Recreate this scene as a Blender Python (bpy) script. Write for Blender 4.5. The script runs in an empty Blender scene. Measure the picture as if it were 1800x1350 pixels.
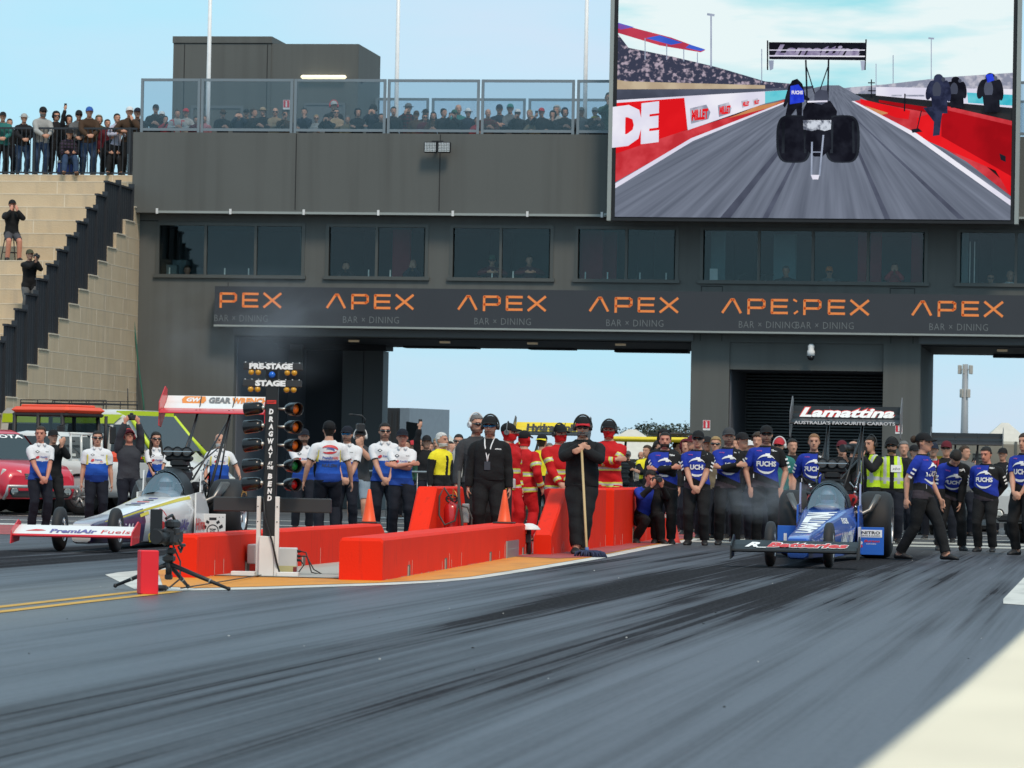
import bpy, math, random
import numpy as np
from mathutils import Vector, Matrix, noise
from mathutils.bvhtree import BVHTree
R = math.radians
rnd = random.Random(7)
SC = bpy.context.scene
COL = SC.collection
# ---------------------------------------------------------------- camera frame
# world: the drag lanes run along +Y away from the camera, X to the right, Z up
FPX, CX, CY = 6900.0, 900.0, 675.0
CAM = Vector((0, 0, 1.1))
PSI, THE, ROL = R(8.78), R(1.27), R(1.066)
F_ = Vector((-math.sin(PSI)*math.cos(THE), math.cos(PSI)*math.cos(THE), math.sin(THE)))
R0 = Vector((math.cos(PSI), math.sin(PSI), 0))
U0 = R0.cross(F_)
R_ = R0*math.cos(ROL) + U0*math.sin(ROL)
U_ = -R0*math.sin(ROL) + U0*math.cos(ROL)
def ray(px, py): return F_ + R_*((px-CX)/FPX) - U_*((py-CY)/FPX)
def P(px, py, Y):            # point of a view ray in the plane Y
    d = ray(px, py); return CAM + d*(Y/d.y)
def G(px, py, z=0.0):        # point of a view ray at height z
    d = ray(px, py); return CAM + d*((z-1.1)/d.z)
def S(px, s, py=830):        # ground point under a pixel where one metre spans s photo pixels
    p = CAM + ray(px, py)*(FPX/s); return Vector((p.x, p.y, 0))
def ZAT(px, py, s): return (CAM + ray(px, py)*(FPX/s)).z
# ---------------------------------------------------------------- materials
def lin(c):
    if isinstance(c, str):
        c = c.lstrip('#'); c = [int(c[i:i+2], 16) for i in (0, 2, 4)]
    return tuple(((x/255)/12.92 if x/255 <= .04045 else ((x/255+.055)/1.055)**2.4) for x in c)
MATS = {}
def mat(key, col, rough=.6, metal=0., spec=.5, vary=.12, scale=6., bump=0., bscale=40., emit=0., ecol=None, alpha=None, coat=0.):
    """Principled material whose base colour is broken up by object-space noise; col is linear rgb or '#hex' (sRGB)."""
    if key in MATS: return MATS[key]
    if isinstance(col, str): col = lin(col)
    m = bpy.data.materials.new(key); m.use_nodes = True
    nt = m.node_tree; b = nt.nodes['Principled BSDF']; L = nt.links
    b.inputs['Roughness'].default_value = rough; b.inputs['Metallic'].default_value = metal
    b.inputs['Specular IOR Level'].default_value = spec
    b.inputs['Coat Weight'].default_value = coat
    b.inputs['Base Color'].default_value = (*col, 1)
    if vary or bump:
        tc = nt.nodes.new('ShaderNodeTexCoord')
        if vary:
            n = nt.nodes.new('ShaderNodeTexNoise'); n.inputs['Scale'].default_value = scale; n.inputs['Detail'].default_value = 3
            L.new(tc.outputs['Object'], n.inputs['Vector'])
            mx = nt.nodes.new('ShaderNodeMix'); mx.data_type = 'RGBA'
            mx.inputs[6].default_value = (*[max(0, x*(1-vary)) for x in col], 1)
            mx.inputs[7].default_value = (*[min(1, x*(1+vary)) for x in col], 1)
            L.new(n.outputs['Fac'], mx.inputs[0]); L.new(mx.outputs[2], b.inputs['Base Color'])
        if bump:
            n2 = nt.nodes.new('ShaderNodeTexNoise'); n2.inputs['Scale'].default_value = bscale; n2.inputs['Detail'].default_value = 4
            n2.inputs['Distortion'].default_value = .6
            L.new(tc.outputs['Object'], n2.inputs['Vector'])
            bp = nt.nodes.new('ShaderNodeBump'); bp.inputs['Strength'].default_value = bump; bp.inputs['Distance'].default_value = .02
            L.new(n2.outputs['Fac'], bp.inputs['Height']); L.new(bp.outputs['Normal'], b.inputs['Normal'])
    if emit:
        b.inputs['Emission Color'].default_value = (*(ecol or col), 1); b.inputs['Emission Strength'].default_value = emit
    MATS[key] = m; return m
def glassmat(key, tint, gloss=.12, rough=.03):
    """thin pane: tinted transparency with a little mirror reflection"""
    if key in MATS: return MATS[key]
    m = bpy.data.materials.new(key); m.use_nodes = True; nt = m.node_tree; nt.nodes.clear()
    o = nt.nodes.new('ShaderNodeOutputMaterial'); t = nt.nodes.new('ShaderNodeBsdfTransparent'); g = nt.nodes.new('ShaderNodeBsdfGlossy')
    t.inputs[0].default_value = (*tint, 1); g.inputs['Roughness'].default_value = rough; g.inputs['Color'].default_value = (.9, .95, 1, 1)
    x = nt.nodes.new('ShaderNodeMixShader'); x.inputs[0].default_value = gloss
    L = nt.links; L.new(t.outputs[0], x.inputs[1]); L.new(g.outputs[0], x.inputs[2]); L.new(x.outputs[0], o.inputs[0])
    MATS[key] = m; return m
# ---------------------------------------------------------------- mesh builder
def frame(d, up=Vector((0, 0, 1))):
    d = Vector(d).normalized()
    if abs(d.dot(up)) > .98: up = Vector((0, 1, 0))
    s = d.cross(up).normalized(); u = s.cross(d)
    return s, u, d
class MB:
    def __init__(self): self.v = []; self.f = []; self.m = []; self.s = []
    def add(self, vs, fs, m=0, sm=False, M=None):
        o = len(self.v)
        self.v += [tuple(M @ Vector(v)) if M is not None else tuple(v) for v in vs]
        for f in fs: self.f.append([i+o for i in f]); self.m.append(m); self.s.append(sm)
        return self
    def box(self, c, size, m=0, rz=0, M=None, taper=None):
        x, y, z = [a/2 for a in size]; t = taper or (1, 1)
        vs = [(-x, -y, -z), (x, -y, -z), (x, y, -z), (-x, y, -z), (-x*t[0], -y*t[1], z), (x*t[0], -y*t[1], z), (x*t[0], y*t[1], z), (-x*t[0], y*t[1], z)]
        T = Matrix.Translation(Vector(c)) @ (M if M is not None else Matrix.Rotation(rz, 4, 'Z'))
        return self.add(vs, [(0, 3, 2, 1), (4, 5, 6, 7), (0, 1, 5, 4), (1, 2, 6, 5), (2, 3, 7, 6), (3, 0, 4, 7)], m, False, T)
    def bx(self, x0, x1, y0, y1, z0, z1, m=0): return self.box(((x0+x1)/2, (y0+y1)/2, (z0+z1)/2), (x1-x0, y1-y0, z1-z0), m)
    def rbox(self, c, size, r=.02, m=0, rz=0, M=None, sm=False):     # box with chamfered vertical and horizontal edges
        x, y, z = [a/2 for a in size]; r = min(r, x*.9, y*.9, z*.9)
        T = Matrix.Translation(Vector(c)) @ (M if M is not None else Matrix.Rotation(rz, 4, 'Z'))
        rings = []
        for zz, i in ((-z, r), (-z+r, 0), (z-r, 0), (z, r)):
            a, b = x-i, y-i; k = r*.9
            rings.append([(a, -b+k, zz), (a, b-k, zz), (a-k, b, zz), (-a+k, b, zz), (-a, b-k, zz), (-a, -b+k, zz), (-a+k, -b, zz), (a-k, -b, zz)])
        return self.loft([[T @ Vector(p) for p in q] for q in rings], m, True, sm)
    def loft(self, rings, m=0, cap=True, sm=True, closed=True):
        n = len(rings[0]); vs = [p for q in rings for p in q]; fs = []
        for i in range(len(rings)-1):
            for j in range(n if closed else n-1):
                a = i*n+j; b = i*n+(j+1) % n; fs.append((a, b, b+n, a+n))
        self.add(vs, fs, m, sm)
        if cap:
            o = len(self.v)-len(vs)
            self.f.append([o+j for j in range(n)][::-1]); self.m.append(m); self.s.append(False)
            self.f.append([o+(len(rings)-1)*n+j for j in range(n)]); self.m.append(m); self.s.append(False)
        return self
    def tube(self, pts, r, n=8, m=0, sm=True, cap=True, flat=1., up=Vector((0, 0, 1))):
        pts = [Vector(p) for p in pts]; rr = r if hasattr(r, '__len__') else [r]*len(pts); rings = []; s = None
        for i, p in enumerate(pts):
            d = (pts[min(i+1, len(pts)-1)]-pts[max(i-1, 0)])
            if d.length < 1e-9: d = Vector((0, 0, 1))
            d.normalize()
            if s is None: s, u, _ = frame(d, up)
            else:            # carry the first ring's frame along the path so that rings never twist
                s = s-d*s.dot(d); s.normalize(); u = s.cross(d)
            rings.append([p + s*(rr[i]*math.cos(2*math.pi*k/n)) + u*(rr[i]*flat*math.sin(2*math.pi*k/n)) for k in range(n)])
        return self.loft(rings, m, cap, sm)
    def cyl(self, a, b, r, r2=None, n=16, m=0, sm=True): return self.tube([a, b], [r, r if r2 is None else r2], n, m, sm)
    def lathe(self, prof, c=(0, 0, 0), axis=(0, 0, 1), n=24, m=0, sm=True, cap=True):   # prof: (distance along axis, radius)
        s, u, d = frame(axis); c = Vector(c)
        return self.loft([[c + d*h + s*(q*math.cos(2*math.pi*k/n)) + u*(q*math.sin(2*math.pi*k/n)) for k in range(n)] for h, q in prof], m, cap, sm)
    def ball(self, c, r, m=0, n=12, k=8):
        rx, ry, rz = r if hasattr(r, '__len__') else (r, r, r); c = Vector(c)
        return self.loft([[c + Vector((rx*math.sin(t)*math.cos(2*math.pi*j/n), ry*math.sin(t)*math.sin(2*math.pi*j/n), -rz*math.cos(t))) for j in range(n)]
                          for t in [max(.02, min(math.pi-.02, math.pi*i/k)) for i in range(k+1)]], m, True, True)
    def prism(self, poly, M, t, m=0, ms=None):       # 2D outline (x, z in the plane of M) with thickness t along M's y
        n = len(poly); vs = [(x, 0, z) for x, z in poly] + [(x, t, z) for x, z in poly]
        ar = sum(poly[i][0]*poly[(i+1) % n][1]-poly[(i+1) % n][0]*poly[i][1] for i in range(n))
        f0 = list(range(n)); f1 = list(range(n, 2*n))[::-1]; sd = [(i, i+n, (i+1) % n+n, (i+1) % n) for i in range(n)]
        if ar < 0: f0 = f0[::-1]; f1 = f1[::-1]; sd = [q[::-1] for q in sd]
        self.add(vs, [f0, f1], m, False, M)
        o = len(self.v)-2*n
        for q in sd: self.f.append([i+o for i in q]); self.m.append(m if ms is None else ms); self.s.append(False)
        return self
    def poly(self, pts, m=0): return self.add(pts, [list(range(len(pts)))], m)
    def build(self, name, mats, parent=None, loc=None):
        if not isinstance(mats, (list, tuple)): mats = [mats]
        me = bpy.data.meshes.new(name); me.from_pydata(self.v, [], self.f)
        for x in mats: me.materials.append(x)
        me.polygons.foreach_set('material_index', self.m); me.polygons.foreach_set('use_smooth', self.s)
        me.update()
        return link(name, me, parent, loc)
def link(name, data, parent=None, loc=None):
    o = bpy.data.objects.new(name, data); COL.objects.link(o)
    if parent is not None: o.parent = parent
    if loc is not None: o.location = loc
    return o
def tag(o, label=None, cat=None, group=None, kind=None):
    if label: o['label'] = label
    if cat: o['category'] = cat
    if group: o['group'] = group
    if kind: o['kind'] = kind
    return o
def thing(name, label, cat, loc=(0, 0, 0), rz=0, group=None):
    o = link(name, None, None, loc); o.rotation_euler = (0, 0, rz); o.empty_display_size = .2
    return tag(o, label, cat, group)
def clone(root, loc=None, rz=None, sc=None, label=None):
    c = root.copy(); COL.objects.link(c)
    for ch in root.children:
        d = ch.copy(); COL.objects.link(d); d.parent = c
        for g in ch.children:
            e = g.copy(); COL.objects.link(e); e.parent = d
    if loc is not None: c.location = loc
    if rz is not None: c.rotation_euler = (0, 0, rz)
    if sc is not None: c.scale = (sc, sc, sc) if not hasattr(sc, '__len__') else sc
    if label: c['label'] = label
    return c
# ---------------------------------------------------------------- lettering (built-in font turned into mesh)
_TX = {}
def text2d(s, bold=.0, shear=0., spacing=1.):
    """outline mesh of a string: verts (x, y) with capital height 1 and left edge at 0, and faces"""
    k = (s, bold, shear, spacing)
    if k in _TX: return _TX[k]
    cu = bpy.data.curves.new('txt', 'FONT'); cu.body = s; cu.size = 1; cu.offset = bold; cu.shear = shear; cu.space_character = spacing
    cu.resolution_u = 2; cu.fill_mode = 'FRONT'
    o = bpy.data.objects.new('txt', cu); COL.objects.link(o)
    dg = bpy.context.evaluated_depsgraph_get(); me = o.evaluated_get(dg).to_mesh()
    v = [(q.co.x, q.co.y) for q in me.vertices]; f = [list(p.vertices) for p in me.polygons]
    o.evaluated_get(dg).to_mesh_clear(); bpy.data.objects.remove(o); bpy.data.curves.remove(cu)
    if v:
        x0 = min(a for a, b in v); caph = .729
        v = [((a-x0)/caph, b/caph) for a, b in v]
    _TX[k] = (v, f); return v, f
def put_text(mb, s, O, ex, ey, h, w=None, m=0, bold=.02, shear=0., spacing=1., center=False, fn=None):
    """lay a string on a plane: origin O (left end of the baseline), unit vectors ex, ey, capital height h, total width w"""
    v, f = text2d(s, bold, shear, spacing); W = max(a for a, b in v)
    kx = h if w is None else w/W
    off = -W*kx/2 if center else 0
    O, ex, ey = Vector(O), Vector(ex), Vector(ey)
    vs = [O + ex*(a*kx+off) + ey*(b*h) for a, b in v]
    if fn: vs = [fn(p) for p in vs]
    n = ex.cross(ey)
    if f and len(vs) > 2:
        a, b, c = [vs[i] for i in f[0][:3]]
        if (b-a).cross(c-a).dot(n) < 0: f = [q[::-1] for q in f]
    mb.add(vs, f, m); return W*kx
EXv, EZv = Vector((1, 0, 0)), Vector((0, 0, 1))
# ================================================================ world, sun, camera
EXPO = 0.0
w = bpy.data.worlds.new('World'); SC.world = w; w.use_nodes = True
nt = w.node_tree; bg = nt.nodes['Background']
sky = nt.nodes.new('ShaderNodeTexSky'); sky.sky_type = 'NISHITA'; sky.sun_disc = False
SUN_EL, SUN_AZ = R(52), R(152)      # azimuth clockwise from +Y: the light comes from behind and left of the camera
sky.sun_elevation = SUN_EL; sky.sun_rotation = SUN_AZ
sky.air_density = 1.0; sky.dust_density = 1.6; sky.ozone_density = 2.0
# thin high cloud: the blue is softened toward white in drifting patches
tc = nt.nodes.new('ShaderNodeTexCoord'); mp = nt.nodes.new('ShaderNodeMapping'); mp.inputs['Scale'].default_value = (1.2, 1.2, 5)
nz = nt.nodes.new('ShaderNodeTexNoise'); nz.inputs['Scale'].default_value = 5; nz.inputs['Detail'].default_value = 5
rp = nt.nodes.new('ShaderNodeMapRange'); rp.inputs[1].default_value = .38; rp.inputs[2].default_value = .7; rp.inputs[3].default_value = 0; rp.inputs[4].default_value = 1
cm = nt.nodes.new('ShaderNodeMix'); cm.data_type = 'RGBA'; cm.inputs[6].default_value = (5.0, 8.7, 10.4, 1); cm.inputs[7].default_value = (7.0, 8.3, 9.9, 1)
mx = nt.nodes.new('ShaderNodeMix'); mx.data_type = 'RGBA'; mx.inputs[0].default_value = .86
nt.links.new(tc.outputs['Generated'], mp.inputs[0]); nt.links.new(mp.outputs[0], nz.inputs['Vector']); nt.links.new(nz.outputs['Fac'], rp.inputs[0])
nt.links.new(rp.outputs[0], cm.inputs[0]); nt.links.new(cm.outputs[2], mx.inputs[7]); nt.links.new(sky.outputs[0], mx.inputs[6]); nt.links.new(mx.outputs[2], bg.inputs[0])
bg.inputs[1].default_value = .10
sl = bpy.data.lights.new('sun', 'SUN'); sl.energy = 2.3; sl.angle = R(14); sl.color = (1, .82, .64)
so = bpy.data.objects.new('sun', sl); COL.objects.link(so)
sd = Vector((math.sin(SUN_AZ)*math.cos(SUN_EL), math.cos(SUN_AZ)*math.cos(SUN_EL), math.sin(SUN_EL)))
so.rotation_euler = sd.to_track_quat('Z', 'Y').to_euler(); so.location = (0, 40, 40)
cd = bpy.data.cameras.new('camera'); co = bpy.data.objects.new('camera', cd); COL.objects.link(co); SC.camera = co
cd.sensor_width = 36; cd.lens = 36*FPX/1800; cd.clip_end = 3000; cd.clip_start = .2
co.matrix_world = Matrix(((R_.x, U_.x, -F_.x, 0), (R_.y, U_.y, -F_.y, 0), (R_.z, U_.z, -F_.z, 1.1), (0, 0, 0, 1)))
cd.dof.use_dof = True; cd.dof.focus_distance = 52; cd.dof.aperture_fstop = 9
SC.view_settings.view_transform = 'Standard'; SC.view_settings.look = 'None'; SC.view_settings.exposure = EXPO; SC.view_settings.gamma = 1
SC.cycles.use_denoising = True
SC.cycles.max_bounces = 8; SC.cycles.transparent_max_bounces = 16; SC.cycles.diffuse_bounces = 3; SC.cycles.glossy_bounces = 3
SC.cycles.volume_bounces = 0
# ================================================================ ground
def node(nt, t, **kw):
    n = nt.nodes.new(t)
    for k, v in kw.items(): setattr(n, k, v)
    return n
def asphalt_track():
    m = bpy.data.materials.new('rubbered_track'); m.use_nodes = True; nt = m.node_tree; L = nt.links; b = nt.nodes['Principled BSDF']
    tc = node(nt, 'ShaderNodeTexCoord'); sp = node(nt, 'ShaderNodeSeparateXYZ'); L.new(tc.outputs['Object'], sp.inputs[0])
    def noise_at(scale, sx, sy, det=4, dist=0):
        mp = node(nt, 'ShaderNodeMapping'); mp.inputs['Scale'].default_value = (sx, sy, 1); L.new(tc.outputs['Object'], mp.inputs[0])
        n = node(nt, 'ShaderNodeTexNoise'); n.inputs['Scale'].default_value = scale; n.inputs['Detail'].default_value = det; n.inputs['Distortion'].default_value = dist
        L.new(mp.outputs[0], n.inputs['Vector']); return n.outputs['Fac']
    def rng(x, a, b_, c, d):
        r = node(nt, 'ShaderNodeMapRange'); [setattr(r.inputs[i+1], 'default_value', q) for i, q in enumerate((a, b_, c, d))]; L.new(x, r.inputs[0]); return r.outputs[0]
    def mth(op, a, b_=None):
        q = node(nt, 'ShaderNodeMath', operation=op)
        for i, x in enumerate((a, b_)):
            if x is None: continue
            if isinstance(x, (int, float)): q.inputs[i].default_value = x
            else: L.new(x, q.inputs[i])
        return q.outputs[0]
    def mixc(f, a, b_):
        q = node(nt, 'ShaderNodeMix', data_type='RGBA'); L.new(f, q.inputs[0])
        for i, x in ((6, a), (7, b_)):
            if isinstance(x, tuple): q.inputs[i].default_value = (*x, 1)
            else: L.new(x, q.inputs[i])
        return q.outputs[2]
    # how far from the middle of the nearer lane: laid rubber is thickest in the two tyre grooves
    lane = mth('MINIMUM', mth('ABSOLUTE', mth('ADD', sp.outputs[0], 3.85)), mth('ABSOLUTE', mth('ADD', sp.outputs[0], 12.5)))
    wob = mth('MULTIPLY', mth('SUBTRACT', noise_at(1, .35, .035, 2), .5), .5)
    lane = mth('ADD', lane, wob)
    groove = rng(mth('ABSOLUTE', mth('SUBTRACT', lane, .62)), .18, .75, 1, 0)
    wide = rng(lane, 1.1, 2.6, 1, 0)
    s1 = noise_at(1, 2.2, .05, 4); s2 = noise_at(1, 7.5, .06, 3); s3 = noise_at(1, 26, .12, 3)
    fine = noise_at(160, 1, 1, 3); big = noise_at(.5, 1, .35, 4, .5)
    streak = mth('ADD', mth('ADD', mth('MULTIPLY', s1, .42), mth('MULTIPLY', s2, .38)), mth('MULTIPLY', s3, .20))
    rub = mth('ADD', mth('ADD', mth('MULTIPLY', groove, .34), mth('MULTIPLY', wide, .13)), mth('MULTIPLY', mth('SUBTRACT', streak, .5), 2.5))
    rub = mth('ADD', rub, mth('MULTIPLY', mth('SUBTRACT', big, .5), .35))
    rub = mth('ADD', rub, rng(sp.outputs[1], 27, 43, -.06, .26))
    rubc = rng(rub, -.08, .66, 0, 1)
    col = mixc(rubc, (.074, .080, .102), (.019, .0205, .0245))
    # crisp pale scrubbed lines and thin black tyre lines
    t1 = noise_at(1, 5.2, .022, 2, .15); t2 = noise_at(1, 11, .03, 2, .1)
    col = mixc(mth('MULTIPLY', rng(t1, .60, .70, 0, .45), rng(big, .3, .6, 1, .3)), col, (.120, .128, .150))
    col = mixc(rng(t2, .58, .72, 0, .35), col, (.024, .026, .030))
    # bare concrete strip between the lanes in front of the island
    mid = rng(mth('ABSOLUTE', mth('ADD', sp.outputs[0], 8.35)), .5, 1.5, 1, 0)
    near = mth('MULTIPLY', mid, rng(sp.outputs[1], 31, 36.5, .55, .85))
    col = mixc(mth('MULTIPLY', near, rng(big, .35, .65, .5, 1)), col, (.19, .18, .165))
    col = mixc(rng(fine, .35, .75, 0, .14), col, (.16, .165, .17))
    grain = noise_at(30, 1, .35, 6); col = mixc(rng(grain, .45, .75, 0, .22), col, (.14, .145, .155)); col = mixc(rng(grain, .5, .28, 0, .3), col, (.02, .021, .024))
    # pit apron behind the start line is plain, lighter asphalt
    ap = rng(sp.outputs[1], 56, 62, 0, 1)
    col = mixc(ap, col, mixc(rng(big, .3, .7, 0, 1), (.072, .076, .083), (.105, .108, .112)))
    L.new(col, b.inputs['Base Color'])
    L.new(rng(rub, 0, .8, .38, .45), b.inputs['Roughness'])
    L.new(rng(rub, -.1, .5, .11, .0), b.inputs['Specular IOR Level'])
    bp = node(nt, 'ShaderNodeBump'); bp.inputs['Strength'].default_value = .28; bp.inputs['Distance'].default_value = .004
    L.new(mth('ADD', fine, mth('MULTIPLY', s3, .8)), bp.inputs['Height']); L.new(bp.outputs[0], b.inputs['Normal'])
    return m
g = MB(); g.add([(-700, -60, 0), (700, -60, 0), (700, 1500, 0), (-700, 1500, 0)], [(0, 1, 2, 3)])
tag(g.build('ground', asphalt_track()), kind='structure')
def paint(key, col, wear=.35, sc=3., dark=.35):
    """worn road paint: colour broken by scuffed patches"""
    if key in MATS: return MATS[key]
    m = mat(key, col, .65, vary=.1, scale=8, bump=.25, bscale=120); nt = m.node_tree; b = nt.nodes['Principled BSDF']; L = nt.links
    src = b.inputs['Base Color'].links[0].from_socket; tc = nt.nodes['Texture Coordinate']
    mp = node(nt, 'ShaderNodeMapping'); mp.inputs['Scale'].default_value = (1, .25, 1); L.new(tc.outputs['Object'], mp.inputs[0])
    n = node(nt, 'ShaderNodeTexNoise'); n.inputs['Scale'].default_value = sc; n.inputs['Detail'].default_value = 7; L.new(mp.outputs[0], n.inputs['Vector'])
    r = node(nt, 'ShaderNodeMapRange'); r.inputs[1].default_value = .48; r.inputs[2].default_value = .72; r.inputs[3].default_value = 0; r.inputs[4].default_value = wear; L.new(n.outputs['Fac'], r.inputs[0])
    x = node(nt, 'ShaderNodeMix', data_type='RGBA'); L.new(r.outputs[0], x.inputs[0]); L.new(src, x.inputs[6]); c = lin(col) if isinstance(col, str) else col
    x.inputs[7].default_value = (*[q*dark+.02 for q in c], 1); L.new(x.outputs[2], b.inputs['Base Color'])
    return m
WHITE_P = paint('white_line_paint', (.62, .6, .55), .5); ORANGE_P = paint('orange_ground_paint', (.70, .27, .02), .45); RED_P = paint('red_ground_paint', (.36, .06, .055), .55)
CONC_P = paint('concrete_pad', (.42, .40, .35), .5, 2., .6); YEL_P = paint('yellow_line_paint', (.62, .34, .04), .6, 5.)
def sheet(name, pts, m, z):
    b = MB(); pts = [(p[0], p[1], z) for p in pts]
    a = sum(pts[i][0]*pts[(i+1) % len(pts)][1]-pts[(i+1) % len(pts)][0]*pts[i][1] for i in range(len(pts)))
    b.poly(pts if a > 0 else pts[::-1]); return tag(b.build(name, m), kind='structure')
def arc(c, r, a0, a1, n=8): return [(c[0]+r*math.cos(R(a0+(a1-a0)*i/n)), c[1]+r*math.sin(R(a0+(a1-a0)*i/n))) for i in range(n+1)]
# island between the lanes: white border, orange nose, red behind, concrete pad under the tree
XL, XR = -9.95, -6.38
nose = [(XL, 74), (XL, 38.6), (-9.85, 37.7), (-8.5, 33.55), (-8.15, 33.3), (-7.6, 34.2), (-6.75, 36.6)] + [(-6.5, 37.9), (XR, 39.5), (XR-.02, 44), (-6.5, 50), (-6.75, 58), (-7.0, 68), (-7.0, 74)]
sheet('island_border_line', nose, WHITE_P, .004)
inner = [(XL+.16, 74), (XL+.16, 39.2), (-9.35, 37.9), (-8.45, 34.4), (-8.1, 34.15), (-7.72, 34.9), (-6.98, 37.0), (-6.68, 38.3), (XR-.17, 39.8), (XR-.2, 44), (-6.68, 50), (-6.95, 58), (-7.2, 68), (-7.2, 74)]
sheet('island_orange_paint', inner, ORANGE_P, .008)
sheet('island_red_paint', [(XL+.2, 74), (XL+.2, 52.6), (-7.6, 49.6), (-6.95, 49.0), (-6.72, 50.2), (-7.0, 58), (-7.25, 68), (-7.25, 74)], RED_P, .012)
pad = [G(415, 1016), G(660, 1019), G(672, 980), G(560, 985), G(400, 1000)]
sheet('concrete_pad', [(-9.0, 38.0), (-7.55, 38.0), (-7.6, 52), (-9.0, 52)], CONC_P, .016)
sheet('yellow_centre_line', [(-8.42, 6), (-8.30, 6), (-8.25, 33.4), (-8.37, 33.4)], YEL_P, .004)
sheet('yellow_centre_line', [(-8.12, 6), (-8.0, 6), (-7.98, 33.2), (-8.1, 33.2)], YEL_P, .0045)
# island on the right edge
rn = [(-1.03, 80), (-1.02, 36.6), (-.98, 35.2), (.1, 33.6), (3, 33.6), (3, 80)]
sheet('right_island_border_line', rn, WHITE_P, .004)
sheet('right_island_orange_paint', [(-.78, 80), (-.77, 37.2), (-.72, 36.4), (.2, 34.6), (2.8, 34.6), (2.8, 80)], ORANGE_P, .008)
# edge band along the far left lane
sheet('left_red_strip', [(-16.4, 57.5), (-16.4, 66.0), (-60, 66.0), (-60, 57.5)], RED_P, .004)
sheet('left_white_line', [(-16.2, 66.2), (-16.2, 67.6), (-60, 67.6), (-60, 66.2)], WHITE_P, .005)
# pale concrete drain strips and lines across the apron behind the cars
for k, (y0, y1, x0, x1) in enumerate(((63.4, 64.9, -6.9, 6), (66.3, 68.2, -16, 8), (71.3, 71.8, -30, 8), (77.5, 78.0, -30, 8))):
    sheet('apron_line' if k > 1 else 'concrete_strip', [(x0, y0), (x1, y0), (x1, y1), (x0, y1)], WHITE_P if k > 1 else CONC_P, .006+.001*k)
# scattered rubber crumbs and paper scraps on the track
cr = MB(); rr = random.Random(3)
for i in range(110):
    x, y = rr.uniform(-15, 1.5), rr.uniform(17, 60); q = rr.uniform(.004, .012)
    cr.box((x, y, q*.3), (q, q*rr.uniform(.7, 1.8), q*.6), 0 if rr.random() < .45 else 1, rr.uniform(0, 3))
tag(cr.build('debris', [mat('paper_scrap', (.6, .6, .58)), mat('rubber_crumb', (.015, .015, .015))]), 'tiny pale scraps and rubber crumbs scattered over the track', 'debris', kind='stuff')
# ================================================================ concrete barrier by the camera (out of focus, lower right)
b = MB()
ed = [(-.30, 1.2), (-.265, 2.4), (-.235, 3.5), (-.20, 5), (-.165, 7), (-.14, 9)]
prof = [(0.10, 0), (.08, .25), (0.012, .60), (0, .80), (.012, .838), (.04, .857), (.5, .86), (.53, .85), (.55, .8), (.6, .3), (.66, 0)]
b.loft([[Vector((x+dx, y, z)) for dx, z in prof] for x, y in ed], 0, True, False)
tag(b.build('concrete_barrier', mat('pale_concrete', (.82, .70, .53), .8, vary=.25, scale=2.5, bump=.3, bscale=30)), 'pale cream concrete barrier, out of focus in the lower right corner', 'barrier')
# ================================================================ the dark grey control building over the track entry
YB = 100.0
def XB(px, Y=YB, py=500): return P(px, py, Y).x
def ZB(py, Y=YB, px=900): return P(px, py, Y).z
GREY = mat('dark_grey_render', (.104, .109, .104), .75, vary=.10, scale=.45, bump=.08, bscale=60)
def streaky(m, dark, amt):     # rain streaks: long faint vertical stains
    nt = m.node_tree; L = nt.links; b = nt.nodes['Principled BSDF']; src = b.inputs['Base Color'].links[0].from_socket; tc = nt.nodes['Texture Coordinate']
    mp = node(nt, 'ShaderNodeMapping'); mp.inputs['Scale'].default_value = (2.2, 2.2, .10); L.new(tc.outputs['Object'], mp.inputs[0])
    n = node(nt, 'ShaderNodeTexNoise'); n.inputs['Scale'].default_value = 1.5; n.inputs['Detail'].default_value = 7; L.new(mp.outputs[0], n.inputs['Vector'])
    r = node(nt, 'ShaderNodeMapRange'); r.inputs[1].default_value = .45; r.inputs[2].default_value = .75; r.inputs[4].default_value = amt; L.new(n.outputs['Fac'], r.inputs[0])
    x = node(nt, 'ShaderNodeMix', data_type='RGBA'); L.new(r.outputs[0], x.inputs[0]); L.new(src, x.inputs[6]); x.inputs[7].default_value = (*dark, 1); L.new(x.outputs[2], b.inputs['Base Color'])
streaky(GREY, (.078, .080, .076), .7)
GREY2 = mat('panel_grey', (.125, .135, .142), .6, vary=.06, scale=.5)
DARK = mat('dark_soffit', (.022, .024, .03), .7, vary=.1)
INTR = mat('passage_wall_paint', (.12, .13, .155), .7, vary=.1, scale=.5)
ALU = mat('window_aluminium', (.09, .095, .09), .45, metal=.3, vary=.05)
STEELG = mat('balustrade_steel', (.20, .24, .27), .45, metal=.2, vary=.05)
SEAM = mat('joint_shadow_gap', (.02, .021, .022), .9, vary=0)
LIGHTG = mat('light_grey_trim', (.30, .33, .32), .6, vary=.05)
bld = thing('control_building', 'dark grey rendered building spanning the track with a row of upper windows', 'building', (XB(232), YB, 0))
bo = Vector(bld.location)
def bpart(name, mb, mats, parent=None):
    """part of the building given in world coordinates"""
    o = mb.build(name, mats, parent or bld)
    if parent is None: o.matrix_parent_inverse = Matrix.Translation(-bo)
    return o
xl, xr = XB(231), 22.0
zt, zo, zg1, zg0, zs1, zs0, zb = 9.76, 7.66, 7.36, 6.08, 5.755, 4.76, 4.50
DEP = 107.0; ROOF = 9.0
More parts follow.
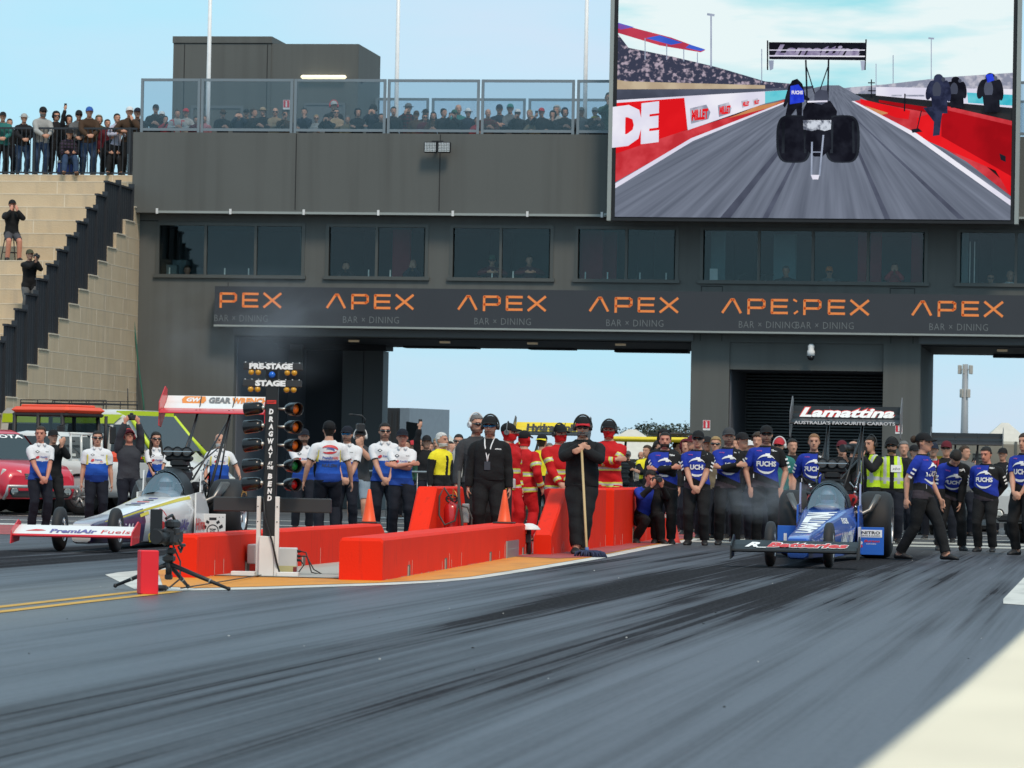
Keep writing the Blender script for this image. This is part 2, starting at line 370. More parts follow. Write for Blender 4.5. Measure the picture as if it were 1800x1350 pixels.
# window openings (photo pixel columns of the glass, mullions inside)
WIN = [((280, 530), (361, 449)), ((578, 747), (662,)), ((796, 967), (880,)), ((1016, 1187), (1101,)), ((1236, 1625), (1334, 1429, 1526)), ((1688, 1880), (1786,))]
xs = [(XB(a, py=445), XB(b, py=445), [XB(q, py=445) for q in m]) for (a, b), m in WIN]
W = MB()
edge = xl
for x0, x1, _ in xs:
    W.bx(edge, x0-.09, YB, YB+.3, zg0-.09, zg1+.08); edge = x1+.09
W.bx(edge, xr, YB, YB+.3, zg0-.09, zg1+.08)
W.bx(xl, xr, YB, YB+.3, zg1+.08, zo)                # above the windows
W.bx(xl, xr, YB, YB+.3, zb, zg0-.09)                # below the windows, behind the sign
x410, x1214, x1280, x1551, x1617 = XB(410, py=700), XB(1213.5, py=700), XB(1280, py=750), XB(1551, py=750), XB(1617, py=700)
W.bx(xl, x410, YB, DEP, 0, zb)                      # left leg
W.bx(x1214, x1280, YB+.001, DEP, 0, zb)             # leg between opening and roller door
W.bx(x1551, x1617, YB+.001, DEP, 0, zb)
W.bx(x1280, x1551, YB+.06, YB+.3, ZB(651, px=1415), zb)   # panel over the roller door
W.bx(XB(2100), xr, YB, DEP, 0, zb)
W.bx(xl, xl+.3, YB+.3, DEP, zb, zo)                 # left flank of the upper floors
bpart('wall', W, GREY)
U = MB(); U.bx(xl+.08, xr, YB-.45, DEP, zo, zo+.12)  # overhanging roof deck, fascia and parapet
U.bx(xl+.08, xr, YB-.45, YB-.2, zo+.12, zt); U.bx(xl+.08, xl+.3, YB-.2, DEP, zo+.12, zt); U.bx(xl+.3, xr, YB-.2, DEP, zo+.12, ROOF)
bpart('parapet', U, GREY)
def seam(*q):
    s = MB(); s.bx(*q); bpart('panel_joint', s, SEAM)
for px in (520, 773, 1228): seam(XB(px, YB-.45, 300)-.012, XB(px, YB-.45, 300)+.012, YB-.453, YB-.45, zo+.1, zt-.02)
seam(xl, XB(276), YB-.004, YB, ZB(388, px=260)-.012, ZB(388, px=260)+.012)
seam(XB(401)-.01, XB(401)+.01, YB-.004, YB, zs1, zg0-.2)
for a, b in ((1233, 1270), (1565, 1608)):
    for q in (a, b): seam(XB(q)-.01, XB(q)+.01, YB-.004, YB, zs1, zg0-.15)
    seam(XB(a), XB(b), YB-.004, YB, zg0-.17, zg0-.15)
for q in (1231, 1269, 1566, 1605): seam(XB(q, py=590)-.008, XB(q, py=590)+.008, YB-.004, YB, zb+.02, zs0-.06)
# beam over the openings and soffit with downlights
B = MB(); B.bx(x410-.02, x1214+.05, YB-.06, YB-.001, zb+.02, zs0-.06); B.bx(x1617-.05, xr, YB-.06, YB-.001, zb+.02, zs0-.06)
bpart('lintel', B, GREY2)
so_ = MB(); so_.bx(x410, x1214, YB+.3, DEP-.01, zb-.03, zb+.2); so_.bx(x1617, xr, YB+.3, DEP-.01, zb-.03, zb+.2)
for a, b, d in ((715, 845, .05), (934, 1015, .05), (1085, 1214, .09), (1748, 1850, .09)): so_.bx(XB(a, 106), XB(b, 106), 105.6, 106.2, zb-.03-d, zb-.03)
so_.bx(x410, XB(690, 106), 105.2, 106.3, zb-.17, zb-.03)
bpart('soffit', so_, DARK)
for px, Y in ((622, 101.5), (782, 101.5), (936, 101.5), (1091, 101.5), (1762, 102)):
    d = MB(); x = XB(px, Y, 603); d.box((x, Y, zb-.055), (.26, .16, .05)); bpart('downlight', d, mat('downlight_lens', (.55, .45, .3), .4, emit=.15))
# passage: left inner wall lining, panel painted dark as shaded gap, far panelled column
pi = MB(); pi.bx(x410+.001, x410+.03, YB+.3, DEP, 0, zb-.03); pi.bx(x410+.03, XB(545, 106.9, 700), 106.6, 106.9, 0, zb-.03)
bpart('passage_lining', pi, INTR)
dd = MB(); dd.bx(XB(545, 106.9, 700), XB(600, 106, 700), 106.3, 106.5, 0, zb-.03); bpart('dark_gap_panel', dd, mat('dark_gap_navy', (.012, .016, .026), .6))
c = MB(); c.bx(XB(600, 106, 750), XB(637, 106, 750)-.01, 106, 106.8, 0, zb-.17); c.bx(XB(637, 106, 750)+.01, XB(671.5, 106, 750), 106, 106.8, 0, zb-.17)
c.bx(XB(637, 106, 750)-.01, XB(637, 106, 750)+.01, 106.03, 106.7, 0, zb-.17, 1); bpart('cladding_column', c, [GREY2, SEAM])
ib = MB(); ib.bx(XB(512, 104, 630), XB(533, 104, 630), 103.8, 104, ZB(650, 104, 520), ZB(606, 104, 520)); ib.bx(XB(520, 104, 630), XB(524, 104, 630), 103.84, 104, ZB(605, 104), zb); bpart('ceiling_speaker', ib, GREY2)
# windows: frame, mullions, panes
GL = glassmat('tinted_glass', (.82, .88, .88), .028, .02)
for (x0, x1, ms) in xs:
    f = MB(); y0, y1 = YB-.02, YB+.1
    f.bx(x0-.09, x1+.09, y0, y1, zg1, zg1+.08); f.bx(x0-.13, x1+.13, YB-.07, y1, zg0-.09, zg0)
    f.bx(x0-.09, x0, y0, y1, zg0, zg1); f.bx(x1, x1+.09, y0, y1, zg0, zg1)
    for q in ms: f.bx(q-.035, q+.035, y0+.003, y1, zg0, zg1)
    fo = bpart('window', f, ALU)
    cuts = [x0]+[q for q in ms]+[x1]
    for a, b_ in zip(cuts, cuts[1:]):
        p = MB(); p.bx(a+.035, b_-.035, YB+.05, YB+.06, zg0, zg1); p.build('pane', GL, fo)
# rooms behind the windows
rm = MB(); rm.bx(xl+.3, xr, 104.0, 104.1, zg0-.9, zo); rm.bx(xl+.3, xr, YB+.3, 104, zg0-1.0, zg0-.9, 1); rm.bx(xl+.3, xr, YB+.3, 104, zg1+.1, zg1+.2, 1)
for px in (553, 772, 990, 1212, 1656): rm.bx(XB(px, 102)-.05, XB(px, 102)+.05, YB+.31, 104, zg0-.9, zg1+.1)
bpart('interior', rm, [mat('room_wall', (.10, .15, .17), .8, vary=.5, scale=.5), mat('room_floor', (.03, .035, .04), .8)])  # patchy teal in the back wall colour imitates reflections in the panes
dr = MB()  # coloured strips added behind the panes to stand in for glass reflections
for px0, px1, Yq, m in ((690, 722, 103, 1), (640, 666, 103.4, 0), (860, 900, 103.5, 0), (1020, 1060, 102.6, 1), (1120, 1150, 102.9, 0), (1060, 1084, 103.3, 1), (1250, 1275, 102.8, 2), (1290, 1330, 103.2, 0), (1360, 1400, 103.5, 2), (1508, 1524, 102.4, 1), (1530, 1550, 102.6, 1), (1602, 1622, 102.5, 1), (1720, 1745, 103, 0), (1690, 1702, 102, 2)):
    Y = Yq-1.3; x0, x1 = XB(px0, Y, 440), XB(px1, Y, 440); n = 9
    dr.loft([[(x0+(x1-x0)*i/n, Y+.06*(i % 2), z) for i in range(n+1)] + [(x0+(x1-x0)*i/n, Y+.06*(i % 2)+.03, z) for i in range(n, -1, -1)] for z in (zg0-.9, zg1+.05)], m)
bpart('reflection_strip', dr, [mat('dark_reflection', (.012, .018, .025), .9), mat('maroon_reflection', (.42, .05, .07), .9), mat('teal_reflection', (.22, .38, .42), .9)])
fu = MB()   # desks, screens and boxes standing inside the glass
fu.bx(XB(282), XB(300), 100.6, 100.9, zg0-.9, zg0+.28, 0); fu.bx(XB(288), XB(312), 100.9, 101.3, zg0-.9, zg0+.42, 0)
for px in (298, 395, 437, 648, 686, 865, 902, 1029, 1068, 1125, 1171): fu.box((XB(px, 100.5, 480), 100.5, zg0+.1), (.03, .03, .2), 1)
for px in (1298, 1330, 1345): fu.tube([(XB(px, 100.6, 480), 100.6, zg0-.2), (XB(px, 100.6, 480)+.02, 100.6, zg0+.15), (XB(px+8, 100.6, 480)+.1, 100.6, zg0+.2)], .025, 6, 2)
fu.bx(XB(1244), XB(1258), 100.45, 100.47, zg0+.02, zg0+.32, 1)
for px in (1703, 1711): fu.bx(XB(px)-.012, XB(px)+.012, 100.5, 100.53, zg0-.2, zg1-.2, 1)
bpart('window_desk_item', fu, [mat('grey_cabinet', (.12, .16, .17)), mat('white_plastic', (.72, .74, .74), .5), mat('black_plastic', (.015, .015, .017), .5)])
# roller door
rd = MB(); z1 = ZB(651, px=1415); x0, x1 = XB(1315, 105, 750), XB(1551.5, 105, 750)+.4; n = 46
for i in range(n):
    a, b_ = z1*i/n, z1*(i+1)/n
    rd.add([(x0, 104.5, a), (x1, 104.5, a), (x1, 104.42, a+.02), (x0, 104.42, a+.02), (x1, 104.42, b_-.025), (x0, 104.42, b_-.025), (x1, 104.5, b_), (x0, 104.5, b_)], [(0, 1, 2, 3), (3, 2, 4, 5), (5, 4, 6, 7)])
rd.bx(x0-.1, x0, 104.3, 104.6, 0, z1, 1)
bpart('roller_door', rd, [mat('roller_slat_grey', (.075, .085, .09), .4, metal=.3), mat('door_track', (.1, .105, .11))])
ri = MB(); ri.bx(x1280-.001, x1280+.03, YB+.3, 104.4, 0, zb); ri.bx(x1280, x1551, 104.6, 104.7, 0, zb); ri.bx(x1280+.03, x0-.1, 104.45, 104.55, 0, zb); ri.bx(x1280, x1551, YB+.3, 104.6, z1+.02, z1+.1)
bpart('recess_lining', ri, INTR)
# led strip with clips under the overhang, and ledge under the screen
lp = MB(); za = zo+.02
lp.bx(XB(275, YB-.5, 380), XB(1071, YB-.5, 380), YB-.5, YB-.45, za-.03, za+.03); lp.bx(XB(1066, 99.4, 380), xr, 98.9, YB-.45, za-.035, za+.02)
for px in (276, 405, 534, 665, 796, 927, 1058): lp.bx(XB(px, YB-.5, 380)-.03, XB(px, YB-.5, 380)+.03, YB-.53, YB-.5, za-.05, za+.09, 1)
bpart('ledge_strip', lp, [LIGHTG, mat('clip_white', (.7, .7, .7))])
for px in (1140, 1371, 1487, 1717):
    q = MB(); q.box((XB(px, 99.7, 395), 99.7, zo-.03), (.28, .2, .05)); bpart('soffit_lamp', q, LIGHTG)
# ---------------------------------------------------------------- rooftop plant room
prm = thing('rooftop_plant_room', 'windowless dark grey plant room standing on the flat roof', 'building', (XB(467, 104.2, 150), 105, ROOF)); po = Vector(prm.location)
Yp = 104.2
def ppart(name, mb, mats):
    o = mb.build(name, mats, prm); o.matrix_parent_inverse = Matrix.Translation(-po); return o
a = MB(); xa, xb_, xc = XB(303.5, Yp, 150), XB(475.5, Yp, 150), XB(629, Yp, 150)
za1, za2 = P(390, 64, Yp).z, P(550, 77, Yp).z
a.bx(xa, xb_, Yp, 106.6, ROOF, za1-.2); a.bx(xb_, xc, Yp+.03, 107.4, ROOF, za2); a.bx(xa-.02, xb_+.02, Yp-.03, 106.7, za1-.18, za1)
ppart('wall', a, GREY)
j = MB()
for px in (316, 462): j.bx(XB(px, Yp)-.012, XB(px, Yp)+.012, Yp-.003, Yp, ROOF, za1-.22)
j.bx(xa, xb_, Yp-.003, Yp, za1-.2, za1-.185); ppart('panel_joint', j, SEAM)
d = MB(); xd0, xd1 = XB(538, Yp, 200), XB(603, Yp, 200); zd = P(570, 185, Yp).z
d.bx(xd0, xd1, Yp-.01, Yp+.03, ROOF, zd); d.bx(xd0-.06, xd1+.06, Yp-.03, Yp+.03, zd, zd+.06); d.bx(xd0-.06, xd0, Yp-.03, Yp+.03, ROOF, zd); d.bx(xd1, xd1+.06, Yp-.03, Yp+.03, ROOF, zd)
ppart('door', d, GREY2)
d = MB(); xd0, xd1 = XB(335, Yp, 200), XB(428, Yp, 200); d.bx(xd0, xd1, Yp-.02, Yp+.03, zd-.1, zd-.02); d.bx(xd0, xd0+.08, Yp-.02, Yp+.03, ROOF, zd-.1); d.bx(xd1-.08, xd1, Yp-.02, Yp+.03, ROOF, zd-.1); ppart('door_frame', d, GREY2)
l = MB(); l.rbox(((XB(530, Yp, 136)+XB(610, Yp, 136))/2, Yp-.09, P(570, 136, Yp).z), (XB(610, Yp)-XB(530, Yp), .14, .1), .04)
ppart('strip_light', l, mat('warm_strip_light', (.9, .85, .7), .4, vary=0, emit=1.1, ecol=lin('#fff1c9')))
c = MB(); c.rbox((XB(636, 105, 146), Yp-.1+.6, P(636, 146, 105).z), (.14, .2, .1), .03); ppart('wall_camera', c, DARK)
# ---------------------------------------------------------------- glass balustrades
BAL = glassmat('balustrade_glass', (.78, .82, .85), .05, .05)
def balustrade(name, label, Y, panels, z0, z1):
    t = thing(name, label, 'balustrade', (XB(panels[0][0], Y, 200), Y, z0)); o0 = Vector(t.location)
    for a, b_ in panels:
        x0, x1 = XB(a, Y, 190), XB(b_, Y, 190); f = MB()
        f.bx(x0, x0+.07, Y-.03, Y+.03, z0, z1); f.bx(x1-.07, x1, Y-.03, Y+.03, z0, z1); f.bx(x0+.07, x1-.07, Y-.025, Y+.025, z1-.07, z1); f.bx(x0+.07, x1-.07, Y-.025, Y+.025, z0+.05, z0+.12)
        fo = f.build('panel_frame', STEELG, t); fo.matrix_parent_inverse = Matrix.Translation(-o0)
        p = MB(); p.bx(x0+.07, x1-.07, Y-.006, Y+.006, z0+.12, z1-.07); p.build('glass_pane', BAL, fo)
    return t
zb1 = P(900, 140, YB-.3).z
balustrade('glass_balustrade', 'tall steel framed glass balustrade along the front edge of the roof', YB-.3,
    [(247.5, 352), (353.5, 515), (517, 678.5), (681, 843), (846, 1010), (1014, 1177), (1181, 1343), (1347, 1510), (1514, 1676), (1680, 1843)], zt, zb1)
zb2 = P(900, 173, DEP-.3).z
balustrade('glass_balustrade', 'lower frosted glass balustrade along the back of the roof', DEP-.3,
    [(660, 754), (759, 924), (929, 1094), (1099, 1264), (1269, 1434), (1439, 1604), (1609, 1774), (1779, 1944)], ROOF, zb2)
# ---------------------------------------------------------------- flagpoles on the roof
for px, pz, lab in ((367, 232, 'white flagpole in front of the rooftop plant room'), (698, 235, 'white flagpole rising beside the right end of the plant room'), (1029.5, 237, 'white flagpole next to the big screen')):
    Y = YB+.6; x = XB(px, Y, 120); t = thing('flagpole', lab, 'flagpole', (x, Y, ROOF), 0, 'white flagpoles along the roof edge')
    p = MB(); p.tube([(0, 0, 0), (0, 0, 1.6), (0, 0, 6.4)], [.062, .058, .045], 12); p.build('pole', mat('white_pole_paint', (.8, .8, .8), .4), t)
    p = MB(); p.lathe([(0, .15), (.03, .15), (.05, .08), (.12, .075)], n=12); p.build('base_flange', LIGHTG, t)
    p = MB(); p.ball((0, 0, 6.45), .07); p.build('finial', LIGHTG, t)
# ---------------------------------------------------------------- floodlight on the parapet
Yf = YB-.75; x, z = XB(769, Yf, 260), P(769, 259, Yf).z
t = thing('floodlight', 'twin panel led floodlight mounted on the grey parapet', 'floodlight', (x, Yf, z))
for s in (-1, 1):
    h = MB(); h.rbox((s*.18, 0, 0), (.335, .1, .28), .02); q = h.build('lamp_head', mat('black_metal', (.02, .02, .022), .5, metal=.4), t)
    h = MB()
    for i in range(7):
        for k in range(6): h.box((s*.18-.126+.042*i, -.052, -.1+.04*k), (.03, .012, .028))
    h.build('led_lens', mat('led_lens', (.62, .66, .68), .25), q)
h = MB(); h.box((0, .17, .12), (.06, .3, .05)); h.box((0, .0, .155), (.3, .05, .03)); h.box((0, -.06, 0), (.055, .03, .2)); h.build('bracket', mat('black_metal', 0), t)
# ---------------------------------------------------------------- banner sign
ORL = mat('sign_orange_letters', (.80, .235, .055), .5, vary=0, emit=.12, ecol=lin('#f0843c')); GRL = mat('sign_grey_letters', (.15, .165, .17), .5, vary=0, emit=.03, ecol=(.2, .2, .2))
Ys = YB-.55; sg = thing('banner_sign', 'long charcoal banner sign with orange APEX lettering repeated along the facade', 'sign', (XB(377, Ys, 540), Ys, zs0)); s0 = Vector(sg.location)
def spart(name, mb, mats):
    o = mb.build(name, mats, sg); o.matrix_parent_inverse = Matrix.Translation(-s0); return o
sb = MB(); sb.bx(XB(377, Ys, 540), xr, Ys, YB-.003, zs0, zs1); spart('board', sb, mat('sign_charcoal', (.034, .037, .045), .5, vary=.12, scale=.8))
sb = MB(); sb.bx(XB(377, Ys, 540)-.01, xr, Ys-.02, YB-.003, zs0-.05, zs0-.002); spart('bottom_trim', sb, LIGHTG)
def stroke(mb, pts, w, Y, m=0):     # a letter stroke: flat bar following (x, z) points
    for (xa, z_a), (xb2, zb3) in zip(pts, pts[1:]):
        d = Vector((xb2-xa, zb3-z_a)).normalized(); n = Vector((-d.y, d.x))*w/2; e = d*(w*.25)
        q = [(xa-e.x+n.x, z_a-e.y+n.y), (xb2+e.x+n.x, zb3+e.y+n.y), (xb2+e.x-n.x, zb3+e.y-n.y), (xa-e.x-n.x, z_a-e.y-n.y)]
        mb.add([(a_, Y, b_) for a_, b_ in q], [(0, 1, 2, 3)] , m); mb.f[-1] = mb.f[-1][::-1]
def apex(px0, letters, mb, Y):
    zc = P(px0+80, 543.2+.0125*(px0+80-650), Ys).z; h = .385; k = .01452
    x0 = XB(px0, Ys, 530)
    def T(ch, off):
        o_ = x0+off*k; Z = lambda q: zc+q*h
        wl = .062
        if ch == 'A': stroke(mb, [(o_+.05, Z(.07)), (o_+.27, Z(.93)), (o_+.33, Z(.93)), (o_+.51, Z(.07))], wl, Y)
        if ch == 'P': stroke(mb, [(o_+.03, Z(0)), (o_+.03, Z(.92)), (o_+.38, Z(.92)), (o_+.43, Z(.82)), (o_+.43, Z(.5)), (o_+.38, Z(.4)), (o_+.03, Z(.4))], wl, Y)
        if ch == 'E': stroke(mb, [(o_+.42, Z(.92)), (o_+.03, Z(.92)), (o_+.03, Z(.08)), (o_+.42, Z(.08))], wl, Y); stroke(mb, [(o_+.03, Z(.5)), (o_+.4, Z(.5))], wl, Y-.001)
        if ch == 'X': stroke(mb, [(o_+.03, Z(.04)), (o_+.47, Z(.96))], wl, Y); stroke(mb, [(o_+.03, Z(.96)), (o_+.47, Z(.04))], wl, Y-.001)
        if ch == 'x': stroke(mb, [(o_+.05, Z(.05)), (o_+.13, Z(.2))], wl*.8, Y); stroke(mb, [(o_+.03, Z(.96)), (o_+.1, Z(.86))], wl*.8, Y)
    for ch, off in letters: T(ch, off)
A0, P0, E0, X0 = 0, 47, 88, 126
_ap = apex
def apex(px0, letters, mb, Y):
    m_ = MB(); _ap(px0, letters, m_, Y); spart('orange_lettering', m_, ORL)
lt = None
apex(341, [('P', P0), ('E', E0), ('X', X0)], lt, Ys-.004)
for px in (572, 803, 1034): apex(px, [('A', A0), ('P', P0), ('E', E0), ('X', X0)], lt, Ys-.004)
apex(1267, [('A', A0), ('P', P0), ('E', E0), ('x', X0)], lt, Ys-.004)
apex(1369, [('P', 43), ('E', 86), ('X', 124)], lt, Ys-.004); apex(1601, [('A', A0), ('P', P0), ('E', E0), ('X', X0)], lt, Ys-.004); apex(1832, [('A', A0), ('P', P0), ('E', E0), ('X', X0)], lt, Ys-.004)
for px, s, wpx in ((377, 'BAR × DINING', 97), (603, 'BAR × DINING', 101), (834, 'BAR × DINING', 101), (1066, 'BAR × DINING', 101), (1299, 'BAR × DININC', 101), (1399, 'BAR × DINING', 101), (1634, 'BAR × DINING', 101), (1865, 'BAR × DINING', 101)):
    z = P(px, 561.5+.0125*(px-603)+6, Ys).z
    lt = MB(); put_text(lt, s, (XB(px, Ys, 560), Ys-.004-.001*(px == 1399), z), EXv, EZv, .185, wpx*.01452, bold=-.012, spacing=1.1); spart('small_lettering', lt, GRL)
# ---------------------------------------------------------------- extinguisher signs
def ext_sign(px, py, Y, h, lab, parent=None):
    x, z = XB(px, Y, py), P(px, py, Y).z; w_ = h*.72
    t = thing('extinguisher_sign', lab, 'sign', (x, Y, z), 0, 'red and white fire extinguisher signs')
    b = MB(); b.bx(-w_/2, w_/2, -.008, 0, -h/2, h/2); b.build('plate', mat('sign_white', (.75, .74, .74), .4), t)
    b = MB(); b.bx(-w_*.44, w_*.44, -.012, -.008, -h*.3, h*.46); b.build('red_panel', mat('sign_red', (.62, .03, .05), .4), t)
    b = MB(); b.bx(-w_*.11, w_*.11, -.016, -.012, -h*.24, h*.2); b.bx(-w_*.06, w_*.06, -.016, -.012, h*.2, h*.3); b.bx(-w_*.2, w_*.12, -.016, -.012, h*.3, h*.37); b.build('pictogram', mat('sign_white', 0), t)
ext_sign(503.5, 184, Yp-.02, .26, 'red fire extinguisher sign on the rooftop plant room wall')
ext_sign(1242, 747.5, YB-.002, .26, 'red fire extinguisher sign on the pillar left of the roller door')
ext_sign(1580, 754, YB-.002, .25, 'red fire extinguisher sign right of the roller door, behind the black wing')
# ---------------------------------------------------------------- security camera
Yc = YB-.3; x, z = XB(1425.5, Yc, 620), P(1425.5, 606, Yc).z
t = thing('security_camera', 'white dome security camera hanging over the roller door', 'camera', (x, Yc, z))
b = MB(); b.rbox((0, .15, -.03), (.14, .4, .1), .03); b.lathe([(0, .07), (-.05, .085), (-.12, .075), (-.17, .1), (-.28, .1)][::-1], n=16); b.build('housing', mat('gloss_white', (.8, .8, .8), .3), t)
b = MB(); b.lathe([(-.40, .02), (-.385, .06), (-.34, .088), (-.28, .094)], n=16); b.build('dome_lens', mat('black_gloss', (.01, .01, .012), .1), t)
# green hose down the corner of the building
h = MB(); h.tube([P(219, 408, 99.3), P(228, 440, 99.5), P(230, 500, 99.6), P(236, 570, 99.7), P(243, 640, 99.8), P(252, 706, 99.8), P(256, 760, 99.8)], .022, 8)
tag(h.build('green_hose', mat('green_hose', (.03, .14, .10), .5)), 'green hose hanging down the left corner of the grey building', 'hose')
# ================================================================ big screen: a flat picture on a real panel
YS = 98.6
scr = thing('big_screen', 'huge outdoor video screen showing a dragster from behind on the strip', 'screen', (XB(1430, YS, 385), YS, P(1430, 386, YS).z)); sc0 = Vector(scr.location)
def scpart(name, mb, mats, parent=None):
    o = mb.build(name, mats, parent or scr)
    if parent is None: o.matrix_parent_inverse = Matrix.Translation(-sc0)
    return o
def sxz(px, py): p = P(px, py, YS); return p.x, p.z
sx0, sx1, sz0, sz1 = XB(1084, YS, 200), XB(1779, YS, 200), P(1430, 384, YS).z, P(1430, -9, YS).z
f = MB(); f.bx(sx0-.17, sx1+.17, YS+.05, YS+.5, sz0-.02, sz1+.1); scpart('cabinet', f, mat('black_metal', 0))
f = MB(); f.bx(sx0-.2, sx0-.1, YS-.05, YS+.45, sz0-.1, sz1+.2); f.bx(sx1+.1, sx1+.2, YS-.05, YS+.45, sz0-.1, sz1+.2); f.bx(sx0-.1, sx1+.1, YS-.04, YS+.05, sz0-.1, sz0-.03, 1)
f.bx(sx0-.1, sx0-.003, YS, YS+.05, sz0-.03, sz1+.1, 1); f.bx(sx1+.003, sx1+.1, YS, YS+.05, sz0-.03, sz1+.1, 1)
scpart('frame', f, [LIGHTG, mat('black_metal', 0)])
f = MB()
for px in (1200, 1430, 1660): f.bx(XB(px, 99)-.15, XB(px, 99)+.15, YS+.5, YB-.45, sz0+.3, sz0+.6); f.bx(XB(px, 99)-.15, XB(px, 99)+.15, YS+.5, YB-.45, sz0+1.2, zt-.1)
scpart('mounting_bracket', f, GREY2)
def em(key, c, c2=None, scale=(30, 30, 30), lo=.4, hi=.6, rot=0):
    """light emitted by the screen's picture; c2 mixes in a second colour by noise"""
    if key in MATS: return MATS[key]
    m = bpy.data.materials.new(key); m.use_nodes = True; nt = m.node_tree; nt.nodes.clear(); L = nt.links
    o = node(nt, 'ShaderNodeOutputMaterial'); e = node(nt, 'ShaderNodeEmission'); L.new(e.outputs[0], o.inputs[0]); e.inputs[1].default_value = .95/(2**EXPO)
    e.inputs[0].default_value = (*lin(c), 1)
    tc = node(nt, 'ShaderNodeTexCoord'); mp = node(nt, 'ShaderNodeMapping'); mp.inputs['Scale'].default_value = scale; mp.inputs['Rotation'].default_value = (0, rot, 0)
    n = node(nt, 'ShaderNodeTexNoise'); n.inputs['Scale'].default_value = 1; n.inputs['Detail'].default_value = 5
    r = node(nt, 'ShaderNodeMapRange'); r.inputs[1].default_value = lo; r.inputs[2].default_value = hi
    x = node(nt, 'ShaderNodeMix', data_type='RGBA'); x.inputs[6].default_value = (*lin(c), 1); x.inputs[7].default_value = (*lin(c2 or c), 1)
    L.new(tc.outputs['Object'], mp.inputs[0]); L.new(mp.outputs[0], n.inputs['Vector']); L.new(n.outputs['Fac'], r.inputs[0]); L.new(r.outputs[0], x.inputs[0]); L.new(x.outputs[2], e.inputs[0])
    MATS[key] = m; return m
PIC = ['deepblue', 'sky', 'stand', 'track', 'red', 'redpaint', 'white', 'black', 'tyre', 'blue', 'grey', 'dirt', 'redshade', 'canopy_red', 'canopy_blue', 'orange', 'teal', 'purple', 'crowdfar', 'skin', 'streak', 'milletgrey', 'wheelshine']
SM = [em('pic_deepblue', '#22263c', '#343a55', (5, 1, 5)), em('pic_sky', '#eefcfd', '#93e4f0', (.28, 1, 1.5), .46, .8), em('pic_stand', '#3c4054', '#b5a6b4', (9, 1, 10), .5, .64), em('pic_track', '#7f8798', '#565d6c', (.6, 1, .6), .25, .76),
      em('pic_red', '#ee1f26', '#e01820', (1, 1, 1)), em('pic_redpaint', '#d8474f', '#c23038', (2, 1, 2)), em('pic_white', '#f2f1fb', '#e0def0', (1, 1, 1)), em('pic_black', '#15161f', '#22242e', (3, 1, 3)),
      em('pic_tyre', '#14171e', '#2b3038', (1.5, 1, 1)), em('pic_blue', '#1b2fc0', '#2f49dd', (4, 1, 4)), em('pic_grey', '#aab4c8', '#8f9ab0', (1, 1, 1)), em('pic_dirt', '#c9b89c', '#b8a58b', (2, 1, 2)),
      em('pic_redshade', '#b3121c', '#9c0f18', (1, 1, 1)), em('pic_canopy_red', '#d0475a', '#b83a52', (1, 1, 1)), em('pic_canopy_blue', '#4a6fe0', '#3b5cc8', (1, 1, 1)), em('pic_orange', '#d99a6a', '#c98858', (2, 1, 2)),
      em('pic_teal', '#39b6cb', '#6fd0dc', (2, 1, 2)), em('pic_purple', '#7d7396', '#a9a2bc', (4, 1, 4)), em('pic_crowdfar', '#8d92a6', '#c0bfcb', (6, 1, 6), .45, .6), em('pic_skin', '#8c5a4a'), em('pic_streak', '#454a5a', '#5a6072', (.8, 1, .8)), em('pic_milletgrey', '#8f93a6', '#c9cbd8', (3, 1, 3)), em('pic_wheelshine', '#cfd6e2', '#5a6070', (9, 1, 9))]
ix = {n: i for i, n in enumerate(PIC)}
def em_track():
    m = MATS['pic_track']; nt = m.node_tree; L = nt.links; mp = [n for n in nt.nodes if n.type == 'MAPPING'][0]; tc = [n for n in nt.nodes if n.type == 'TEX_COORD'][0]
    sp = node(nt, 'ShaderNodeSeparateXYZ'); L.new(tc.outputs['Object'], sp.inputs[0]); vx, vz = P(1458, 140, YS).x, P(1458, 140, YS).z
    dx = node(nt, 'ShaderNodeMath', operation='SUBTRACT'); L.new(sp.outputs[0], dx.inputs[0]); dx.inputs[1].default_value = vx
    dz = node(nt, 'ShaderNodeMath', operation='SUBTRACT'); dz.inputs[0].default_value = vz; L.new(sp.outputs[2], dz.inputs[1])
    q = node(nt, 'ShaderNodeMath', operation='DIVIDE'); L.new(dx.outputs[0], q.inputs[0]); L.new(dz.outputs[0], q.inputs[1])
    lg = node(nt, 'ShaderNodeMath', operation='POWER'); L.new(dz.outputs[0], lg.inputs[0]); lg.inputs[1].default_value = -.5
    cb = node(nt, 'ShaderNodeCombineXYZ'); L.new(q.outputs[0], cb.inputs[0]); L.new(lg.outputs[0], cb.inputs[1]); L.new(cb.outputs[0], mp.inputs[0]); mp.inputs['Scale'].default_value = (12, 3.2, 1); mp.inputs['Rotation'].default_value = (0, 0, 0)
em_track()
dsp = MB(); layer = [0]
def scp(pts, m, new=True):
    if new: layer[0] += 1
    Y = YS - .0015*layer[0]
    q = []
    for px, py in pts:
        x, z = sxz(px, py); q.append((max(sx0, min(sx1, x)), Y, max(sz0, min(sz1, z))))
    a = sum(q[i][0]*q[(i+1) % len(q)][2]-q[(i+1) % len(q)][0]*q[i][2] for i in range(len(q)))
    dsp.poly(q if a > 0 else q[::-1], ix[m])
def scl(a, b, w, m): # thin bar
    (x0, y0), (x1, y1) = a, b; d = math.hypot(x1-x0, y1-y0); nx, ny = -(y1-y0)/d*w/2, (x1-x0)/d*w/2
    scp([(x0+nx, y0+ny), (x1+nx, y1+ny), (x1-nx, y1-ny), (x0-nx, y0-ny)], m, False)
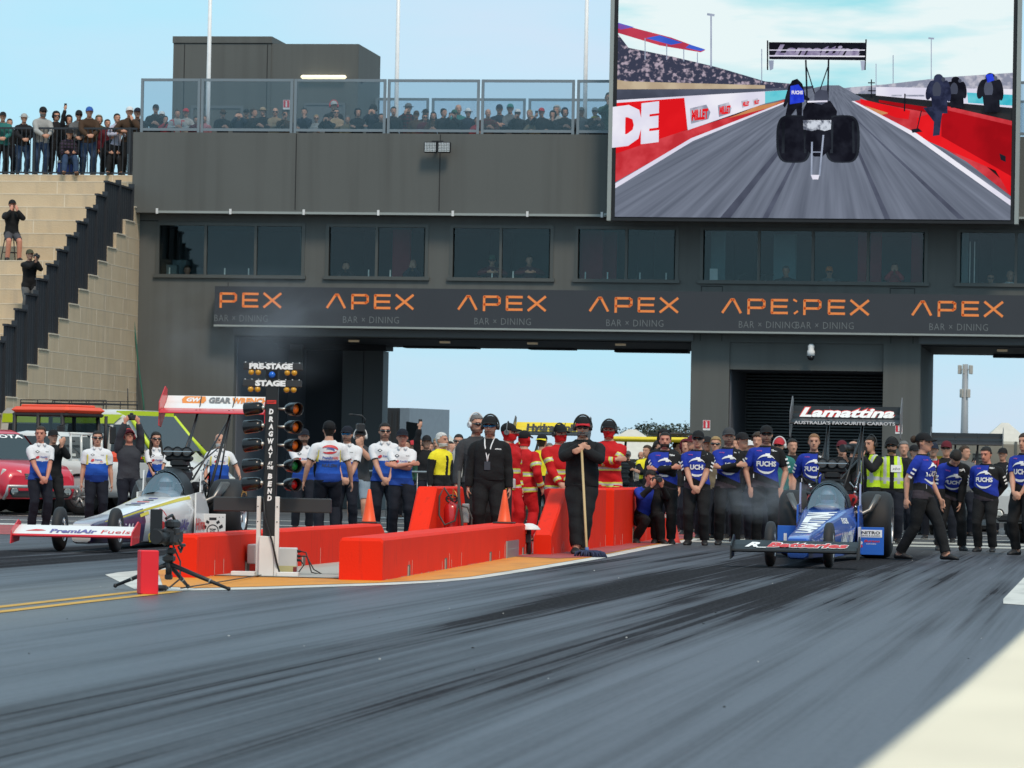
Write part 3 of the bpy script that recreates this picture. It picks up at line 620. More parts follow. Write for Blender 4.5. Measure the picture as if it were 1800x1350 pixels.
def sctext(s, px, py, h, wpx, m, shear=0, slope=0, bold=.03):
    layer[0] += 1; x, z = sxz(px, py); Y = YS-.0015*layer[0]; k = P(px+100, py, YS).x-P(px, py, YS).x; k /= 100
    put_text(dsp, s, (x, Y, z), Vector((1, 0, -slope)), EZv, h*k, wpx*k, ix[m], bold=bold, shear=shear)
scp([(1070, -20), (1800, -20), (1800, 165), (1070, 165)], 'sky')
scp([(1080, 60), (1105, 84), (1180, 99), (1260, 118), (1345, 143), (1400, 148), (1400, 160), (1080, 165)], 'stand')
scp([(1080, 41), (1110, 48), (1180, 66), (1240, 88), (1232, 92), (1160, 80), (1084, 58)], 'canopy_red'); scp([(1080, 40), (1115, 48), (1090, 52), (1080, 50)], 'canopy_blue', False); scp([(1135, 67), (1160, 62), (1200, 75), (1180, 79)], 'canopy_blue'); scp([(1205, 84), (1232, 90), (1240, 87), (1212, 78)], 'canopy_blue', False)
layer[0] += 1
for px, a, b in ((1134, 67, 105), (1172, 78, 105), (1202, 86, 108), (1226, 92, 112)): scl((px, a), (px, b), 1.6, 'grey')
for px, a, b in ((1250, 24, 118), (1637, 66, 150), (1570, 97, 150), (1339, 86, 146), (1540, 112, 150)): scl((px, a), (px, b), 1.5 if px > 1300 else 3, 'grey')
scl((1243, 25), (1256, 27), 4, 'grey'); scl((1632, 67), (1642, 68), 3, 'grey')
scp([(1480, 155), (1560, 148), (1660, 136), (1800, 128), (1800, 165), (1480, 165)], 'crowdfar')
scp([(1070, 140), (1100, 143), (1345, 150), (1345, 156), (1070, 158)], 'dirt'); scp([(1070, 157), (1345, 156), (1430, 151), (1430, 165), (1070, 175)], 'streak')
# track in perspective: vanishing near (1455, 150)
scp([(1070, 320), (1215, 235), (1390, 163), (1452, 150), (1475, 150), (1540, 185), (1700, 285), (1800, 345), (1800, 400), (1070, 400)], 'track')
layer[0] += 1
for a, b, w in (((1275, 392), (1430, 190), 9), ((1345, 392), (1440, 200), 5), ((1560, 392), (1480, 200), 5), ((1690, 385), (1500, 205), 6)):
    scp([(a[0]-w, a[1]), (a[0]+w, a[1]), (b[0]+1, b[1]), (b[0]-1, b[1])], 'streak', False)
scp([(1070, 265), (1220, 225), (1380, 175), (1400, 172), (1215, 245), (1070, 320)], 'redpaint')
scp([(1070, 322), (1215, 243), (1400, 171), (1403, 172), (1218, 248), (1070, 331)], 'white')
scp([(1280, 208), (1350, 190), (1380, 177), (1330, 187)], 'orange')
# left wall boards
scp([(1070, 180), (1205, 171), (1208, 228), (1070, 270)], 'red'); scp([(1070, 176), (1205, 169), (1390, 158), (1390, 160), (1205, 172), (1070, 181)], 'white', True)
scp([(1203, 172), (1345, 161), (1345, 182), (1209, 229)], 'white'); scp([(1345, 161), (1392, 158), (1392, 171), (1345, 182)], 'teal')
sctext('IDE', 1070, 254, 62, 88, 'white', 0, -.13, .08)
for px, py, w_, h_ in ((1213, 218, 36, 34), (1262, 206, 24, 26), (1303, 190, 14, 15), (1323, 186, 11, 13)):
    scp([(px, py-h_*.8), (px+w_*.8, py-h_), (px+w_, py-h_*.6), (px+w_*.9, py-h_*.25), (px+2, py)], 'milletgrey'); sctext('MILLET', px+3, py-h_*.2, h_*.5, w_*.8, 'red', 0, -.12, .06)
# right side: island, red wall, far boards
scp([(1540, 153), (1800, 157), (1800, 190), (1540, 168)], 'white'); scp([(1700, 163), (1800, 167), (1800, 186), (1702, 181)], 'teal')
sctext('▬ ▬▬ ▬ ▬▬', 1567, 170, 6, 120, 'milletgrey')
scp([(1500, 178), (1515, 176), (1640, 200), (1640, 230), (1700, 285), (1800, 345), (1800, 330), (1690, 255), (1610, 240)], 'redpaint')
scp([(1512, 174), (1600, 195), (1597, 210), (1575, 207), (1514, 182)], 'red'); scp([(1545, 176), (1640, 190), (1640, 200), (1545, 180)], 'redshade')
scp([(1520, 186), (1562, 199), (1548, 203), (1528, 196)], 'orange')
scp([(1612, 208), (1665, 188), (1800, 215), (1800, 345), (1750, 300), (1612, 240)], 'red'); scp([(1665, 187), (1800, 213), (1800, 222), (1665, 195)], 'redpaint'); scp([(1655, 205), (1665, 194), (1800, 221), (1800, 310), (1655, 240)], 'redshade')
scp([(1497, 178), (1502, 178), (1612, 235), (1800, 352), (1800, 362), (1602, 238)], 'white')
scl((1591, 165), (1590, 196), 2.5, 'black'); scl((1532, 140), (1532, 172), 2, 'black'); scl((1526, 146), (1538, 146), 2, 'black'); scl((1526, 160), (1540, 160), 2, 'black'); scp([(1757, 270), (1768, 275), (1768, 285), (1759, 281)], 'black')
# officials on the right
def ell(cx, cy, rx, ry, m, a=0): scp([(cx+rx*math.cos(t)*math.cos(a)-ry*math.sin(t)*math.sin(a), cy+rx*math.cos(t)*math.sin(a)+ry*math.sin(t)*math.cos(a)) for t in [2*math.pi*i/20 for i in range(20)]], m)
def fig(x, top, foot, w, m, lean=0):
    h = foot-top; ell(x+w*.05, top+h*.48, w*.42, h*.36, m); ell(x-w*.40, top+h*.40, w*.17, h*.26, m, .25); ell(x+w*.42, top+h*.42, w*.15, h*.28, m, -.12); ell(x+w*.02, top+h*.24, w*.46, h*.12, m); ell(x, top+h*.10, w*.22, h*.12, m); ell(x-w*.08, top+h*.40, w*.20, h*.22, 'streak'); ell(x+w*.22, top+h*.12, w*.09, h*.06, 'streak')
    scp([(x-w*.35, top+h*.55), (x+w*.4, top+h*.55), (x+w*.42+lean, foot), (x-w*.25+lean, foot)], m)
fig(1680, 136, 190, 34, 'black'); fig(1741, 130, 198, 40, 'black'); fig(1650, 132, 200, 38, 'deepblue')
scp([(1623, 190), (1660, 185), (1655, 210), (1652, 238), (1640, 240), (1642, 215)], 'deepblue'); scl((1620, 195), (1612, 230), 2, 'black'); scp([(1602, 228), (1615, 226), (1622, 232), (1604, 234)], 'black')
scp([(1733, 132), (1745, 130), (1748, 142), (1736, 146)], 'blue')
# dragster seen from behind
scp([(1386, 154), (1393, 142), (1402, 139), (1411, 148), (1416, 168), (1424, 174), (1422, 178), (1411, 175), (1410, 205), (1402, 205), (1400, 192), (1389, 206), (1381, 204), (1386, 180), (1380, 190), (1377, 186)], 'black'); scp([(1390, 152), (1404, 149), (1413, 160), (1414, 180), (1389, 184)], 'blue'); sctext('FUCHS', 1392, 166, 6, 20, 'white', 0, 0, .06)
scl((1417, 106), (1420, 200), 3, 'black'); scl((1457, 106), (1455, 200), 3, 'black'); scl((1418, 118), (1434, 170), 2, 'black'); scl((1456, 118), (1438, 170), 2, 'black')
scp([(1412, 195), (1420, 178), (1460, 178), (1472, 196), (1470, 212), (1412, 212)], 'black'); scp([(1432, 165), (1440, 158), (1455, 160), (1457, 178), (1445, 185), (1432, 182)], 'streak'); scp([(1420, 178), (1455, 177), (1455, 180), (1420, 181)], 'white')
for a, b in ((1368, 1424), (1453, 1509)):
    for k, (ins, m) in enumerate(((0, 'tyre'), (7, 'black'))):
        cx, cy, rx, ry = (a+b)/2, 245, (b-a)/2+3-ins*.6, 42-ins*.3
        scp([(cx+rx*math.copysign(abs(math.cos(t))**.5, math.cos(t)), cy+ry*math.copysign(abs(math.sin(t))**.7, math.sin(t))) for t in [2*math.pi*i/32 for i in range(32)]], m)
    layer[0] += 1; scl((a+10, 215), (a+9, 270), 5, 'tyre'); scl((b-9, 214), (b-8, 270), 4, 'tyre')
scp([(1418, 205), (1460, 205), (1462, 262), (1446, 276), (1432, 276), (1416, 262)], 'black')
scp([(1412, 212), (1462, 211), (1461, 228), (1450, 231), (1440, 228), (1428, 231), (1413, 228)], 'wheelshine'); scp([(1413, 205), (1462, 205), (1462, 212), (1413, 212)], 'black')
scl((1428, 250), (1427, 310), 3, 'grey'); scl((1448, 238), (1441, 310), 3, 'grey'); scl((1428, 268), (1446, 268), 1.5, 'grey'); scp([(1426, 308), (1441, 308), (1439, 316), (1429, 316)], 'white')
scp([(1352, 75), (1522, 76), (1521, 107), (1353, 105)], 'black'); sctext('Lamattina', 1362, 97, 18, 150, 'purple', .35, .01, .05)
layer[0] += 1; scl((1352, 89), (1521, 89), 1.6, 'white'); scl((1352, 99), (1521, 100), 2.2, 'white'); scl((1350, 72), (1350, 124), 2.5, 'black'); scl((1523, 70), (1521, 124), 2.5, 'black')
scp([(1352, 107), (1361, 107), (1360, 122), (1354, 125)], 'grey'); scp([(1513, 108), (1521, 108), (1520, 124), (1515, 125)], 'grey', False)
scpart('display', dsp, SM)
# ================================================================ stone terraces at the left
def blockwork(key, sx, sz):
    m = bpy.data.materials.new(key); m.use_nodes = True; nt = m.node_tree; L = nt.links; b = nt.nodes['Principled BSDF']
    tc = node(nt, 'ShaderNodeTexCoord'); n = node(nt, 'ShaderNodeTexNoise'); n.inputs['Scale'].default_value = 1.6; n.inputs['Detail'].default_value = 6; L.new(tc.outputs['Object'], n.inputs['Vector'])
    n2 = node(nt, 'ShaderNodeTexNoise'); n2.inputs['Scale'].default_value = 25; n2.inputs['Detail'].default_value = 5; L.new(tc.outputs['Object'], n2.inputs['Vector'])
    mp = node(nt, 'ShaderNodeMapping'); mp.inputs['Scale'].default_value = (3, 3, .3); L.new(tc.outputs['Object'], mp.inputs[0]); n3 = node(nt, 'ShaderNodeTexNoise'); n3.inputs['Scale'].default_value = 1.5; L.new(mp.outputs[0], n3.inputs['Vector'])
    a = node(nt, 'ShaderNodeMix', data_type='RGBA'); a.inputs[6].default_value = (.50, .39, .255, 1); a.inputs[7].default_value = (.63, .51, .36, 1); L.new(n.outputs['Fac'], a.inputs[0])
    c = node(nt, 'ShaderNodeMix', data_type='RGBA'); c.inputs[7].default_value = (.38, .32, .25, 1); L.new(a.outputs[2], c.inputs[6])
    r = node(nt, 'ShaderNodeMapRange'); r.inputs[1].default_value = .5; r.inputs[2].default_value = .8; r.inputs[4].default_value = .55; L.new(n3.outputs['Fac'], r.inputs[0]); L.new(r.outputs[0], c.inputs[0])
    L.new(c.outputs[2], b.inputs['Base Color']); b.inputs['Roughness'].default_value = .85
    bp = node(nt, 'ShaderNodeBump'); bp.inputs['Strength'].default_value = .4; bp.inputs['Distance'].default_value = .02; L.new(n2.outputs['Fac'], bp.inputs['Height']); L.new(bp.outputs[0], b.inputs['Normal'])
    return m
STONE = blockwork('sandstone_block', 1, 1); JOINT = mat('pale_mortar', (.66, .58, .46), .9)
XW = -25.61
ter = thing('stone_terrace', 'stepped terrace of tan sandstone blocks left of the grey building', 'terrace', (XW, 88, 0)); t0 = Vector(ter.location)
rr = random.Random(5)
steps = []
for k in range(-12, 7):
    Y = 96.73+.89*(k-0); z = 6.58+(.40*k if k < 6 else 2.24)     # tread that begins at Y, height z
    steps.append((Y, z))
for i, (Y, z) in enumerate(steps):
    z0 = z-.40 if i else 0.0
    Yn = DEP+2 if i == len(steps)-1 else 110
    st = MB(); st.bx(-40, XW-.004, Y, Y+(1.2 if i < len(steps)-1 else 6), max(0, z0-.02 if i else 0), z)
    x = -40+rr.uniform(0, 1)
    while x < XW-.3: st.bx(x-.012, x+.012, Y-.004, Y, max(z0, 0), z, 1); x += rr.uniform(1.6, 2.1)
    st.bx(-40, XW-.004, Y-.006, Y, z-.022, z+.002, 1)
    o = st.build('step', [STONE, JOINT], ter); o.matrix_parent_inverse = Matrix.Translation(-t0)
# side wall toward the track: each course runs from its step back to the building
sw = MB(); y_end = YB+.02
for i, (Y, z) in enumerate(steps[:19]):
    if Y > y_end-.2: break
    z0 = z-.40 if i else 0
    zz = z0
    while zz < z-.01:
        z2 = min(z, zz+.4); sw.bx(XW, XW+.22, Y, y_end, zz, z2)
        sw.bx(XW+.2201, XW+.224, Y, y_end, z2-.018, z2-.002, 1)
        y = Y+rr.uniform(.6, 1.6)
        while y < y_end: sw.bx(XW+.2201, XW+.223, y-.012, y+.012, zz, z2-.018, 1); y += rr.uniform(1.4, 1.9)
        zz = z2
    sw.bx(XW-.01, XW+.25, Y-.004, Y+.9, z, z+.03, 1)
o = sw.build('side_wall', [STONE, JOINT], ter); o.matrix_parent_inverse = Matrix.Translation(-t0)
# stepped sheet-metal fence along the terrace edge
FEN = mat('charcoal_sheet_metal', (.030, .035, .043), .5, metal=.2, vary=.1)
fe = thing('metal_fence', 'stepped charcoal sheet metal fence climbing the terrace edge', 'fence', (XW, 90, 3)); f0 = Vector(fe.location)
for i, (Y, z) in enumerate(steps[:15]):
    if z < 2: pass
    last = i == 9
    y0, y1 = Y-.86+.0, Y-.02
    zb_, zt_ = z-.40+.02, z-.40+1.66
    if i == 13: y0, y1, zb_, zt_ = 96.73-.02, 98.0, 6.60, 8.23
    if i == 14: y0, y1, zb_, zt_ = 98.0, 99.35, 6.60, 8.23
    if i == 12: y0, y1 = 96.73-.86, 96.73-.02
    b = MB(); n = max(4, int((y1-y0)/.1)); pts = []
    for q in range(n+1): pts.append((XW+.13+(.02 if q % 2 else 0), y0+(y1-y0)*q/n))
    b.loft([[(x, y, zq) for x, y in pts]+[(x-.01, y, zq) for x, y in pts[::-1]] for zq in (zb_, zt_)], 0, True, False)
    b.bx(XW+.09, XW+.19, y0, y1, zt_, zt_+.05); b.bx(XW+.09, XW+.19, y0, y1, zb_-.02, zb_)
    o = b.build('fence_panel', FEN, fe); o.matrix_parent_inverse = Matrix.Translation(-f0)
    b = MB(); b.bx(XW+.07, XW+.21, y1-.02, y1+.05, zb_-.3, zt_+.16); o = b.build('post', FEN, fe); o.matrix_parent_inverse = Matrix.Translation(-f0)
# railing on the top landing
ZT_ = steps[-1][1]
YR = steps[-1][0]+.12
zr0, zr1 = P(120, 309, YR).z, P(120, 224, YR).z
xr1 = XB(241, YR, 260)
ra = thing('black_railing', 'black upright bar railing along the top of the stone terrace', 'railing', (xr1, YR, zr0)); r0 = Vector(ra.location)
b = MB(); b.bx(-40, xr1, YR-.02, YR+.02, zr1-.05, zr1); b.bx(-40, xr1, YR-.02, YR+.02, zr0+.06, zr0+.1); o = b.build('rail', FEN, ra); o.matrix_parent_inverse = Matrix.Translation(-r0)
b = MB(); x = xr1-.02
while x > -33: b.bx(x-.011, x+.011, YR-.011, YR+.011, zr0+.1, zr1-.05); x -= .122
o = b.build('baluster', FEN, ra); o.matrix_parent_inverse = Matrix.Translation(-r0)
for px in (60, 228):
    b = MB(); x = XB(px, YR, 260); b.bx(x-.035, x+.035, YR-.035, YR+.035, zr0-.02, zr1+.01); o = b.build('post', FEN, ra); o.matrix_parent_inverse = Matrix.Translation(-r0)
# ================================================================ people
# Each person: an Empty at the feet > body (one continuous skin surface) plus hair and clothing grown out of that surface.
# Local frame: z up, the person faces -Y, heights for a 1.75 m figure, scaled afterwards.
def bone2(a, c, l1, l2, hint):
    """middle joint of a two-bone limb from a to c bending toward hint"""
    a, c = Vector(a), Vector(c); d = c-a; L = d.length
    if L > (l1+l2)*.995: c = a + d*((l1+l2)*.995/L); d = c-a; L = d.length
    x = (l1*l1-l2*l2+L*L)/(2*L); h = math.sqrt(max(1e-6, l1*l1-x*x)); u = d/L
    n = Vector(hint)-u*Vector(hint).dot(u)
    return a+u*x+n.normalized()*h, c
def lerp(a, b, t): return a+(b-a)*t
POSES = {
 # hand targets l/r (x is the person's own left = +x), elbow hints, finger direction, palm normal, curl
 'down':    dict(hl=(.27, -.02, .83), hr=(-.27, -.02, .83), el=(.3, .9, 0), er=(-.3, .9, 0), curl=.5),
 'down_out': dict(hl=(.36, -.04, .86), hr=(-.36, -.04, .86), el=(.5, .8, 0), er=(-.5, .8, 0), curl=.5),
 'clasp':   dict(hl=(.055, -.225, .86), hr=(-.05, -.245, .89), el=(.9, .6, -.2), er=(-.9, .6, -.2), fl=(-.7, -.3, -.5), fr=(.7, -.2, -.5), curl=.7),
 'cross':   dict(hl=(-.14, -.20, 1.17), hr=(.13, -.24, 1.21), el=(1, -.1, -.7), er=(-1, -.1, -.7), fl=(-1, .2, .3), fr=(1, .2, .1), curl=.3),
 'behind':  dict(hl=(.10, .17, .92), hr=(-.10, .17, .92), el=(1, .3, 0), er=(-1, .3, 0), fl=(-.8, 0, -.4), fr=(.8, 0, -.4), curl=.6),
 'pocket':  dict(hl=(.235, -.07, .86), hr=(-.235, -.07, .86), el=(1, .6, 0), er=(-1, .6, 0), fl=(-.2, -.2, -1), fr=(.2, -.2, -1), curl=.2),
 'phone':   dict(hl=(.07, -.30, 1.50), hr=(-.07, -.30, 1.50), el=(.8, -.3, -1), er=(-.8, -.3, -1), fl=(-.4, -.1, .9), fr=(.4, -.1, .9), curl=.7),
 'phone1':  dict(hl=(.26, -.04, .84), hr=(-.10, -.32, 1.46), el=(.3, .9, 0), er=(-.8, -.3, -1), fr=(.3, -.1, .9), curl=.7),
 'high':    dict(hl=(.12, -.20, 1.92), hr=(-.12, -.20, 1.92), el=(1, -.3, .2), er=(-1, -.3, .2), fl=(-.5, -.1, .9), fr=(.5, -.1, .9), curl=.6),
 'high1':   dict(hl=(.26, -.04, .84), hr=(-.16, -.16, 1.98), el=(.3, .9, 0), er=(-1, -.2, .2), fr=(.2, -.1, .9), curl=.6),
 'face':    dict(hl=(.085, -.13, 1.56), hr=(-.085, -.13, 1.56), el=(.8, -.5, -1), er=(-.8, -.5, -1), fl=(-.1, .25, .9), fr=(.1, .25, .9), curl=.15),
 'rail':    dict(hl=(.06, -.42, 1.10), hr=(-.08, -.42, 1.10), el=(1, .1, -.5), er=(-1, .1, -.5), fl=(-.8, -.5, -.2), fr=(.8, -.5, -.2), curl=.6),
 'chin':    dict(hl=(.05, -.20, 1.42), hr=(-.2, -.26, 1.12), el=(.6, -.4, -1), er=(-1, .2, -.6), fl=(-.2, .2, .9), fr=(.9, -.2, 0), curl=.8),
 'broom':   dict(hl=(.015, -.27, 1.37), hr=(-.03, -.25, 1.40), el=(.9, -.3, -.8), er=(-.9, -.3, -.8), fl=(-.75, -.5, -.35), fr=(.85, -.45, -.2), curl=.6),
 'camera':  dict(hl=(.05, -.34, 1.46), hr=(.10, -.30, 1.50), el=(.7, -.3, -1), er=(-.7, -.4, -1), fl=(-.2, -.3, .9), fr=(-.1, -.5, .8), curl=.8),
 'walk':    dict(hl=(.22, -.16, .86), hr=(-.25, .14, .86), el=(.3, .9, 0), er=(-.3, .9, 0), curl=.6, al=(.08, -.34, .08), ar=(-.08, .30, .11)),
 'hold':    dict(hl=(.10, -.30, 1.14), hr=(-.08, -.30, 1.18), el=(.9, .2, -.6), er=(-.9, .2, -.6), fl=(-.6, -.5, .3), fr=(.6, -.5, .3), curl=.7),
}
BODY_RINGS = [ # z, half width, half depth, centre y
 (.79, .10, .085, .01), (.84, .150, .112, .012), (.90, .172, .122, .012), (.96, .172, .116, .006), (1.03, .160, .108, 0), (1.10, .156, .108, -.002), (1.18, .166, .114, -.004),
 (1.26, .178, .119, -.004), (1.32, .184, .118, 0), (1.365, .180, .108, .008), (1.40, .164, .095, .012), (1.43, .136, .080, .016), (1.457, .100, .070, .018), (1.485, .070, .062, .018), (1.53, .058, .060, .012), (1.57, .055, .058, .004)]
HEAD_RINGS = [(-.035, .040, -.015, .055), (-.01, .042, -.06, .045), (.0, .040, -.088, .03), (.02, .050, -.097, .045), (.05, .060, -.100, .065), (.085, .067, -.099, .082), (.115, .071, -.095, .095), (.15, .074, -.096, .1), (.18, .071, -.088, .098), (.205, .060, -.070, .084), (.225, .040, -.042, .058), (.235, .012, -.008, .024)]
def sellipse(cx, y0, y1, w, n, z, p=2.3):
    out = []
    for k in range(n):
        a = 2*math.pi*k/n; c, s = math.cos(a), math.sin(a)
        x = math.copysign(abs(c)**(2/p), c)*w; yy = math.copysign(abs(s)**(2/p), s)
        out.append(Vector((cx+x, (y0+y1)/2+yy*(y1-y0)/2, z)))
    return out
class Fig: pass
def figure(pose='down', lean=0., twist=0., hyaw=0., hpitch=0., bulk=1., belly=0., vox=.0105, long=False, skirt=0, seat=None, feet=None, female=False, bend=None):
    """raw overlapping lofts of one body in its pose; returns a Fig with bones for later colouring"""
    q = dict(POSES[pose]) if isinstance(pose, str) else dict(POSES['down'], **pose); F = Fig(); mb = MB(); F.bones = []
    hipz = .92; off = Vector((0, 0, 0))
    if seat is not None: off = Vector(seat)-Vector((0, 0, hipz))
    A = Matrix.Translation(Vector((0, 0, hipz))+off) @ Matrix.Rotation(twist, 4, 'Z') @ Matrix.Rotation(lean, 4, 'X') @ Matrix.Translation(Vector((0, 0, -hipz)))
    F.A = A; F.Ainv = A.inverted(); F.off = off
    rings = []
    for z, w_, d, cy in BODY_RINGS:
        t = max(0, min(1, (z-.86)/.14)); w_ *= 1+(bulk-1)*(1 if z < 1.42 else .35); d *= 1+(bulk-1)*(1 if z < 1.42 else .35)
        b_ = belly*math.exp(-((z-1.06)/.13)**2); w_ += b_*.4
        if female: w_ *= 1.03 if z < .98 else (.88 if z > 1.0 else 1)
        y0, y1 = cy-d-b_, cy+d
        if female and 1.22 < z < 1.36: y0 -= .03
        M = A if t >= 1 else (Matrix.Translation(off).lerp(A, t) if t > 0 else Matrix.Translation(off))
        rings.append([M @ p for p in sellipse(0, y0, y1, w_, 20, z, 2.5 if z < 1.44 else 2)])
    mb.loft(rings, 0)
    def bone(name, a, b_, r, side=0): F.bones.append((name, Vector(a), Vector(b_), r, side))
    for z0, z1, r in ((.84, 1.0, .15), (1.0, 1.2, .15), (1.2, 1.40, .155)): bone('torso', A @ Vector((0, 0, z0)), A @ Vector((0, 0, z1)), r)
    bone('neck', A @ Vector((0, .01, 1.50)), A @ Vector((0, .0, 1.55)), .058)
    # head
    H = A @ Matrix.Translation((0, .0, 1.52)) @ Matrix.Rotation(hyaw, 4, 'Z') @ Matrix.Rotation(hpitch, 4, 'X') @ Matrix.Diagonal((1.12, 1.08, 1.06, 1))
    if bend is not None: H = H @ Matrix.Rotation(bend, 4, 'X')
    F.H = H
    F.Hinv = H.inverted()
    mb.loft([[H @ p for p in sellipse(0, y0, y1, w_*1.0, 18, z, 2.15)] for z, w_, y0, y1 in HEAD_RINGS], 0)
    mb.tube([H @ Vector(p) for p in ((0, -.085, .135), (0, -.103, .11), (0, -.122, .082), (0, -.095, .070))], [.010, .013, .018, .012], 8)
    for s in (1, -1): mb.ball(H @ Vector((s*.076, .012, .105)), (.014, .024, .034), n=8, k=6)
    mb.tube([H @ Vector((-.05, -.088, .143)), H @ Vector((0, -.098, .146)), H @ Vector((.05, -.088, .143))], .011, 6)
    bone('head', H @ Vector((0, 0, .03)), H @ Vector((0, .0, .17)), .085)
    # arms and hands
    sw = .192*(1+(bulk-1)*.7)*(.9 if female else 1)
    for s, hk, ek, fk in ((1, 'hl', 'el', 'fl'), (-1, 'hr', 'er', 'fr')):
        S0 = A @ Vector((s*sw*.97, .012, 1.378)); T = Vector(q[hk])
        T = A @ T if q.get('rel', True) else T
        E, T = bone2(S0, T, .295, .262, A.to_3x3() @ Vector(q[ek]))
        k = 1+(bulk-1)*.8; b1, b2 = (.014, .012) if long else (.010, 0)
        Sh = A @ Vector((s*sw*.60, .014, 1.385)); b0 = .016 if long else .008
        mb.tube([Sh, lerp(Sh, S0, .6), lerp(S0, E, .04), lerp(S0, E, .14), lerp(S0, E, .34), lerp(S0, E, .62), lerp(S0, E, .92), E, lerp(E, T, .10), lerp(E, T, .28), lerp(E, T, .6), lerp(E, T, .92), T],
                [.058, .058, .056*k, .055*k+b0*.5, .052*k+b0*.8, .047*k+b0, .040*k+b2, .040*k+b2, .041*k+b2, .042*k+b2, .035*k+b2, .028+b2*.8, .026], 12)
        bone('uarm', S0, E, .05*k+b0*.7, s); bone('farm', E, T, .038*k+b2*.9, s)
        d = (T-E).normalized() if fk not in q else (A.to_3x3() @ Vector(q[fk])).normalized()
        n = A.to_3x3() @ Vector((-s, 0, 0)) if fk not in q else A.to_3x3() @ Vector((0, 1, 0))
        n = (n-d*n.dot(d)).normalized(); sd = d.cross(n)*1.0
        cu = q['curl']
        pal = [(0, .026, .020), (.03, .036, .022), (.07, .043, .019), (.095, .042, .015)]
        mb.loft([[T + d*h + sd*(a_*math.cos(2*math.pi*i/10)) + n*(b_*math.sin(2*math.pi*i/10)) for i in range(10)] for h, a_, b_ in pal], 0)
        for i, (o_, L_) in enumerate(((-.031, .066), (-.0105, .076), (.0105, .072), (.031, .056))):
            p = T+d*.088+sd*o_; pts = [p]; ang = cu*.5
            for seg in (.46, .30, .26):
                p = p+(d*math.cos(ang)+n*math.sin(ang))*(L_*seg); pts.append(p); ang += cu*.75
            mb.tube(pts, [.0105, .0100, .0092, .0075], 6)
        ts = -1 if s > 0 else 1
        p = T+d*.022+sd*(ts*.030); mb.tube([p, p+d*.03+sd*(ts*.022)+n*.012, p+d*.058+sd*(ts*.022)+n*.026*(1+cu), p+d*.078+sd*(ts*.014)+n*.034*(1+cu)], [.014, .0125, .0105, .008], 6)
        bone('hand', T, T+d*.13, .036, s)
        F.__dict__['hand_l' if s > 0 else 'hand_r'] = T+d*.07+n*.03; F.__dict__['wrist_l' if s > 0 else 'wrist_r'] = T
    # legs
    for s, fk in ((1, 'al'), (-1, 'ar')):
        hip = off+Vector((s*.092, .005, .885)); base = feet[0 if s > 0 else 1] if feet else q.get(fk, (s*.125, .02, .085)); ank = Vector(base)
        K, ank = bone2(hip, ank, .425, .42, Vector((s*.10, -1, 0)) if not q.get('kh') else Vector(q['kh'])); k = 1+(bulk-1)*.7; lt = .012
        mb.tube([hip+Vector((0, 0, .03)), lerp(hip, K, .12), lerp(hip, K, .5), lerp(hip, K, .88), K, lerp(K, ank, .12), lerp(K, ank, .32), lerp(K, ank, .7), ank],
                [.085*k+lt, .093*k+lt, .080*k+lt, .060*k+lt, .057*k+lt, .056*k+lt, .058*k+lt, .047*k+lt*1.3, .042+lt*1.7], 14)
        bone('thigh', hip, K, .085*k+lt, s); bone('shin', K, ank, .052*k+lt, s)
        fd = Vector((s*.16, -1, 0)).normalized() if not q.get('fd') else Vector(q['fd']).normalized(); fs = Vector((-fd.y, fd.x, 0))
        fr = [(-.075, .030, .035), (-.05, .038, .06), (.0, .040, .075), (.06, .044, .055), (.12, .047, .038), (.165, .040, .028), (.19, .020, .016)]
        g_ = ank-Vector((0, 0, .085))
        mb.loft([[g_+fd*h+fs*(a_*math.cos(2*math.pi*i/12))+Vector((0, 0, max(0.0, hh*(1+math.sin(2*math.pi*i/12))*.75))) for i in range(12)] for h, a_, hh in fr], 0)
        bone('foot', g_+Vector((0, 0, .03))-fd*.05, g_+Vector((0, 0, .03))+fd*.17, .045, s)
    F.mb = mb; F.vox = vox; F.q = q; F.bulk = bulk; return F
PENDING = []
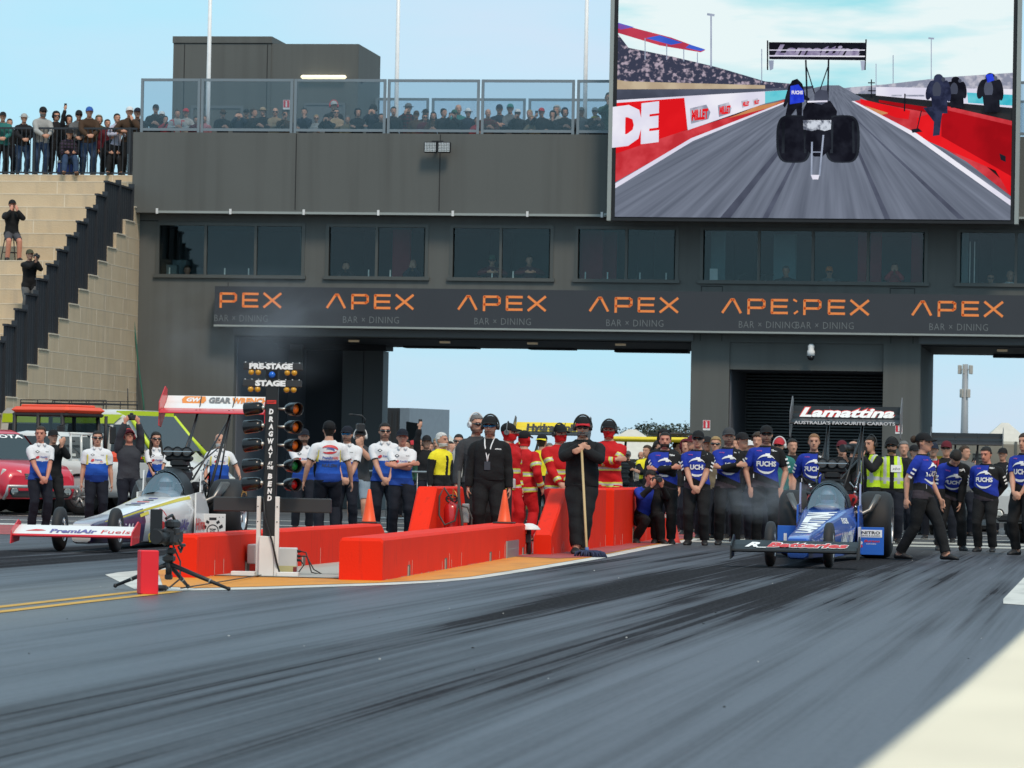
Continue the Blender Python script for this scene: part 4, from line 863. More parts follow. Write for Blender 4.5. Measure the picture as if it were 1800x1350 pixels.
def remesh_all(figs):
    obs = []
    for F in figs:
        o = F.mb.build('raw', [], None); md = o.modifiers.new('r', 'REMESH'); md.mode = 'VOXEL'; md.voxel_size = F.vox; md.adaptivity = 0; md.use_smooth_shade = True
        sm = o.modifiers.new('s', 'SMOOTH'); sm.factor = .5; sm.iterations = 3; obs.append(o)
    dg = bpy.context.evaluated_depsgraph_get()
    for F, o in zip(figs, obs):
        e = o.evaluated_get(dg); me = e.to_mesh(); nv, nf = len(me.vertices), len(me.polygons)
        v = np.empty(nv*3); me.vertices.foreach_get('co', v); F.v = v.reshape(-1, 3)
        no = np.empty(nv*3, dtype=np.float32); me.vertex_normals.foreach_get('vector', no); F.n = no.reshape(-1, 3).astype(float)
        lt = np.empty(nf, dtype=np.int32); me.polygons.foreach_get('loop_total', lt)
        lv = np.empty(len(me.loops), dtype=np.int32); me.loops.foreach_get('vertex_index', lv)
        if (lt == 4).all(): F.f = lv.reshape(-1, 4)
        else:
            st = np.concatenate([[0], np.cumsum(lt)[:-1]]); F.f = np.array([[lv[a], lv[a+1], lv[a+2], lv[a+(3 if n_ > 3 else 2)]] for a, n_ in zip(st, lt)])
        e.to_mesh_clear()
    for o in obs:
        m = o.data; bpy.data.objects.remove(o); bpy.data.meshes.remove(m)
    for F in figs:
        c = F.v[F.f].mean(1); F.c = c; best = np.full(len(c), 1e9); F.b = np.zeros(len(c), int); F.t = np.zeros(len(c))
        for i, (nm, a, b_, r, s) in enumerate(F.bones):
            a, b_ = np.array(a), np.array(b_); d = b_-a; t = ((c-a)@d)/(d@d); tc = np.clip(t, 0, 1)
            dist = np.linalg.norm(c-a-tc[:, None]*d, axis=1)-r
            k = dist < best; best[k] = dist[k]; F.b[k] = i; F.t[k] = t[k]
        names = [x[0] for x in F.bones]; F.reg = np.array(names, dtype=object)[F.b]
        Ai = np.array(F.Ainv); F.loc = c@Ai[:3, :3].T+Ai[:3, 3]           # upright torso coordinates
        Hi = np.array(F.Hinv); F.hl = c@Hi[:3, :3].T+Hi[:3, 3]           # head coordinates, chin at 0
def npmesh(name, v, f, mats, mi=None, smooth=True):
    me = bpy.data.meshes.new(name); nv, nf = len(v), len(f)
    me.vertices.add(nv); me.vertices.foreach_set('co', np.ascontiguousarray(v, dtype=np.float32).ravel())
    me.loops.add(nf*4); me.loops.foreach_set('vertex_index', np.ascontiguousarray(f, dtype=np.int32).ravel())
    me.polygons.add(nf); me.polygons.foreach_set('loop_start', np.arange(0, nf*4, 4, dtype=np.int32))
    for x in mats: me.materials.append(x)
    if mi is not None: me.polygons.foreach_set('material_index', np.ascontiguousarray(mi, dtype=np.int32))
    me.polygons.foreach_set('use_smooth', np.full(nf, smooth)); me.update(calc_edges=True); me.validate(); return me
def shell(F, mask, off, name, mats, parent, mi=None, wr=0., seed=0, push=None):
    """a garment: the masked faces of the body moved out along the normals, its open edges turned back in to the body"""
    f = F.f[mask]
    if len(f) < 4: return None
    ids, inv = np.unique(f, return_inverse=True); f2 = inv.reshape(-1, 4); p = F.v[ids]; n = F.n[ids]
    o = np.full(len(ids), off)
    if wr:      # cloth folds
        q = p*np.array([9., 9., 13.])+seed*3.7; w_ = np.sin(q[:, 0]*1.3+2*np.sin(q[:, 2]*.7)+seed)*np.sin(q[:, 2]*1.1+1.5*np.sin(q[:, 1]*1.2))+.6*np.sin(q[:, 2]*2.6+q[:, 0]*1.9+seed); o = o+wr*w_
    o = np.maximum(o, .006); pv = p+n*o[:, None]
    if push is not None: pv = pv+push(F, ids)
    e = np.concatenate([f2[:, [0, 1]], f2[:, [1, 2]], f2[:, [2, 3]], f2[:, [3, 0]]]); e = e[e[:, 0] != e[:, 1]]
    key = e[:, 0].astype(np.int64)*len(ids)+e[:, 1]; rev = e[:, 1].astype(np.int64)*len(ids)+e[:, 0]
    bd = e[~np.isin(key, rev)]
    bi = np.unique(bd); mp = np.full(len(ids), -1); mp[bi] = np.arange(len(bi))+len(ids)
    inner = F.v[ids[bi]]-F.n[ids[bi]]*.003
    rim = np.stack([bd[:, 1], bd[:, 0], mp[bd[:, 0]], mp[bd[:, 1]]], 1)
    V = np.concatenate([pv, inner]); FF = np.concatenate([f2, rim])
    M = None
    if mi is not None:
        m0 = mi[mask]; eo = np.tile(np.arange(len(f2)), 4); 
        ed = np.concatenate([f2[:, [0, 1]], f2[:, [1, 2]], f2[:, [2, 3]], f2[:, [3, 0]]]); own = eo[ed[:, 0] != ed[:, 1]][~np.isin(key, rev)]
        M = np.concatenate([m0, m0[own]])
    return link(name, npmesh(name, V, FF, mats, M), parent)
def cloth(key, col, vary=.16, rough=.85): return mat('cloth_'+key, col, rough, spec=.25, vary=vary, scale=9, bump=.45, bscale=16)
SKIN = [mat('skin_%d' % i, c, .55, spec=.35, vary=.12, scale=14) for i, c in enumerate(((.52, .27, .185), (.60, .33, .24), (.40, .20, .135), (.55, .24, .165)))]
LIPS = [mat('skin_dark_%d' % i, c, .6, vary=.05) for i, c in enumerate(((.26, .09, .07), (.30, .11, .09), (.18, .07, .05), (.27, .08, .07)))]
EYES = mat('eye_dark', (.03, .02, .018), .3, vary=0)
NAVY = cloth('navy_trousers', (.010, .012, .020)); BLACK = cloth('black', (.011, .0115, .013)); GREYC = cloth('dark_grey', (.045, .047, .052)); JEANS = cloth('blue_jeans', (.035, .065, .13)); KHAKI = cloth('khaki', (.22, .17, .11)); SHOE = mat('black_shoe', (.012, .012, .014), .6)
WHITE_C = cloth('white_polo', (.72, .72, .74), .04); ROYAL = cloth('royal_blue', (.018, .085, .42)); DEEP = cloth('deep_blue', (.014, .036, .32)); YELC = cloth('yellow_panel', (.70, .58, .12)); REDC = cloth('fire_red', (.50, .012, .015)); CHAR = cloth('charcoal_panel', (.05, .04, .05)); HIVIS = cloth('hi_vis_yellow', (.50, .72, .03)); SILV = mat('reflective_silver', (.45, .47, .47), .35, vary=.05); LIME = mat('reflective_lime', (.55, .62, .08), .4)
HAIRM = {'brown': (.045, .026, .015), 'dark': (.014, .011, .009), 'grey': (.15, .14, .135), 'white': (.55, .54, .52), 'ginger': (.22, .11, .05), 'blond': (.32, .21, .09)}
HAIRM = {k: mat('hair_'+k, c, .6, spec=.3, vary=.35, scale=40, bump=.6, bscale=60) for k, c in HAIRM.items()}
def person(F, root, skin=0, hair='brown', hstyle='short', top=BLACK, sleeve='short', bottom=NAVY, shorts=False, hem=.86, cap=None, cap_back=False, glasses=None, beard=None, muffs=None, mask=None, hood=None, shoe=None, design=None, openj=None, seed=0, wr=.005, bottom_name='trousers', top_name='shirt', bill=None, hat=None):
    sk, dk = SKIN[skin], LIPS[skin]; h = F.hl; rg = F.reg; head = rg == 'head'
    front = h[:, 1] < -.045
    mi = np.zeros(len(F.f), int)
    if F.vox < .014:
        mi[head & front & (np.abs(h[:, 2]-.040) < .006) & (np.abs(h[:, 0]) < .024)] = 1
        mi[head & front & (np.abs(h[:, 2]-.118) < .007) & (np.abs(np.abs(h[:, 0])-.032) < .013)] = 2
        mi[head & front & (np.abs(h[:, 2]-.142) < .006) & (np.abs(np.abs(h[:, 0])-.032) < .020)] = 1
    link('body', npmesh('body', F.v, F.f, [sk, dk, EYES], mi), root)
    z = F.loc[:, 2]
    trunk = (rg == 'torso') | (rg == 'thigh')
    nk = (rg == 'neck') & (z < 1.50)
    arm = (rg == 'uarm') & ((F.t < .72) if sleeve == 'short' else (F.t < 9)) if sleeve != 'none' else (rg == 'xx')
    if sleeve == 'long': arm = arm | ((rg == 'farm') & (F.t < .95))
    low = F.c[:, 2]-F.off[2]
    shirt = ((rg == 'torso') & (z > hem) & (z < 1.475)) | ((rg == 'thigh') & (z > hem) & (F.t < .28)) | nk & (z < 1.485) | arm
    ms, mm = None, [top]
    if design: mm, ms = design(F, shirt)
    so_ = shell(F, shirt, .013, top_name, mm, root, ms, wr, seed)
    legs = ((rg == 'torso') & (z <= hem+.03)) | ((rg == 'thigh') & ((z <= hem+.03) | (F.t > .2))) | ((rg == 'shin') & ((F.t < .97) if not shorts else (F.t < .0)))
    if shorts: legs = legs & ((rg != 'thigh') | (F.t < .85))
    shell(F, legs, .012, 'shorts' if shorts else bottom_name, [bottom], root, None, wr*.8, seed+2)
    for s in (1, -1):
        side = np.array([b[4] for b in F.bones])[F.b] == s
        shell(F, (rg == 'foot') & side, .008, 'shoe', [shoe or SHOE], root)
    hm = HAIRM[hair]
    if hood is not None:
        face = (h[:, 1] < -.02) & (h[:, 2] < .19) & (np.abs(h[:, 0]) < .062)
        shell(F, (head & ~face) | (rg == 'neck'), .026, 'hood', [hood], root, None, .003, seed)
    elif hstyle != 'bald':
        y, zz = h[:, 1], h[:, 2]
        lim = {'short': .0, 'buzz': 0, 'long': 0, 'bun': 0, 'curly': 0, 'rim': 0}[hstyle]
        hairmask = head & ((zz > .185) | ((y > -.045) & (zz > .165)) | ((y > -.012) & (zz > .12) & (np.abs(h[:, 0]) > .03)) | ((y > .035) & (zz > .03)))
        if hstyle == 'rim': hairmask = head & (zz < .17) & (((y > -.012) & (zz > .12) & (np.abs(h[:, 0]) > .03)) | ((y > .035) & (zz > .03)))
        th = {'short': .011, 'buzz': .005, 'long': .016, 'bun': .012, 'curly': .03, 'rim': .007}[hstyle]
        ho = shell(F, hairmask, th if cap is None and hat is None else .006, 'hair', [hm], root, None, .004, seed+1)
        if hstyle == 'long' and ho:
            b = MB()
            for s in (1, -1): b.tube([F.H @ Vector(p) for p in ((s*.066, .01, .15), (s*.082, .015, .06), (s*.088, -.01, -.05), (s*.10, -.07, -.15), (s*.10, -.10, -.22))], [.02, .028, .034, .032, .012], 8, flat=.7)
            b.tube([F.H @ Vector(p) for p in ((0, .07, .17), (0, .10, .06), (0, .10, -.06), (0, .09, -.16))], [.05, .075, .085, .05], 10, flat=.45, up=Vector((0, 1, 0)))
            b.build('hair_lock', hm, ho)
        if hstyle == 'bun' and ho:
            b = MB(); b.ball(F.H @ Vector((0, .135, .155)), (.055, .05, .055)); b.build('hair_bun', hm, ho)
    if cap is not None:
        c1, c2 = cap if isinstance(cap, tuple) else (cap, cap)
        zc = .150
        co_ = shell(F, head & (h[:, 2] > zc-.02*(h[:, 1] > .03)), .014, 'cap', [c1], root)
        s = 1 if cap_back else -1
        b = MB(); n = 10; r0_ = []; r1_ = []
        for i in range(n+1):
            a = math.pi*(i/n); cx = math.cos(a); sy = math.sin(a)
            r0_.append((cx*.078, s*(.045+.052*sy), .160-.004*abs(cx))); r1_.append((cx*.085, s*(.05+.13*sy**.8), .146-.022*cx*cx+.0*sy))
        rings = [[F.H @ Vector(p) for p in q] for q in ([(x, y, zz+.006) for x, y, zz in r0_], [(x, y, zz+.006) for x, y, zz in r1_], r1_, r0_)]
        b.loft(rings, 0, False, True, closed=False); b.build('cap_peak', bill or c2, co_ or root)
    if hat is not None:   # brimmed hat
        co_ = shell(F, head & (h[:, 2] > .15), .018, 'hat', [hat], root)
        b = MB(); b.loft([[F.H @ Vector(((r_)*math.cos(2*math.pi*i/20), .002+(r_*1.15)*math.sin(2*math.pi*i/20), z_)) for i in range(20)] for r_, z_ in ((.075, .168), (.09, .162), (.135, .150), (.135, .145), (.09, .155), (.075, .160))], 0, False); b.build('hat_brim', hat, co_ or root)
    if glasses:
        gm = mat('dark_lens', (.012, .012, .014), .12, spec=.6, vary=0) if glasses == 'dark' else mat('mirror_lens', (.05, .25, .50), .1, metal=.7, vary=.3)
        b = MB(); pts = [(-.076, .0, .124), (-.074, -.06, .122), (-.055, -.098, .118), (-.03, -.110, .116), (0, -.115, .119), (.03, -.110, .116), (.055, -.098, .118), (.074, -.06, .122), (.076, .0, .124)]
        hs = [.004, .007, .016, .019, .009, .019, .016, .007, .004]
        b.loft([[F.H @ Vector((x*1.02, y, zz+hh)), F.H @ Vector((x*1.02, y, zz-hh)), F.H @ Vector((x*.96, y+.006, zz-hh)), F.H @ Vector((x*.96, y+.006, zz+hh))] for (x, y, zz), hh in zip(pts, hs)], 0, True, True); b.build('sunglasses', gm, root)
    if beard:
        bm = head & (h[:, 1] < .015) & (h[:, 2] < .058) & (h[:, 2] > -.012) & ~((np.abs(h[:, 2]-.040) < .007) & (np.abs(h[:, 0]) < .024) & front)
        shell(F, bm, .011 if beard != 'stubble' else .007, 'beard', [HAIRM[beard] if beard != 'stubble' else mat('stubble', (.17, .085, .06), .8, vary=.3, scale=60)], root, None, .002, seed)
    if mask is not None: shell(F, (head & (h[:, 2] < .095)) | (rg == 'neck') | (head & (h[:, 1] > .0) & (h[:, 2] < .15)), .011, 'balaclava', [mask], root)
    if muffs is not None:
        b = MB()
        for s in (1, -1):
            b.lathe([(-.008, .030), (0, .040), (.025, .042), (.036, .034)], F.H @ Vector((s*.078, .012, .11)), F.H.to_3x3() @ Vector((s, 0, 0)), 14)
        n = 12; b.tube([F.H @ Vector((math.cos(math.pi*i/n)*.105, .012, .11+math.sin(math.pi*i/n)*.155)) for i in range(n+1)], .012, 8, flat=.6)
        b.build('headset', muffs, root)
    return so_
def decal(F, root, items, yaw_off=0., name='shirt_print', back=False, rows=None, off=.024):
    """lettering and marks laid on the torso: items are (string or outline, x, z, height, width, material index, bold, shear)"""
    msk = np.isin(F.reg, ['torso', 'neck']) | ((F.reg == 'thigh') & (F.loc[:, 2] > .80))
    bvh = BVHTree.FromPolygons([tuple(v) for v in F.v], [tuple(f) for f in F.f[msk]])
    b = MB(); s = -1 if not back else 1
    A = F.A; dirv = A.to_3x3() @ Vector((0, -s, 0))
    def fn(p):
        o = A @ Vector((p.x, s*.6, p.z)); hit = bvh.ray_cast(o, dirv, 1.2)
        return (hit[0]-dirv*off) if hit[0] is not None else A @ Vector((p.x, s*.135, p.z))
    for it in items:
        if isinstance(it[0], str):
            st, x, z, h, w_, m = it[:6]; bold = it[6] if len(it) > 6 else .03; sh = it[7] if len(it) > 7 else 0
            e = Vector((1, 0, 0)) if not back else Vector((-1, 0, 0))
            put_text(b, st, Vector((x, 0, z))-e*w_/2, e, EZv, h, w_, m, bold, sh, fn=fn)
        else:
            pts, m = it[:2]; vs = [fn(Vector((x, 0, z))) for x, z in pts[0]]; b.add(vs, pts[1], m)
    return b
def ring_pts(cx, cz, r, w_, a0, a1, n=16):
    """crescent between two angles, thin at its ends"""
    v = []; f = []
    for i in range(n+1):
        a = R(a0+(a1-a0)*i/n); k = math.sin(math.pi*i/n)
        v += [(cx+(r)*math.cos(a), cz+(r)*math.sin(a)), (cx+(r-w_*(.15+.85*k))*math.cos(a), cz+(r-w_*(.15+.85*k))*math.sin(a))]
        if i: f.append((2*i-2, 2*i-1, 2*i+1, 2*i))
    return (v, f)
def blob_pts(cx, cz, rx, rz, tilt=0, n=16):
    v = [(cx, cz)]+[(cx+rx*math.cos(2*math.pi*i/n)*math.cos(tilt)-rz*math.sin(2*math.pi*i/n)*math.sin(tilt), cz+rx*math.cos(2*math.pi*i/n)*math.sin(tilt)+rz*math.sin(2*math.pi*i/n)*math.cos(tilt)) for i in range(n)]
    return (v, [(0, 1+i, 1+(i+1) % n) for i in range(n)])
def quad_pts(x0, x1, z0, z1, n=4): # strip split so that it follows the chest
    v = []; f = []
    for i in range(n+1):
        x = x0+(x1-x0)*i/n; v += [(x, z0), (x, z1)]
        if i: f.append((2*i-2, 2*i, 2*i+1, 2*i-1))
    return (v, f)
cloth('bright_yellow', (.80, .68, .03))
# garment colourings
def polo_design(F, mask):     # white yoke, blue lower half with a chevron, yellow flanks
    l = F.loc; m = np.zeros(len(F.f), int); x, y, z = l[:, 0], l[:, 1], l[:, 2]
    tor = (F.reg == 'torso') | (F.reg == 'thigh')
    m[tor & (z < 1.195+.10*np.abs(x)*1.0-.02)] = 1
    m[tor & (np.abs(x) > .150) & (z < 1.34)] = 2
    m[tor & (np.abs(x) > .150) & (z < 1.16) ] = 1
    m[tor & (z < .98-.0*x)] = 3
    m[(F.reg == 'uarm') & (F.t > .68)] = 4
    return [WHITE_C, ROYAL, YELC, cloth('dark_royal', (.014, .05, .26)), BLACK], m
def team_design(F, mask):     # royal blue front, black left sleeve and flank, charcoal sweep at the hem
    l = F.loc; m = np.zeros(len(F.f), int); x, y, z = l[:, 0], l[:, 1], l[:, 2]; side = np.array([b[4] for b in F.bones])[F.b]
    tor = (F.reg == 'torso') | (F.reg == 'thigh')
    m[tor & (z < 1.03+.45*(-x-.02))] = 1
    m[tor & (z < .93+.30*(-x-.02))] = 2
    m[tor & (x > .06) & (z > 1.32-(x-.06)*.9)] = 1
    m[(side > 0) & np.isin(F.reg, ['uarm', 'farm'])] = 1
    m[(side < 0) & np.isin(F.reg, ['farm'])] = 1
    m[tor & (z > 1.445)] = 1
    return [DEEP, BLACK, CHAR], m
def fire_design(F, mask):
    l = F.loc; m = np.zeros(len(F.f), int); z = l[:, 2]; tor = (F.reg == 'torso') | (F.reg == 'thigh')
    def band(sel, q, c, w_):
        m[sel & (np.abs(q-c) < w_)] = 1; m[sel & (np.abs(q-c) < w_*.4)] = 2
    band(tor, z, 1.08, .036); band(tor, z, .84, .036)
    band(F.reg == 'uarm', F.t, .55, .11); band(F.reg == 'farm', F.t, .72, .11)
    return [REDC, LIME, SILV], m
def vest_design(F, mask):     # hi-vis waistcoat with silver bands over dark sleeves
    l = F.loc; m = np.zeros(len(F.f), int); z = l[:, 2]; x = l[:, 0]; tor = (F.reg == 'torso') | (F.reg == 'thigh')
    m[tor & (z > .93)] = 1; m[tor & (np.abs(z-1.08) < .03)] = 2; m[tor & (np.abs(np.abs(x)-.11) < .025) & (z > 1.0)] = 2; m[tor & (np.abs(x) < .035) & (l[:, 1] < 0)] = 0
    m[tor & (z > 1.46)] = 0
    return [BLACK, HIVIS, SILV], m
def race_jacket(F, mask):     # yellow body with black sleeves and side panels
    l = F.loc; m = np.zeros(len(F.f), int); z = l[:, 2]; x = l[:, 0]; tor = (F.reg == 'torso') | (F.reg == 'thigh')
    m[tor & (z > 1.02)] = 1; m[tor & (np.abs(x-.03) < .03) & (z < 1.36)] = 0; m[(F.reg == 'uarm') & (F.t < .30)] = 1; m[tor & (np.abs(x) > .165)] = 0
    return [BLACK, cloth('bright_yellow', 0)], m
def piped(a, b):
    def f(F, mask):
        l = F.loc; m = np.zeros(len(F.f), int); tor = (F.reg == 'torso'); m[tor & (np.abs(np.abs(l[:, 0])-.12-.1*(l[:, 2]-1.3)) < .014)] = 1; m[(F.reg == 'uarm') & (F.t < .1)] = 1
        return [a, b], m
    return f
def plaid(c1, c2):
    def f(F, mask):
        l = F.c; m = ((np.sin(l[:, 2]*70) > .2).astype(int)+(np.sin(l[:, 0]*70) > .2).astype(int)) > 0
        return [c1, c2], m.astype(int)
    return f
# ================================================================ who stands where
def yd(px, py): return py-.0186*(px-900)
JOBS = []
def K(px, hy, s=None, H=None, yaw=0., fig=None, label='', group=None, ground=0., sc=None, at=None, after=None, **kw):
    """s: photo pixels per metre where the person stands (or from the assumed height H); hy: pixel row of the top of the head"""
    if at is None:
        if s is None: s = (830-yd(px, hy))/((H or 1.75)-1.1)
        pos = S(px, s); hgt = 1.1+(830-yd(px, hy))/s
    else: pos = Vector(at); hgt = (P(px, hy, pos.y).z-pos.z) if hy else 1.75
    JOBS.append(dict(pos=pos, sc=sc or hgt/1.765, yaw=yaw, fig=fig, label=label, group=group, kw=kw, after=after))
FIGS = {}
def fg(key, **a):
    if key not in FIGS: FIGS[key] = figure(**a)
    return FIGS[key]
V1 = .0105
RED_M = mat('print_red', (.62, .04, .05), .5, vary=0); BLUE_M = mat('print_blue', (.06, .10, .40), .5, vary=0); WHITE_M = mat('print_white', (.75, .75, .75), .5, vary=0); DARK_M = mat('print_dark', (.04, .045, .06), .5, vary=0); PINK_M = mat('print_pink', (.45, .06, .25), .5, vary=0)
def polo_print(F, root, so_):
    b = decal(F, root, [(blob_pts(-.085, 1.243, .034, .022, .5), 0), ('PremiAir', .025, 1.240, .026, .125, 1), ('Hire', .075, 1.212, .020, .05, 0),
        (([(-.085, 1.365), (-.045, 1.34), (-.085, 1.315), (-.125, 1.34)], [(0, 1, 2, 3)]), 3), (([(-.085, 1.353), (-.065, 1.34), (-.085, 1.327), (-.105, 1.34)], [(0, 1, 2, 3)]), 2), ('TEAM', .085, 1.335, .012, .06, 3)])
    b.build('shirt_print', [RED_M, BLUE_M, WHITE_M, DARK_M], so_)
    c = MB()     # collar points
    for s in (1, -1): c.add([F.A @ Vector(p) for p in ((s*.065, -.055, 1.495), (s*.022, -.088, 1.475), (s*.050, -.105, 1.425), (s*.085, -.085, 1.455), (s*.06, -.05, 1.49), (s*.022, -.08, 1.47), (s*.050, -.095, 1.42), (s*.082, -.075, 1.45))], [(0, 1, 2, 3), (4, 7, 6, 5), (0, 3, 7, 4), (1, 5, 6, 2), (2, 6, 7, 3), (0, 4, 5, 1)], 0, True)
    c.build('collar', WHITE_C, so_)
def polo_back(F, root, so_):
    v1, v2, v3 = ring_pts(-.0, 1.345, .125, .07, 20, 185), ring_pts(.01, 1.335, .12, .075, 195, 330), ring_pts(.0, 1.33, .07, .035, 30, 200)
    v1 = ([(x, 1.345+(z-1.345)*.55) for x, z in v1[0]], v1[1]); v2 = ([(x, 1.335+(z-1.335)*.5) for x, z in v2[0]], v2[1]); v3 = ([(x, 1.33+(z-1.33)*.6) for x, z in v3[0]], v3[1])
    b = decal(F, root, [(v1, 0), (v2, 0), (v3, 1), ('PremiAir', .03, 1.20, .040, .16, 1), ('HIRE', -.09, 1.20, .038, .09, 0), ('SUMMERNATS', 0, 1.165, .022, .24, 1), ('NULON', 0, 1.082, .048, .24, 3, .03, .25)], back=True)
    b.build('shirt_print', [RED_M, BLUE_M, WHITE_M, DARK_M], so_)
def team_print(F, root, so_):
    b = decal(F, root, [('FUCHS', 0, 1.175, .072, .29, 2, .05), (ring_pts(0, 1.20, .150, .030, 35, 150), 2), (ring_pts(0, 1.215, .155, .034, 205, 325), 2),
        (quad_pts(-.015, .05, 1.335, 1.362), 2), (quad_pts(.015, .07, 1.298, 1.322), 2), (quad_pts(-.035, .045, 1.06, 1.085), 2), ('TEAM', .115, 1.395, .026, .085, 2, .04), ('racing', -.105, 1.395, .018, .08, 4, .02, .2), (quad_pts(-.19, -.178, 1.0, 1.06), 2)])
    b.build('shirt_print', [RED_M, BLUE_M, WHITE_M, DARK_M, PINK_M], so_)
    arms = MB()      # small sponsor marks down the sleeves
    bn = [x for x in F.bones if x[0] == 'uarm']
    for nm, a, e, r, sd in bn:
        d = (e-a).normalized(); n = Vector((sd*.75, -.65, 0)); n = (n-d*n.dot(d)).normalized(); t = d.cross(n)
        for k in (.42, .62, .82):
            c = a.lerp(e, k)+n*(r+.030); w_ = .028; h_ = .013
            arms.box(c, (w_*2, .004, h_*2), 2, 0, Matrix((tuple(t)+(0,), tuple(-n)+(0,), tuple(d)+(0,), (0, 0, 0, 1))).transposed())
    arms.build('sleeve_print', [RED_M, BLUE_M, WHITE_M], so_)
CREW_P = 'race crew in white and blue polo shirts'; CREW_F = 'race crew in royal blue and black shirts'; FIRE = 'fire crew in red suits'
POLO = dict(design=polo_design, bottom=NAVY, after=polo_print, group=CREW_P)
TEAM = dict(design=team_design, bottom=BLACK, after=team_print, group=CREW_F, top_name='shirt')
# --- white and blue crew on the left
K(70, 752, 109, yaw=.30, fig=fg('a1', pose='clasp', hyaw=-.5, bulk=1.0), label='man in white and blue polo with clasped hands in front of the red pickup', skin=3, hair='brown', **POLO)
K(170, 760, 106, yaw=.05, fig=fg('a2', pose='down', bulk=1.08, belly=.07), label='stout man in white and blue polo and sunglasses with arms at his sides', hair='dark', glasses='dark', seed=3, **POLO)
K(273, 762, 101, yaw=.25, fig=fg('a3', pose='clasp', bulk=.86, female=True), label='long haired woman in white and blue polo and sunglasses behind the white dragster', hair='dark', hstyle='long', glasses='dark', seed=5, **POLO)
K(385, 765, 98, yaw=.15, fig=fg('a4', pose=dict(hl=(.36, -.22, .98), hr=(-.26, -.08, .86), curl=.5), bulk=1.04, hyaw=.15, belly=.02), label='bald man with white goatee in white and blue polo behind the rear wing struts', hstyle='bald', beard='white', hair='white', seed=6, **POLO)
K(533, 757, 101, yaw=.1, fig=fg('a5', pose='cross', bulk=1.05), label='bearded man in polo and dark cap, arms folded, beside the starting light tree', cap=NAVY, beard='brown', seed=7, **POLO)
K(577, 743, 114, yaw=math.pi+.15, fig=fg('a6', pose='down_out', bulk=1.08), label='man seen from behind with a large red logo on his white and blue polo', cap=BLACK, hair='dark', seed=8, design=polo_design, bottom=NAVY, after=polo_back, group=CREW_P)
K(609, 752, 104, yaw=-.1, fig=fg('a7', pose='clasp', bulk=1.06, hyaw=-.2), label='capped man with mirrored glasses in white and blue polo behind the back turned man', cap=(NAVY, NAVY), glasses='mirror', beard='stubble', seed=9, **POLO)
K(675, 746, 108, yaw=.12, fig=fg('a9', pose='clasp', bulk=1.02), label='tall bareheaded man in white and blue polo and sunglasses behind the orange cone', hair='dark', glasses='dark', beard='stubble', seed=10, **POLO)
K(706, 757, 111, yaw=.05, fig=fg('a10', pose='cross', bulk=.98), label='man in white and blue polo over black sleeves, cap on, arms folded', cap=(NAVY, NAVY), sleeve='short', seed=11, skin=3, **POLO)
K(632, 757, 99, yaw=-.2, fig=fg('a8', pose=dict(POSES['camera']), bulk=.98, long=True), label='bearded cameraman with headset, cap and pale shorts behind the blue shirted crew', cap=BLACK, beard='dark', muffs=mat('headset_white', (.6, .6, .6), .4), top=GREYC, bottom=cloth('denim_shorts', (.22, .28, .34)), shorts=True)
K(92, 758, 96, yaw=.35, fig=fg('b1', pose='camera', long=True), label='photographer in black cap and jacket behind the man by the red pickup', cap=BLACK, sleeve='long', top=BLACK, bottom=BLACK, hair='dark')
K(226, 757, 101, yaw=.2, fig=fg('b2', pose='high', hpitch=-.35, bulk=1.16, long=True), label='heavy man in charcoal sweater and red cap lifting a camera', cap=cloth('maroon_cap', (.16, .02, .03)), sleeve='long', top=cloth('charcoal_sweater', (.042, .045, .055)), bottom=NAVY, muffs=mat('muff_red', (.55, .02, .02), .4), skin=3, after='camera_high')
# --- officials and fire crew
K(775, 763, 101, yaw=.75, fig=fg('d1', pose='down', long=True, hyaw=.3), label='white haired man in yellow and black race jacket looking to the right', hair='white', sleeve='long', design=race_jacket, bottom=BLACK, beard='white')
K(836, 732, 122, yaw=.25, fig=fg('e1', pose='down', bulk=1.0, long=True, hyaw=.3), label='grey haired man in sunglasses and dark grey jacket behind the black shirted official', hair='grey', glasses='dark', muffs=mat('headset_white', 0), top=GREYC, sleeve='long', bottom=BLACK, beard='stubble')
def lanyard(F, root, so_):
    b = MB(); pts = [F.A @ Vector(p) for p in ((-.065, -.03, 1.50), (-.06, -.125, 1.40), (-.03, -.15, 1.25), (-.02, -.155, 1.17))]
    b.tube(pts, .009, 6, 0, flat=.4); b.tube([F.A @ Vector(p) for p in ((.065, -.03, 1.50), (.03, -.13, 1.40), (-.01, -.15, 1.25), (-.02, -.155, 1.17))], .009, 6, 0, flat=.4)
    M = F.A @ Matrix.Translation((-.02, -.16, 1.12)); b.box(M.translation, (.08, .012, .11), 1); b.build('lanyard', [WHITE_M, DARK_M], root)
    c = decal(F, root, [('OFFICIAL', .12, 1.335, .018, .085, 0)]); c.build('shirt_print', [WHITE_M], so_)
    b = MB(); b.tube([F.A @ Vector((math.cos(a)*.168, math.sin(a)*.122+.004, .945)) for a in [2*math.pi*i/24 for i in range(25)]], .018, 6, 0); b.box(F.A @ Vector((0, -.128, .945)), (.05, .02, .035), 1); b.build('belt', [BLACK, mat('buckle', (.6, .6, .6), .3, metal=.8)], root)
K(860, 735, 128, yaw=-.05, fig=fg('e2', pose='down', bulk=1.10, belly=.03, hyaw=-.1, long=True), label='official in black shirt, black cap and mirrored glasses with a lanyard on his chest', cap=BLACK, glasses='mirror', muffs=mat('headset_black', (.02, .02, .02), .5), sleeve='long', top=BLACK, bottom=BLACK, beard='stubble', hem=.93, after=lanyard)
FS = dict(design=fire_design, sleeve='long', bottom=REDC, group=FIRE, mask=REDC, wr=.010)
